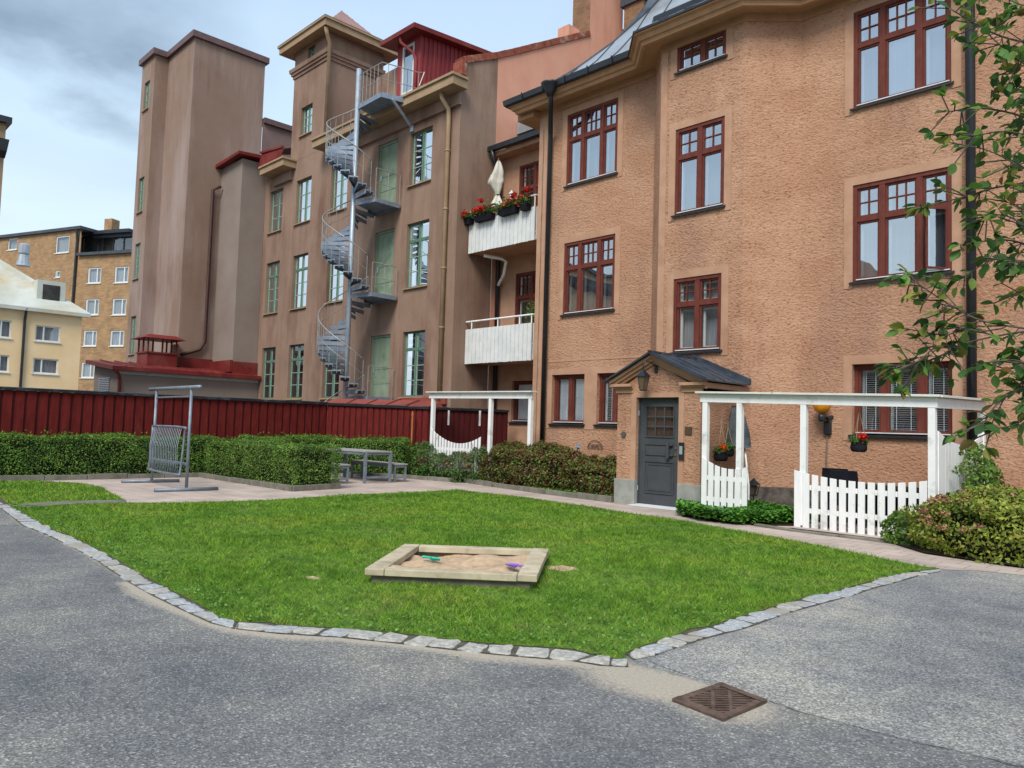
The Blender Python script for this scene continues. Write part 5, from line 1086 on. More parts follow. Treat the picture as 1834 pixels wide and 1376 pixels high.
q = VX(40, 495, XY_-5); m = MB(); m.lathe((XY_-5, q[1], ytop+3.6), [(.5, 0), (.32, .7), (.27, .95)], 12); m.lathe((XY_-5, q[1], ytop+4.5), [(.34, 0), (.37, .08), (.37, .7), (.24, .8)], 12); m.build('roof_vent', seam if False else roofm, yh)
q = VX(42, 600, XY_); m = MB(); m.tube([(XY_+.4, q[1], ytop-.2), (XY_+.12, q[1], ytop-1), (XY_+.12, q[1], 0)], .09, 6); m.build('downpipe', black, yh)
# brick block
A_ = VD(-60, 700, 84); B_2 = VD(128, 700, 77); C_2 = VD(262, 700, 74); A_.z = B_2.z = C_2.z = 0
bb = thing('brick_apartment_block', 'yellow brick apartment block beyond the yellow house', 'apartment block', tuple(B_2))
def plane_hit(px, py, fr):
    r = ray(px, py); t = (fr.o-Vector((0, 0, HC))).dot(fr.N)/r.dot(fr.N); p = Vector((0, 0, HC))+r*t; return (p-fr.o).dot(fr.U), p.z
def rp_(p0, p1, fr):
    a, b = plane_hit(*p0, fr), plane_hit(*p1, fr); return a[0], b[0], b[1], a[1]
def mkfr(a, b): U = (b-a).normalized(); return Fr(a, U, Vector((-U.y, U.x, 0)) if Vector((-U.y, U.x, 0)).dot(a) > 0 else Vector((U.y, -U.x, 0)))
f1, f2 = mkfr(A_, B_2), mkfr(B_2, C_2); L1, L2_ = (B_2-A_).length, (C_2-B_2).length
z1 = plane_hit(128, 413, f1)[1]; z2_ = plane_hit(180, 457, f2)[1]; z3_ = plane_hit(200, 416, f2)[1]
w1 = [rp_((15, 428), (30, 447), f1), rp_((101, 424), (123, 452), f1), rp_((99, 485), (107, 497), f1)]
w2 = [rp_(p, q, f2) for p, q in (((158, 480), (180, 507)), ((206, 478), (229, 506)), ((154, 536), (176, 564)), ((202, 535), (225, 564)), ((150, 592), (172, 620)), ((198, 592), (221, 620)), ((146, 649), (168, 677)), ((192, 649), (216, 677)))]
m = MB(); wall(m, f1, 0, L1, 0, z1, w1, .2); wall(m, f2, 0, L2_, 0, z2_, w2, .2)
sb2 = Fr(f2.o+f2.N*2.0, f2.U, f2.N); wb_ = rp_((148, 424), (240, 448), sb2); wall(m, sb2, 0, L2_, z2_-.5, z3_, [wb_], .3); m.build('wall', brickw, bb)
for fr, ws in ((f1, w1), (f2, w2)):
    for wv in ws: simple_window(fr, *wv, bb, white, F=.12, d=.06, mull=(.68,) if fr is f2 else ())
m = MB(); sb2.box(m, wb_[0], wb_[1], wb_[3]-.05, wb_[3]+.3, -.8, .1); 
for k in range(6): u = wb_[0]+(wb_[1]-wb_[0])*k/5; sb2.box(m, u-.08, u+.08, wb_[2], wb_[3], .0, .1)
o = m.build('window', black, bb); back(sb2, wb_[0], wb_[1], wb_[2], wb_[3], .28, room, o)
p = MB(); p.poly([sb2.p(wb_[0]+1.5, wb_[2]+.1, .05), sb2.p(wb_[1], wb_[2]+.1, .05), sb2.p(wb_[1], wb_[3], .05), sb2.p(wb_[0]+1.5, wb_[3], .05)]); p.build('pane', glassd, o)
m = MB(); f1.box(m, -.3, L1+.2, z1, z1+.3, -.3, 8); sb2.box(m, -.3, L2_, z3_, z3_+.3, -.3, 8); f2.box(m, -.1, L2_, z2_, z2_+.28, -.35, 2.2); m.build('roof', seam, bb)
u, v = plane_hit(189, 416, sb2); m = MB(); sb2.box(m, u-.55, u+.45, v, v+1.5, .3, 1.3); m.build('chimney', brickw, bb)
u, v = plane_hit(131, 416, f1); m = MB(); m.tube([f1.p(L1-.3, z1, -.3), f1.p(L1-.35, z1-1, -.15), f1.p(L1-.6, 3, -.15)], .14, 6); m.build('downpipe', black, bb)
# neighbour's eaves corner poking in at the left edge
fx_ = FXe(-23.5); nb_ = thing('neighbouring_house', 'ochre rendered house corner with dark eaves at the left edge', 'house', (-23.5, 4.0, 0)); cy_ = VX(10, 240, -23.5)[1]; zt_ = VX(10, 222, -23.5)[2]; zl_ = VX(10, 254, -23.5)[2]
m = MB(); m.box(-32, -23.5, -9, cy_, 0, zt_); m.build('wall', coret, nb_)
m = MB(); m.box(-32.2, -23.35, -9.2, cy_+.10, zt_, zt_+.16); m.build('roof', black, nb_)
m = MB(); m.hexa([(-23.5, -9, zl_-.45), (-23.3, -9, zl_-.3), (-23.3, cy_+.02, zl_-.3), (-23.5, cy_+.02, zl_-.45), (-23.5, -9, zl_), (-23.25, -9, zl_), (-23.25, cy_+.05, zl_), (-23.5, cy_+.08, zl_)]); m.build('gutter', black, nb_)
# the house across the yard, seen mirrored in the lower windows
oh = thing('house_across_yard', 'brown rendered house across the yard mirrored in the low windows', 'house', (-30, -12, 0))
m = MB(); m.box(-85, 4, -24, -13, 0, 6.6); m.box(-31, -19, -23, -13.5, 6.5, 12.5); m.build('wall', browns, oh); m = MB(); m.hexa([(-85.5, -24.5, 6.6), (4.5, -24.5, 6.6), (4.5, -12.5, 6.6), (-85.5, -12.5, 6.6), (-80, -19, 8.6), (0, -19, 8.6), (0, -18, 8.6), (-80, -18, 8.6)]); m.build('roof', redm, oh)
# ================================================================== FENCES
def board_fence(a, b, za, zb, wbd, m_, label, tar=black, slope=0):
    A = Vector((*a, 0)); B = Vector((*b, 0)); L_ = (B-A).length; d_ = (B-A).normalized(); nrm = Vector((d_.y, -d_.x, 0))
    if nrm.dot(-A) < 0: nrm = -nrm
    t = thing('board_fence', label, 'fence', tuple(A)); n = round(L_/wbd); m = MB()
    for i in range(n):
        p = A.lerp(B, (i+.03)/n); q = A.lerp(B, (i+.97)/n); z = za+(zb-za)*(i+.5)/n; w = (q-p).length
        for k in (0,):
            p1 = A.lerp(B, (i+.0)/n); q1 = A.lerp(B, (i+.76)/n); tl = random.uniform(-.004, .004)
            m.hexa([p1+nrm*.0, q1, q1+nrm*.022, p1+nrm*.022] + [x+Vector((0, 0, z-.03))+nrm*tl for x in (p1, q1, q1+nrm*.022, p1+nrm*.022)])
    m.build('boards', m_, t)
    m = MB(); m.hexa([A-nrm*.03, B-nrm*.03, B-nrm*.002, A-nrm*.002] + [x+Vector((0, 0, zz)) for x, zz in ((A-nrm*.03, za-.05), (B-nrm*.03, zb-.05), (B-nrm*.002, zb-.05), (A-nrm*.002, za-.05))]); m.build('backing_boards', fenced, t)
    m = MB(); n = 14; P_ = []
    for i in range(n):
        p = A.lerp(B, i/n); q = A.lerp(B, (i+1)/n); z = za+(zb-za)*i/n; z2_ = za+(zb-za)*(i+1)/n; j = random.uniform(-.006, .008)
        m.hexa([p-nrm*.12+Vector((0, 0, z-.035)), q-nrm*.12+Vector((0, 0, z2_-.035)), q+nrm*.08+Vector((0, 0, z2_-.05)), p+nrm*.08+Vector((0, 0, z-.05)), p-nrm*.10+Vector((0, 0, z+.03+j)), q-nrm*.10+Vector((0, 0, z2_+.03+j)), q+nrm*.085+Vector((0, 0, z2_+.012+j)), p+nrm*.085+Vector((0, 0, z+.012+j))])
    m.build('top_cap', tar, t); return t
board_fence((-21.0, -3.0), (-21.0, 12.6), 2.08, 2.12, .245, fencem, 'long dark red board fence with black felt cap behind the hedge', tar=blackw)
board_fence((-20.99, 12.62), (-18.05, 14.28), 2.11, 2.05, .20, fencem, 'dark red board fence with smooth black cap below the spiral staircase')
board_fence((-18.0, 14.32), (-17.1, 16.6), 2.05, 2.05, .17, fenced, 'short dark red fence behind the smaller white picket fence', tar=black)
t = thing('marker_pole', 'thin orange pole standing against the red fence', 'pole', (-18.4, 13.9, 0)); a = VY(739, 740, 13.85); MB().tube([(a[0], a[1], .3), (a[0], a[1], 1.92)], .022, 6).build('pole', mat('orange_pole', (.45, .17, .05), (.5, .2, .07)), t); MB().tube([(a[0], a[1], 1.80), (a[0], a[1], 1.84)], .035, 6).build('clamp', MATS['orange_pole'], t)
for px in (804, 860):
    a = VY(px, 747, 14.6); m = MB(); m.box(a[0]-.03, a[0]+.03, a[1]-.02, a[1], 1.55, 1.98); m.build('white_batten', pickw, label='short white batten fixed %s on the short dark red fence' % ('farther left' if px == 804 else 'farther right'), cat='batten')
# ---- pergola and picket fences
def picket(m, fr, u, w, z0, z1, sl=0, d=0):
    fr.box(m, u-w/2, u+w/2, z0, z1-.0, d, d+.022)
    return m
def picket_fence(label, fr, us, w, z0f, topf, rails, group=None, d=0, ends=None):
    t = thing('picket_fence', label, 'picket fence', fr.p(us[0], 0)); 
    for i, u in enumerate(us):
        zt = topf(u); dz = topf(u+w/2)-topf(u-w/2); m = MB(); z0 = z0f(u)+random.uniform(-.01, .01); d0 = random.uniform(-.003, .003); tl = random.uniform(-.004, .004)
        m.hexa([fr.p(u-w/2+tl, z0, d+d0), fr.p(u+w/2+tl, z0, d+d0), fr.p(u+w/2+tl, z0, d+.022+d0), fr.p(u-w/2+tl, z0, d+.022+d0), fr.p(u-w/2, zt-dz/2, d+d0), fr.p(u+w/2, zt+dz/2, d+d0), fr.p(u+w/2, zt+dz/2, d+.022+d0), fr.p(u-w/2, zt-dz/2, d+.022+d0)])
        m.build('picket', pickw, t, bevel=.002)
    for z in rails:
        m = MB(); u0, u1 = ends or (us[0], us[-1]); fr.box(m, u0, u1, z-.04, z+.04, d+.026, d+.06); m.build('rail', pickw, t)
    return t
fp = FY(12.40); n = 14; us = [-5.84+i*(1.93/(n-1)) for i in range(n)]
picket_fence('white picket fence with dipped top in front of the patio chairs', fp, us, .105, lambda u: .015, lambda u: .83+.10*((u+4.78)/1.0)**2, (.30, .68), ends=(-5.84, -3.9))
n = 7; us = [-7.60+i*(.80/(n-1)) for i in range(n)]
picket_fence('short white picket fence of seven boards right of the grey door', fp, us, .10, lambda u: .17+(-.03)*(u+7.6), lambda u: .90+.62*(u+7.08)**2 if u < -7.08 else .90+.5*(u+7.08)**2, (.34, .72))
fsd = FXe(-3.72)
us = [12.56+i*.155 for i in range(15)]
t_ = picket_fence('tall close-boarded white side fence with wavy top behind the climbing rose', fsd, us, .150, lambda u: .06, lambda u: 1.46+.17*((u-13.65)/1.09)**2, (.4, 1.15))
fl = FY(13.9); us = [-17.45+i*.128 for i in range(17)]
picket_fence('white picket fence with dipped top beside the flower bed', fl, us, .085, lambda u: .25, lambda u: 1.05+.26*((u+16.25)/1.0)**2 if u < -15.3 else 1.25, (.45, .88))
def pergola(label, loc, posts, beams, pw=.10):
    t = thing('pergola', label, 'pergola', loc)
    for (x, y, z0, z1) in posts: m = MB(); m.box(x-pw/2, x+pw/2, y-pw/2, y+pw/2, z0, z1); m.build('post', pickw, t, bevel=.004)
    for a, b in beams:
        A, B = Vector(a), Vector(b); m = MB(); m.beam(A, B, .05, .15); m.build('beam', pickw, t, bevel=.003)
        m = MB(); up = Vector((0, 0, .1)); m.beam(A+up-(B-A).normalized()*.06, B+up+(B-A).normalized()*.06, .22, .035); m.build('cap_board', beamw, t, bevel=.004)
    return t
yq = 12.47
pergola('long white pergola frame over the picket fence and patio', (-5.7, yq, 0), [(-7.62, yq, .05, 2.10), (-6.93, yq, .05, 2.09), (-5.76, yq, .05, 2.06), (-3.80, yq, .05, 2.0), (-3.76, 14.85, .05, 2.0)], [((-7.72, yq-.03, 2.17), (-3.72, yq-.03, 2.07)), ((-3.745, yq-.02, 2.066), (-3.745, 14.95, 2.12))])
pergola('white pergola frame behind the reddish bushes at the left corner of the house', (-15.5, 13.95, 0), [(-17.5, 13.97, .05, 2.3), (-15.05, 13.97, .05, 2.29), (-13.57, 13.97, .05, 2.28)], [((-17.65, 13.94, 2.385), (-13.5, 13.94, 2.345))])
# ================================================================== YARD OBJECTS
gal = mat('dull_galvanised_tube', (.17, .205, .25), (.26, .30, .345), .5, 6, 5, metal=.35)
t = thing('carpet_rack', 'galvanised carpet beating rack with folded wire shelf standing on the pavers', 'carpet rack', (-17.4, 6.55, 0))
for x, pa, pb in ((-18.5, G(217, 866), G(321, 864.5)), (-16.12, G(276.5, 882.5), G(390, 879))): MB().tube([(pa[0], pa[1], .045), (pb[0], pb[1], .045)], .04, 10).build('foot_bar', gal, t, smooth=True)
for x, y in ((-18.45, 6.58), (-16.15, 6.46)): MB().tube([(x, y, .06), (x, y, 2.13)], .033, 10).build('post', gal, t, smooth=True)
MB().tube([(-18.95, 6.6, 2.17), (-15.6, 6.42, 2.16)], .04, 12).build('top_bar', gal, t, smooth=True)
MB().tube([(-18.45, 6.58, 1.97), (-16.15, 6.46, 1.97)], .018, 8).build('cross_bar', gal, t); MB().tube([(-18.45, 6.58, .56), (-16.15, 6.46, .56)], .033, 8).build('cross_bar', gal, t)
sh_ = thing('x', '', '') if False else None
m = MB(); x0, x1 = -18.33, -16.27
m.tube(smoothpath([(x0, 6.50, 1.32), (x1-.02, 6.38, 1.32), (x1+.03, 6.40, 1.2), (x1+.0, 6.36, .42), (x1-.1, 6.33, .34), (x0+.12, 6.44, .34), (x0, 6.47, .45), (x0, 6.50, 1.32)], 4), .025, 8); o = m.build('shelf_frame', gal, t, smooth=True)
for i in range(1, 19):
    f = i/19; xa = x0+(x1-x0)*f; m = MB(); m.tube([(xa, 6.50-.12*f, 1.32), (xa+.05, 6.40-.11*f, .9), (xa+.09, 6.40-.10*f, .50), (xa+.04, 6.45-.11*f, .36)], .009, 5); m.build('wire_slat', gal, o)
# table and benches
woodg = mat('silvered_timber', (.26, .26, .25), (.40, .395, .37), .85, 5, 6, stretch=(.6, 6, 6), bump=.3, bscale=12, bdist=.004)
def table(name, label, cat, x0, x1, y0, y1, h, leg, slats, low):
    t = thing(name, label, cat, ((x0+x1)/2, (y0+y1)/2, 0))
    m = MB(); n = slats
    for i in range(n): a = y0+(y1-y0)*i/n; b = y0+(y1-y0)*(i+1)/n; m.box(x0, x1, a+.006, b-.006, h-.03, h)
    m.build('table_top' if cat == 'table' else 'seat', woodg, t)
    m = MB(); m.box(x0+.03, x1-.03, y0+.02, y0+.05, h-.10, h-.032); m.box(x0+.03, x1-.03, y1-.05, y1-.02, h-.10, h-.032); m.box(x1-.06, x1-.03, y0+.05, y1-.05, h-.10, h-.032); m.build('apron', gal, t)
    for x in (x0+.05, x1-.07):
        for y in (y0+.02, y1-.08): m = MB(); m.box(x, x+leg, y, y+leg, 0, h-.032); m.build('leg', gal, t, bevel=.004)
        m = MB(); m.box(x+.01, x+leg-.01, y0+.02+leg, y1-.08, low, low+.05); m.build('stretcher', gal, t)
    return t
table('garden_table', 'grey slatted garden table between two benches', 'table', -18.75, -16.5, 11.02, 11.88, .82, .07, 7, .13)
table('garden_bench', 'grey backless bench on the hedge side of the garden table', 'bench', -18.7, -16.58, 10.24, 10.68, .49, .05, 4, .10)
table('garden_bench', 'grey backless bench on the far side of the garden table', 'bench', -18.7, -16.56, 12.0, 12.44, .49, .05, 4, .10)
# patio furniture behind the picket fence
def chair(x, y, rz, label):
    t = thing('patio_chair', label, 'chair', (x, y, 0)); R = Matrix.Rotation(rz, 3, 'Z'); X = lambda a, b, c: tuple(Vector((x, y, 0))+R@Vector((a, b, c)))
    m = MB(); m.hexa([X(-.24, -.22, .40), X(.24, -.22, .40), X(.24, .22, .42), X(-.24, .22, .42), X(-.24, -.22, .43), X(.24, -.22, .43), X(.24, .22, .45), X(-.24, .22, .45)]); m.build('seat', bluef, t)
    m = MB(); m.hexa([X(-.25, -.24, .43), X(.25, -.24, .43), X(.25, -.21, .43), X(-.25, -.21, .43), X(-.21, -.36, .98), X(.21, -.36, .98), X(.21, -.33, .98), X(-.21, -.33, .98)]); m.build('backrest', bluef, t, bevel=.01)
    for a, b in ((-.25, -.22), (.25, -.22), (-.25, .22), (.25, .22)): MB().tube([X(a, b, 0), X(a, b, .62 if b > 0 else .44)], .014, 6).build('leg', black, t)
    for a in (-.25, .25): MB().tube([X(a, .22, .62), X(a, -.28, .64)], .014, 6).build('armrest', black, t)
    return t
chair(-5.70, 13.75, math.radians(10), 'black mesh patio chair under the amber wall lamp'); chair(-5.28, 13.05, math.radians(12), 'black mesh patio chair nearest the hanging red flowers')
t = thing('patio_table', 'dark patio table behind the picket fence', 'table', (-4.65, 13.3, 0)); MB().box(-5.25, -4.1, 12.95, 13.7, .70, .735).build('table_top', bluef, t, bevel=.01)
for a, b in ((-5.2, 13.0), (-4.15, 13.0), (-5.2, 13.65), (-4.15, 13.65)): MB().box(a-.02, a+.02, b-.02, b+.02, 0, .70).build('leg', black, t)
t = thing('storage_box', 'low dark storage box in the shade behind the picket fence', 'storage box', (-4.8, 14.4, 0)); MB().box(-5.6, -3.95, 13.75, 14.6, .03, .62).build('box_body', bluef, t, bevel=.02); MB().box(-5.63, -3.92, 13.72, 14.63, .623, .66).build('lid', bluef, t, bevel=.015)
# wall lamp amber, plug box and cable
yl = 15.05; a = VY(1472, 728, yl)
t = thing('amber_wall_lamp', 'amber glass wall lamp above the patio chairs', 'wall lamp', tuple(a)); x, z = a[0], a[2]
MB().lathe((x, yl, z-.14), [(.05, 0), (.13, .05), (.17, .14), (.15, .24), (.08, .30)], 16).build('lamp_shade', amberm, t, smooth=True)
m = MB(); m.lathe((x, yl, z-.30), [(.05, 0), (.07, .03), (.075, .10), (.05, .155)], 12); m.tube([(x, yl, z-.25), (x, YW, z-.25)], .02, 6); m.tube([(x+.06, yl+.1, z-.24), (x+.1, YW, z-.2)], .04, 8); m.build('holder', black, t)
t = thing('plug_box', 'black weatherproof plug and thin cable under the amber lamp', 'socket', (x, yl, 1)); z = VY(1475, 765, YW)[2]; m = MB(); m.box(x-.04, x+.10, YW-.09, YW-.0, z-.15, z+.12); m.build('housing', black, t, bevel=.015)
m = MB(); m.tube([(x+.02, YW-.04, z-.12), (x+.0, YW-.04, z-.8), (x-.02, YW-.03, .1)], .012, 6); m.tube([(x+.06, YW-.05, a[2]-.3), (x+.05, YW-.05, z+.1)], .01, 6); m.build('cable', woodd, t)
# ---- hanging pots
flr = mat('geranium_red', (0, 0, 0), rough=.6, island=[(.45, .012, .01), (.62, .03, .02), (.55, .02, .03)], transl=.2)
fol = mat('pot_foliage', (0, 0, 0), rough=.6, island=[(.035, .10, .02), (.07, .17, .035), (.14, .24, .06)], transl=.25)
def blob(c, r, n): v = RNG.normal(0, 1, (n, 3)); v /= np.linalg.norm(v, axis=1)[:, None]; v *= (RNG.random(n)[:, None])**.35; return np.array(c)+v*np.array(r), v
def hang_pot(label, x, y, z, r, top, flower, cat='hanging pot'):
    t = thing('hanging_pot', label, cat, (x, y, z)); m = MB(); m.lathe((x, y, z), [(r*.75, 0), (r*1.0, r*.25), (r*1.05, r*.7), (r*.92, r*1.25), (r*.98, r*1.3)], 14); m.build('pot', bluef, t, smooth=True)
    m = MB()
    for k in range(3): a = k*2.1+.5; m.tube([(x+r*math.cos(a), y+r*.9*math.sin(a), z+r*1.2), (x, y, z+r*1.2+(top-z-r*1.2)*.8), (x, y, top)], .006, 4)
    m.build('hanging_cord', mat('jute_cord', (.28, .20, .12), (.36, .27, .17)), t)
    P, N = blob((x, y, z+r*1.6), (r*1.25, r*1.25, r*.8), 260); tri_mesh('foliage', leaf_quads(P, N, .028), fol, per=4, parent=t)
    if flower:
        P, N = blob((x+r*.5, y-r*.3, z+r*2.0), (r*.75, r*.7, r*.55), 220); tri_mesh('flowers', leaf_quads(P, N, .02, asp=.9), flower, per=4, parent=t)
yo = YW-.25
a = VY(1538, 811, 12.55); b = VY(1538, 720, 12.55); hang_pot('black hanging pot with a red geranium under the pergola beam', a[0], 12.55, a[2]+.01, .12, b[2], flr)
ora = mat('orange_flower', (0, 0, 0), rough=.6, island=[(.55, .07, .01), (.6, .12, .02)])
a = VX(1291, 826, -7.86); b = VX(1284, 752, -7.97); hang_pot('small black hanging pot with orange flowers on the wall beside the coat', a[0], a[1], a[2], .13, b[2], ora)
a = VX(1303, 818, -7.86); hang_pot('small green hanging pot behind the orange flowers', a[0], a[1], a[2], .12, b[2]-.02, None)
# ---- coat / cover hanging behind the post
t = thing('hanging_coat', 'dark grey coat hanging on the wall beside the pergola post', 'coat', (-7.9, 14.9, 1.2)); a = VY(1319, 727, 13.95); b = VY(1309, 800, 13.95); c = VY(1338, 800, 13.95); YCO = 13.95; m = MB(); nr, ncol = 14, 16
for i in range(nr+1):
    f = i/nr; w = .10+.12*min(1, f*1.6)+.06*f; zc_ = a[2]+(b[2]-a[2])*f; xc = a[0]+(((b[0]+c[0])/2)-a[0])*f
    for k in range(ncol): th = 2*math.pi*k/ncol; rr_ = w*(1+.14*math.sin(5*th+f*2)); m.v.append((xc+rr_*math.cos(th)*.85, YCO+rr_*.8*math.sin(th), zc_+.02*math.sin(3*th)*f))
for i in range(nr):
    for k in range(ncol): k2 = (k+1) % ncol; m.f.append((i*ncol+k, i*ncol+k2, (i+1)*ncol+k2, (i+1)*ncol+k))
m.f.append(tuple(range(ncol))); m.f.append(tuple(range(nr*ncol, (nr+1)*ncol))[::-1]); m.build('coat_cloth', cloth, t, smooth=True)
t = thing('broom', 'white broom handle leaning on the wall below the coat', 'broom', (0, 0, 0)); a = VY(1334, 803, 14.0); b = VY(1341, 870, 13.7); MB().tube([a, b, (b[0]+.03, b[1]-.05, .15)], .018, 6).build('handle', pickw, t); m = MB(); m.box(b[0]-.12, b[0]+.18, b[1]-.1, b[1]-.04, .04, .16); m.build('brush', woodd, t)
def ground_lantern(px, py, y, sc, label):
    a = VY(px, py, y); t = thing('garden_lantern', label, 'lantern', a); x, z = a[0], a[2]
    m = MB(); m.lathe((x, y, z-.12*sc), [(.15*sc, 0), (.14*sc, .01), (.03, .10*sc), (.012, .13*sc)], 6)
    for k in range(4): q = math.pi/4+k*math.pi/2; m.tube([(x+.11*sc*math.cos(q), y+.11*sc*math.sin(q), z-.12*sc), (x+.07*sc*math.cos(q), y+.07*sc*math.sin(q), z-.32*sc)], .008, 4)
    m.lathe((x, y, z-.33*sc), [(.08*sc, 0), (.08*sc, .02)], 6); m.tube([(x, y, z-.33*sc), (x, y, .02)], .014, 6); m.build('lantern_frame', black, t)
    m = MB(); m.lathe((x, y, z-.31*sc), [(.05*sc, 0), (.085*sc, .18*sc)], 6); m.build('glass_shade', MATS['smoky_glass'], t)
ground_lantern(1350, 857, 13.9, 1.0, 'black garden lantern on a stake behind the short picket fence')
# ---- balcony things
def flower_box(x0, x1, y, z, label):
    t = thing('flower_box', label, 'flower box', ((x0+x1)/2, y, z), 'geranium boxes on the upper balcony'); MB().hexa([(x0+.03, y-.16, z), (x1-.03, y-.16, z), (x1-.03, y, z), (x0+.03, y, z), (x0, y-.2, z+.18), (x1, y-.2, z+.18), (x1, y, z+.18), (x0, y, z+.18)]).build('planter', bluef, t)
    n = int(420*(x1-x0)+60); P = np.stack([RNG.uniform(x0-.08, x1+.08, n), y-.12+RNG.normal(0, .09, n), z+.22+np.abs(RNG.normal(0, .11, n))], 1); tri_mesh('foliage', leaf_quads(P, RNG.normal(0, 1, (n, 3)), .04, asp=.8), fol, per=4, parent=t)
    k = max(3, int((x1-x0)*13))
    for i in range(k): c = (RNG.uniform(x0-.08, x1+.08), y-.16+RNG.normal(0, .08), z+.26+abs(RNG.normal(0, .16))); P, N = blob(c, (.10, .10, .08), 60); tri_mesh('flower_head', leaf_quads(P, N, .032, asp=.9), flr, per=4, parent=t)
zt_ = HC+.409*15.95
for px0, px1, lab in ((836, 848, 'small geranium pot at the left end of the upper balcony'), (855, 886, 'wide geranium box left of the folded parasol'), (898, 929, 'wide geranium box below the small white lantern'), (936, 950, 'small geranium pot nearest the house corner on the upper balcony')):
    a = VY(px0, 395, 15.85); b = VY(px1, 395, 15.85); flower_box(a[0], b[0], 15.88, zt_-.1, lab)
t = thing('parasol', 'cream folded parasol tied shut on the upper balcony', 'parasol', (-17.4, 16.4, 7)); a = VY(893, 288, 16.4); b = VY(899, 366, 16.4); x, z0, z1 = a[0], b[2], a[2]; m = MB(); nr, nc = 22, 18
for i in range(nr+1):
    f = i/nr; 
    w = .03+.22*min(1, f/.5)**.8 if f < .5 else (.25-.19*((f-.5)/.27) if f < .77 else .06+.15*((f-.77)/.23))
    for k in range(nc): th = 2*math.pi*k/nc; rr_ = w*(1+.28*math.sin(4*th+1.5*f)); m.v.append((x+rr_*math.cos(th)+.12*f*0+(-.10*math.exp(-((f-.48)/.16)**2)), 16.4+rr_*math.sin(th), z1-(z1-z0)*f+.05*math.sin(4*th)*(1 if .3 < f < .6 else .2)))
for i in range(nr):
    for k in range(nc): k2 = (k+1) % nc; m.f.append((i*nc+k, i*nc+k2, (i+1)*nc+k2, (i+1)*nc+k))
m.f.append(tuple(range(nc))); m.build('canopy', cream, t, smooth=True); MB().tube([(x, 16.4, HC+.3475*15.95), (x, 16.4, z1+.08)], .02, 8).build('pole', woodd, t); m = MB(); m.lathe((x, 16.4, z1-(z1-z0)*.77-.02), [(.075, 0), (.08, .02), (.075, .045)], 12); m.build('tie_strap', black, t)
a = VY(916, 352, 16.3); t = thing('white_lantern', 'small white lantern on the upper balcony', 'lantern', a); m = MB(); m.lathe((a[0], 16.3, a[2]-.14), [(.07, 0), (.07, .2), (.1, .21), (.03, .3), (.015, .34)], 6); m.build('lantern_body', white, t)
a = VY(950, 560, 16.6); t = thing('balcony_plant', 'leafy green pot plant at the right end of the lower balcony', 'pot plant', (a[0], 16.6, 3.7)); P, N = blob((a[0]+.05, 16.6, a[2]-.05), (.22, .2, .42), 240); tri_mesh('foliage', leaf_quads(P, N, .045), fol, per=4, parent=t); MB().lathe((a[0]+.05, 16.6, HC+.1262*15.95+.14), [(.12, 0), (.16, .28)], 12).build('pot', terra, t)
# ================================================================== HEDGES AND SHRUBS
def leafmat(name, cols, tr=.25, sc=2.6, lo_=(.52, .58, .55), hi_=(1.3, 1.25, 1.1)):
    m = mat(name, (0, 0, 0), rough=.55, spec=.35, island=cols, transl=tr); t = m.node_tree; L = t.links.new; N = t.nodes.new
    rmp = [q for q in t.nodes if q.type == 'VALTORGB'][0]; c = N('ShaderNodeTexCoord'); n = N('ShaderNodeTexNoise'); n.inputs['Scale'].default_value = sc; n.inputs['Detail'].default_value = 5; n.inputs['Roughness'].default_value = .65; L(c.outputs['Object'], n.inputs['Vector'])
    r = N('ShaderNodeValToRGB'); e = r.color_ramp.elements; e[0].position = .36; e[0].color = (*lo_, 1); e[1].position = .64; e[1].color = (*hi_, 1); L(n.outputs[0], r.inputs[0])
    x = N('ShaderNodeMix'); x.data_type = 'RGBA'; x.blend_type = 'MULTIPLY'; x.inputs[0].default_value = 1; L(rmp.outputs[0], x.inputs[6]); L(r.outputs[0], x.inputs[7]); L(x.outputs[2], t.nodes['Principled BSDF'].inputs['Base Color'])
    for q in t.nodes:
        if q.type == 'BSDF_TRANSLUCENT': L(x.outputs[2], q.inputs[0])
    return m
hedgem = leafmat('hedge_leaves', [(.035, .09, .014), (.07, .17, .024), (.12, .25, .035), (.18, .34, .055), (.26, .43, .08)])
hedgem2 = leafmat('hedge_leaves_fresh', [(.04, .09, .014), (.08, .17, .025), (.13, .25, .04), (.19, .33, .06), (.25, .39, .09)])
redm_ = leafmat('reddish_bush_leaves', [(.10, .03, .02), (.17, .06, .03), (.12, .10, .025), (.07, .15, .028), (.15, .23, .045), (.19, .25, .055)], lo_=(.85, .45, .5), hi_=(1.0, 1.25, 1.0), sc=3.2)
spim = leafmat('spirea_leaves', [(.10, .15, .02), (.18, .26, .035), (.27, .35, .05), (.36, .41, .075), (.28, .24, .06)])
gcm = leafmat('ground_cover_leaves', [(.05, .15, .02), (.08, .25, .03), (.12, .33, .05), (.17, .40, .08)])
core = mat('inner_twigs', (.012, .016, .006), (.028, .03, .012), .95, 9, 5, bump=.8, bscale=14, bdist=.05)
SHOOT = []
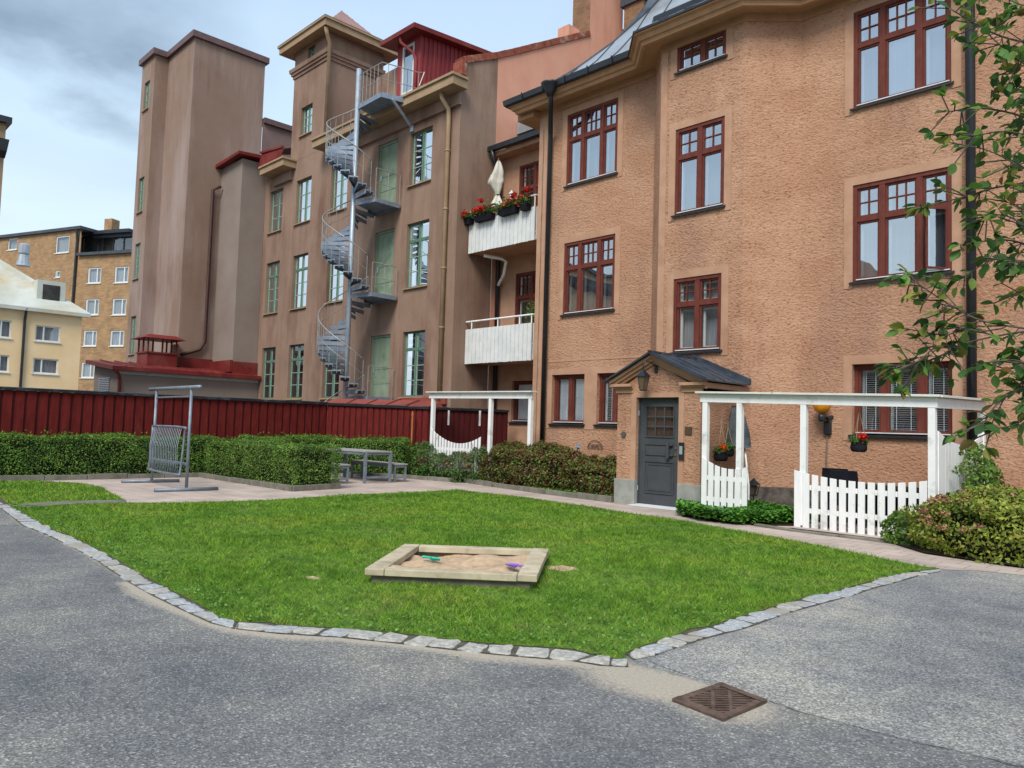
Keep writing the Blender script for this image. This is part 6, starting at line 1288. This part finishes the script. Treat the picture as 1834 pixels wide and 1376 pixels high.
def hedge(name, label, cat, pts, w, h, dens_, size, lm, wob=.05, z0=.0, roundr=.12, core_in=.13, tips=None, shape=None):
    """pts: plan centre line; rounded box cross-section"""
    P0 = [Vector((*p, 0)) for p in pts]; L = [(b-a).length for a, b in zip(P0, P0[1:])]; tot = sum(L)
    t = thing(name, label, cat, (sum(p[0] for p in pts)/len(pts), sum(p[1] for p in pts)/len(pts), 0))
    def at(s):
        s = np.clip(s, 0, tot); i = 0; out = np.zeros((len(s), 2)); nn = np.zeros((len(s), 2)); acc = 0
        for a, b, l in zip(P0, P0[1:], L):
            k = (s >= acc-1e-9) & (s <= acc+l+1e-9); f = (s[k]-acc)/l; out[k] = np.stack([a.x+(b.x-a.x)*f, a.y+(b.y-a.y)*f], 1); d = (b-a)/l; nn[k] = (-d.y, d.x); acc += l
        return out, nn
    per = 2*h+w; n = int((tot*per+2*w*h)*dens_)
    s = RNG.uniform(0, tot, n); q = RNG.uniform(0, per, n); capn = RNG.random(n) < 2*w*h/(tot*per+2*w*h)
    u = np.where(q < h, -w/2, np.where(q < h+w, q-h-w/2, w/2)); v = np.where(q < h, q, np.where(q < h+w, h, per-q))
    nu = np.where(q < h, -1., np.where(q < h+w, 0, 1.)); nv = np.where((q >= h) & (q < h+w), 1., 0.); ns = np.zeros(n)
    cu = RNG.uniform(-w/2, w/2, n); cv = RNG.uniform(0, h, n); e_ = np.where(RNG.random(n) < .5, 0, tot); u = np.where(capn, cu, u); v = np.where(capn, cv, v); s = np.where(capn, e_, s); nu = np.where(capn, 0, nu); nv = np.where(capn, 0, nv); ns = np.where(capn, np.where(e_ > 0, 1., -1.), 0)
    # round the shoulders
    ru = np.abs(u)-(w/2-roundr); rv = v-(h-roundr); k = (ru > 0) & (rv > 0); rr_ = np.hypot(ru, rv)+1e-6; f = np.where(k & (rr_ > roundr), roundr/rr_, 1); u = np.where(k, np.sign(u)*(w/2-roundr+ru*f), u); v = np.where(k, h-roundr+rv*f, v)
    C, Nn = at(s); dirs = np.stack([Nn[:, 1], -Nn[:, 0]], 1)
    bulge = wob*(np.sin(s*2.3+v*3)+np.sin(s*5.1+u*4+1)*.6+np.sin(s*9+v*7)*.35); dep = -np.abs(RNG.normal(0, .055, n))+RNG.normal(0, .012, n)
    off = bulge+dep
    X = C[:, 0]+Nn[:, 0]*(u+nu*off)+dirs[:, 0]*ns*off; Y = C[:, 1]+Nn[:, 1]*(u+nu*off)+dirs[:, 1]*ns*off; Z = z0+v+nv*off
    # gaps: sparse patches low down
    keep = (RNG.random(n) < np.clip(.35+v/h*1.6, 0, 1)) & (np.sin(s*4.7+1.3)*np.sin(v*8+s*1.7)+RNG.normal(0, .5, n) > -.85)
    P = np.stack([X, Y, Z], 1)[keep]; Nr = np.stack([Nn[:, 0]*nu+dirs[:, 0]*ns, Nn[:, 1]*nu+dirs[:, 1]*ns, nv+.35], 1)[keep]
    tri_mesh('foliage', leaf_quads(P, Nr, size, asp=.55, jitter=1.1), lm, per=4, parent=t)
    m = MB()
    for k_ in range(int(tot*16)):
        s_ = np.array([random.uniform(0, tot)]); c_, n_ = at(s_); uu = random.uniform(-w/2, w/2)*.95; p = Vector((c_[0][0]+n_[0][0]*uu, c_[0][1]+n_[0][1]*uu, z0+h-.04)); q = p+Vector((random.gauss(0, .02), random.gauss(0, .02), random.uniform(.05, .12))); m.tube([p, q], .0025, 3, cap=False)
        P_s, N_s = blob(tuple(q), (.025, .025, .035), 5); SHOOT.append(leaf_quads(P_s, N_s, size*.9))
    tri_mesh('shoots', np.concatenate(SHOOT), lm, per=4, parent=t, kind='stuff'); SHOOT.clear()
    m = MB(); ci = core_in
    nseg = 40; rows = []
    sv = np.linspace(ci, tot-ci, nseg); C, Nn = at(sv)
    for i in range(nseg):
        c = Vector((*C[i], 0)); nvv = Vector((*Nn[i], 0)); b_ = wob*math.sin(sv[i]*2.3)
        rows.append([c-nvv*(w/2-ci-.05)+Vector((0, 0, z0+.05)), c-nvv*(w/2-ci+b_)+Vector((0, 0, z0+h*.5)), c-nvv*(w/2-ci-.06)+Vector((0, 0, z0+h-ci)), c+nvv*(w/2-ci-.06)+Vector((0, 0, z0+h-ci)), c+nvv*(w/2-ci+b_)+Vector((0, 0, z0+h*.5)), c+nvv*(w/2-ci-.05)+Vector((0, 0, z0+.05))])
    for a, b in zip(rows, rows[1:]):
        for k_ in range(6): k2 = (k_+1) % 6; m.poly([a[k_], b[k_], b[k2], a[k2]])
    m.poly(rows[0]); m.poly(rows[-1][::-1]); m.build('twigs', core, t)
    return t
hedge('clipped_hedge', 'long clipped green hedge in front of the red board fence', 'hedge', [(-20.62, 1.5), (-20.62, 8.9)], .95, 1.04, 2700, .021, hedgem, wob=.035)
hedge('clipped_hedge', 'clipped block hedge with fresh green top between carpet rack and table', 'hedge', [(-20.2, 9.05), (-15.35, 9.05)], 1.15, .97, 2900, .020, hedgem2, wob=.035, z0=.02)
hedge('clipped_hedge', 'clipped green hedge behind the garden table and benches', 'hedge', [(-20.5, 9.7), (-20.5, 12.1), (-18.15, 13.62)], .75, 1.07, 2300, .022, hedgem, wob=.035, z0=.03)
def bush(name, label, cat, c, r, n, size, lm, parent=None, low=.02, lumps=9, z0=0, flowers=None, core_=True, sparse=0):
    t = thing(name, label, cat, (c[0], c[1], 0)); L = []; NL = []
    cen = np.array([c[0], c[1], z0+r[2]*.35])
    v = RNG.normal(0, 1, (n, 3)); v /= np.linalg.norm(v, axis=1)[:, None]; v[:, 2] = np.where(v[:, 2] < -.45, -v[:, 2], v[:, 2])
    pw = 2.6; sup = (np.abs(v)**pw).sum(1)**(-1/pw)
    lump = 1+.06*np.sin(v[:, 0]*7+v[:, 2]*5)+.05*np.sin(v[:, 1]*9+v[:, 0]*4+2)+.05*np.sin(v[:, 2]*11+v[:, 1]*6)+.03*np.sin(v[:, 0]*19+v[:, 1]*15)
    rad = sup*lump*(1-np.abs(RNG.normal(0, .075, n)))+RNG.normal(0, .02, n)
    P = cen+v*rad[:, None]*np.array([r[0], r[1], r[2]*.68]); k = P[:, 2] > low+z0*.0
    if sparse: k &= RNG.random(n) > sparse
    P, v2 = P[k], v[k]; tri_mesh('foliage', leaf_quads(P, v2+np.array([0, 0, .3]), size, asp=.5, jitter=1.2), lm, per=4, parent=t)
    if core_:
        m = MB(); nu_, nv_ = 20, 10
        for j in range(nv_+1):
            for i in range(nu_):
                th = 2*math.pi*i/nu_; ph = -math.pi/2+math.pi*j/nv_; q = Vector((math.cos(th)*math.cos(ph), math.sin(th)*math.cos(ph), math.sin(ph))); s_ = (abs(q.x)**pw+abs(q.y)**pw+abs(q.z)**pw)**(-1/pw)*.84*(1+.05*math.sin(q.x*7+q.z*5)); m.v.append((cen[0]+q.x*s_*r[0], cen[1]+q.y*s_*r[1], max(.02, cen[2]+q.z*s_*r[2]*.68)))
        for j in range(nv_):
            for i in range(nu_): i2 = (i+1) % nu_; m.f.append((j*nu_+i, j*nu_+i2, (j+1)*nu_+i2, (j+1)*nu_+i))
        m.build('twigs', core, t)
    if flowers:
        fm_, nf, fs = flowers; v = RNG.normal(0, 1, (nf, 3)); v[:, 2] = np.abs(v[:, 2])+.15; v /= np.linalg.norm(v, axis=1)[:, None]; sup = (np.abs(v)**pw).sum(1)**(-1/pw); C = cen+v*(sup*1.0)[:, None]*np.array([r[0], r[1], r[2]*.68]); L = []
        for c_ in C:
            P, N = blob(c_, (fs, fs, fs*.45), 40); L.append(leaf_quads(P, N+np.array([0, 0, .8]), .016, asp=.9))
        tri_mesh('flower_heads', np.concatenate(L), fm_, per=4, parent=t)
    return t
bush('reddish_bush', 'larger clipped bush with reddish brown leaves beside the downpipe', 'bush', (-13.75, 14.2), (1.55, .80, 1.12), 15000, .036, redm_)
bush('reddish_bush', 'smaller clipped bush with reddish brown leaves beside the grey door', 'bush', (-11.15, 13.95), (.98, .72, .90), 9500, .036, redm_)
brownfl = mat('spent_flower_heads', (0, 0, 0), rough=.9, island=[(.22, .11, .06), (.33, .17, .10), (.42, .25, .15)])
bush('spirea_shrub', 'broad yellow green shrub with brown flower heads at the right edge', 'shrub', (-2.2, 11.95), (1.6, 1.08, .88), 18000, .034, spim, flowers=(brownfl, 120, .08))
bush('spirea_shrub', 'dark green leafy plant at the foot of the picket fence end', 'shrub', (-3.98, 12.0), (.32, .32, .45), 1800, .04, hedgem2, core_=False)
def cover(poly, n, size, h, lm, label, cat):
    xs = [p[0] for p in poly]; ys = [p[1] for p in poly]; x = RNG.uniform(min(xs), max(xs), n); y = RNG.uniform(min(ys), max(ys), n); k = pip(x, y, poly); x, y = x[k], y[k]
    hh = h*(.75+.25*np.sin(x*5)*np.sin(y*6+1)); P = np.stack([x, y, .03+hh*RNG.random(len(x))**.5], 1); tri_mesh('ground_cover', leaf_quads(P, np.tile([0, 0, 1.2], (len(P), 1)), size, asp=.8, jitter=.8), lm, per=4, kind='stuff', label=label, cat=cat)
cover([(-8.3, 12.6), (-7.9, 12.0), (-7.2, 11.62), (-6.6, 11.72), (-6.25, 12.1), (-6.0, 12.8), (-5.95, 13.6), (-6.6, 13.9), (-7.6, 13.6), (-8.2, 13.2)], 19000, .036, .27, gcm, 'bright green ground cover around the short picket fence', 'ground cover')
cover([(-17.6, 13.45), (-15.7, 13.72), (-14.9, 13.65), (-15.2, 14.1), (-17.8, 14.1)], 8000, .034, .35, gcm, 'green ground cover in the flower bed by the reddish bush', 'ground cover')
cover([(-12.9, 13.35), (-10.3, 13.1), (-10.3, 13.4), (-12.9, 13.6)], 1800, .028, .12, gcm, 'low green weeds under the reddish bushes', 'weeds')
# tall perennials in the flower bed
mixm = leafmat('perennial_leaves', [(.03, .08, .02), (.06, .13, .03), (.10, .19, .05), (.15, .22, .08), (.14, .09, .06)])
for i, (x, y, rx_, h_, lab) in enumerate(((-17.6, 13.75, .42, 1.0, 'bushy green perennial left of the flower bed'), (-16.85, 13.8, .38, .72, 'grassy grey green perennial before the white pickets'), (-16.0, 13.8, .42, .80, 'perennial with faded brown tops in the flower bed middle'), (-15.35, 13.95, .35, .95, 'tall perennial with small orange blooms next to the reddish bush'))):
    t = bush('perennial', lab, 'perennial', (x, y), (rx_, .35, h_), 2400, .032, mixm if i else fol, core_=False, flowers=(ora, 7, .04) if i == 3 else ((brownfl, 14, .05) if i == 2 else None))
    m = MB()
    for k in range(14): a = random.uniform(0, 6.28); rr_ = random.uniform(.1, rx_); m.tube([(x, y, .03), (x+rr_*.5*math.cos(a), y+rr_*.4*math.sin(a), h_*.6), (x+rr_*math.cos(a), y+rr_*.6*math.sin(a), h_*random.uniform(.85, 1.15))], .006, 4)
    m.build('stems', woodd, t)
# climbing rose on the side fence
t = thing('climbing_rose', 'climbing rose growing against the tall white side fence', 'climbing plant', (-3.6, 13, 0)); m = MB(); L = []
for k in range(9):
    y = 12.9+random.uniform(0, 1.2); p = [(-3.62, y, .05)]; 
    for j in range(6): p.append((-3.58+random.uniform(-.02, .14), p[-1][1]+random.uniform(-.14, .2), p[-1][2]+random.uniform(.14, .26)))
    m.tube(p, .008, 5); 
    for q in p[1:]: P, N = blob(q, (.11, .17, .12), 34); L.append(leaf_quads(P, N, .035))
m.build('stems', woodd, t); P, N = blob((-3.4, 13.9, .95), (.16, .38, .28), 420); L.append(leaf_quads(P, N, .038)); tri_mesh('foliage', np.concatenate(L), hedgem2, per=4, parent=t)
# ================================================================== TREE AT THE RIGHT EDGE
tree = thing('crab_apple_tree', 'young fruit tree whose twigs hang in from the right edge', 'tree', tuple(VD(2150, 700, 3.6)*1.0)); tb = VD(2150, 700, 3.6)
tree.location = (tb.x, tb.y, 0)
barkm = mat('grey_bark', (.06, .05, .04), (.13, .11, .09), .9, 12, 6, bump=.5, bscale=30, bdist=.01)
m = MB(); m.tube(smoothpath([(tb.x, tb.y, -.05), (tb.x+.03, tb.y, 1.0), (tb.x-.02, tb.y+.04, 2.0), (tb.x+.02, tb.y, 3.2), (tb.x, tb.y+.05, 4.6)], 5), .09, 10, rad=[.11-.085*i/20 for i in range(21)]); m.build('trunk', barkm, tree, smooth=True)
def pt(px, py, d_): return VD(px, py, d_)
TW = [  # sight-line way points of each twig (photo px) and depth in metres
    ([(2140, 560), (1990, 600), (1860, 592), (1740, 612), (1690, 635), (1640, 655)], 3.3, 3), ([(1860, 592), (1760, 575), (1700, 545), (1650, 512), (1625, 488)], 3.25, 2),
    ([(1790, 604), (1730, 590), (1690, 600), (1620, 588)], 3.2, 2), ([(1720, 625), (1680, 620), (1640, 650), (1600, 655)], 3.25, 2),
    ([(2140, 420), (1980, 350), (1860, 330), (1790, 335), (1730, 352), (1650, 372)], 3.4, 3), ([(1900, 335), (1830, 300), (1770, 270), (1700, 255)], 3.3, 2),
    ([(2120, 300), (1960, 260), (1850, 215), (1770, 195), (1700, 200)], 3.5, 3), ([(1960, 260), (1870, 250), (1800, 235), (1740, 245)], 3.2, 2),
    ([(2120, 160), (1960, 110), (1850, 80), (1780, 60), (1700, 15)], 3.6, 3), ([(1920, 95), (1850, 120), (1790, 80), (1740, 30)], 3.4, 2), ([(2100, 60), (1960, 30), (1850, 15), (1760, -20)], 3.5, 2),
    ([(2140, 520), (2000, 480), (1880, 450), (1800, 430), (1720, 440)], 3.4, 3), ([(1880, 450), (1830, 470), (1780, 465), (1720, 500)], 3.3, 2), ([(1900, 440), (1830, 400), (1790, 385), (1750, 400)], 3.4, 2),
    ([(2140, 700), (2000, 680), (1900, 670), (1840, 690), (1790, 720), (1760, 760)], 3.2, 3), ([(1900, 670), (1850, 655), (1810, 645), (1775, 655)], 3.2, 3), ([(1860, 680), (1850, 730), (1820, 760), (1775, 768)], 3.2, 2), ([(1920, 660), (1860, 620), (1820, 625)], 3.25, 2),
    ([(2000, 230), (1900, 180), (1840, 160), (1800, 150)], 3.7, 2), ([(2000, 560), (1900, 540), (1840, 520), (1810, 535)], 3.5, 2), ([(2000, 500), (1890, 400), (1840, 380), (1800, 360)], 3.8, 2), ([(1990, 760), (1900, 740), (1850, 720)], 3.3, 2), ([(2060, 200), (1940, 40), (1860, -40), (1780, -60)], 3.8, 2)]
LV_, LN_ = [], []
green_leaves = []
def add_leaf(base, dirv, L, bag):
    d_ = dirv.normalized(); up = Vector((random.gauss(0, .5), random.gauss(0, .5), 1)).normalized(); s_ = d_.cross(up).normalized(); n_ = s_.cross(d_)
    W_ = L*random.uniform(.24, .33); cur = random.uniform(-.02, .22)*L; fold = random.uniform(.1, .45)
    def q(t, w): return base + d_*(L*t) + s_*(W_*w) + n_*(abs(w)*W_*fold - cur*t*t)
    rowt = [(0, .0), (.12, .45), (.32, .92), (.55, 1.0), (.78, .66), (.93, .25), (1, 0)]
    n0 = len(bag.v); 
    for t_, w in rowt: bag.v += [tuple(q(t_, -w)), tuple(q(t_, 0)), tuple(q(t_, w))]
    for i in range(len(rowt)-1):
        a = n0+i*3; bag.f += [(a, a+3, a+4, a+1), (a+1, a+4, a+5, a+2)]
bag = MB(); tw = MB()
for pts, dep, tier in TW:
    n = len(pts); P = []
    for i, (px, py) in enumerate(pts): P.append(pt(px, py, dep + (n-1-i)*.05*(-1 if tier == 2 else .4) + random.uniform(-.06, .06)))
    sp_ = smoothpath(P, 5); k = len(sp_); tw.tube(sp_, .01, 6, rad=[(.006 if tier == 3 else .003)*(1-.75*i/k)+.001 for i in range(k)])
    total = sum((b-a).length for a, b in zip(sp_, sp_[1:])); 
    for i in range(2, k):
        if tier == 3 and i < 6 and random.random() < .4: continue
        p = sp_[i]; d0 = (sp_[i]-sp_[i-1]).normalized(); f = i/k
        for r_ in range(random.choice((1, 2, 3, 3) if f > .3 else (1, 2, 2))):
            side = Vector((random.gauss(0, 1), random.gauss(0, 1), random.gauss(-.2, .7))).normalized(); dd_ = (d0*.6+side).normalized(); pb_ = p+dd_*random.uniform(.01, .05)
            if random.random() < .3:   # a short spur with a rosette
                e_ = p+dd_*random.uniform(.06, .14); tw.tube([p, e_], .003, 4)
                for _ in range(random.randint(2, 4)): add_leaf(e_, (dd_+Vector((random.gauss(0, .8), random.gauss(0, .8), random.gauss(-.2, .6)))), random.uniform(.036, .068), bag)
            else: tw.tube([p, pb_], .0018, 4); add_leaf(pb_, dd_+Vector((0, 0, -.25)), random.uniform(.038, .072), bag)
    add_leaf(sp_[-1], (sp_[-1]-sp_[-2]), .07, bag)
    # link to the trunk
tw.tube([Vector((tb.x, tb.y, 2.0)), pt(2140, 560, 3.4)], .03, 6); 
for q in ((2140, 420), (2120, 300), (2120, 160), (2100, 60), (2140, 520), (2140, 700), (2060, 200)): e_ = pt(*q, 3.45); tw.tube([Vector((tb.x, tb.y, max(.8, e_.z-.35))), e_], .02, 6, rad=[.028, .012])
for q0, q1, dd0 in (((1960, 20), (1760, 40), 3.5), ((1960, 120), (1790, 150), 3.6), ((1970, 210), (1800, 230), 3.7), ((1960, -30), (1720, 10), 3.8), ((1960, 300), (1810, 300), 3.6), ((1960, 60), (1800, 100), 3.4), ((1960, 360), (1830, 410), 3.5), ((1970, 620), (1850, 640), 3.5), ((1960, 180), (1830, 190), 3.3)):
    a_, b_ = pt(*q0, dd0), pt(*q1, dd0-.1); mid_ = a_.lerp(b_, .5)+Vector((0, 0, .05)); sp_ = smoothpath([a_, mid_, b_], 8); tw.tube(sp_, .003, 5)
    for p in sp_:
        for _ in range(4): add_leaf(p+Vector((random.gauss(0, .03), random.gauss(0, .03), random.gauss(0, .03))), Vector((random.gauss(0, 1), random.gauss(0, 1), random.gauss(-.3, .6))), random.uniform(.038, .07), bag)
# outer crown beyond the frame, over and around the trunk
for k in range(60):
    a = random.uniform(-1.2, 1.6); z = random.uniform(1.6, 4.8); base = Vector((tb.x, tb.y, z)); rr_ = random.uniform(.5, 1.25); tip = base + CR*(rr_*math.cos(a)) + FH*(rr_*math.sin(a)) + Vector((0, 0, .3)); mid_ = base.lerp(tip, .5)+Vector((0, 0, .08)); tw.tube([base, mid_, tip], .006, 5, rad=[.010, .006, .002])
    for i in range(16):
        p = base.lerp(tip, random.uniform(.3, 1)); add_leaf(p, Vector((random.gauss(0, 1), random.gauss(0, 1), random.gauss(-.2, .6))), random.uniform(.05, .08), bag)
tw.build('twigs', barkm, tree)
treem = leafmat('fruit_tree_leaves', [(.03, .09, .025), (.045, .125, .03), (.06, .16, .035), (.08, .19, .045), (.11, .24, .05), (.17, .31, .06), (.13, .26, .05), (.34, .33, .05), (.07, .18, .04), (.24, .11, .03)], tr=.4)
bag.build('crown', treem, tree, smooth=True)
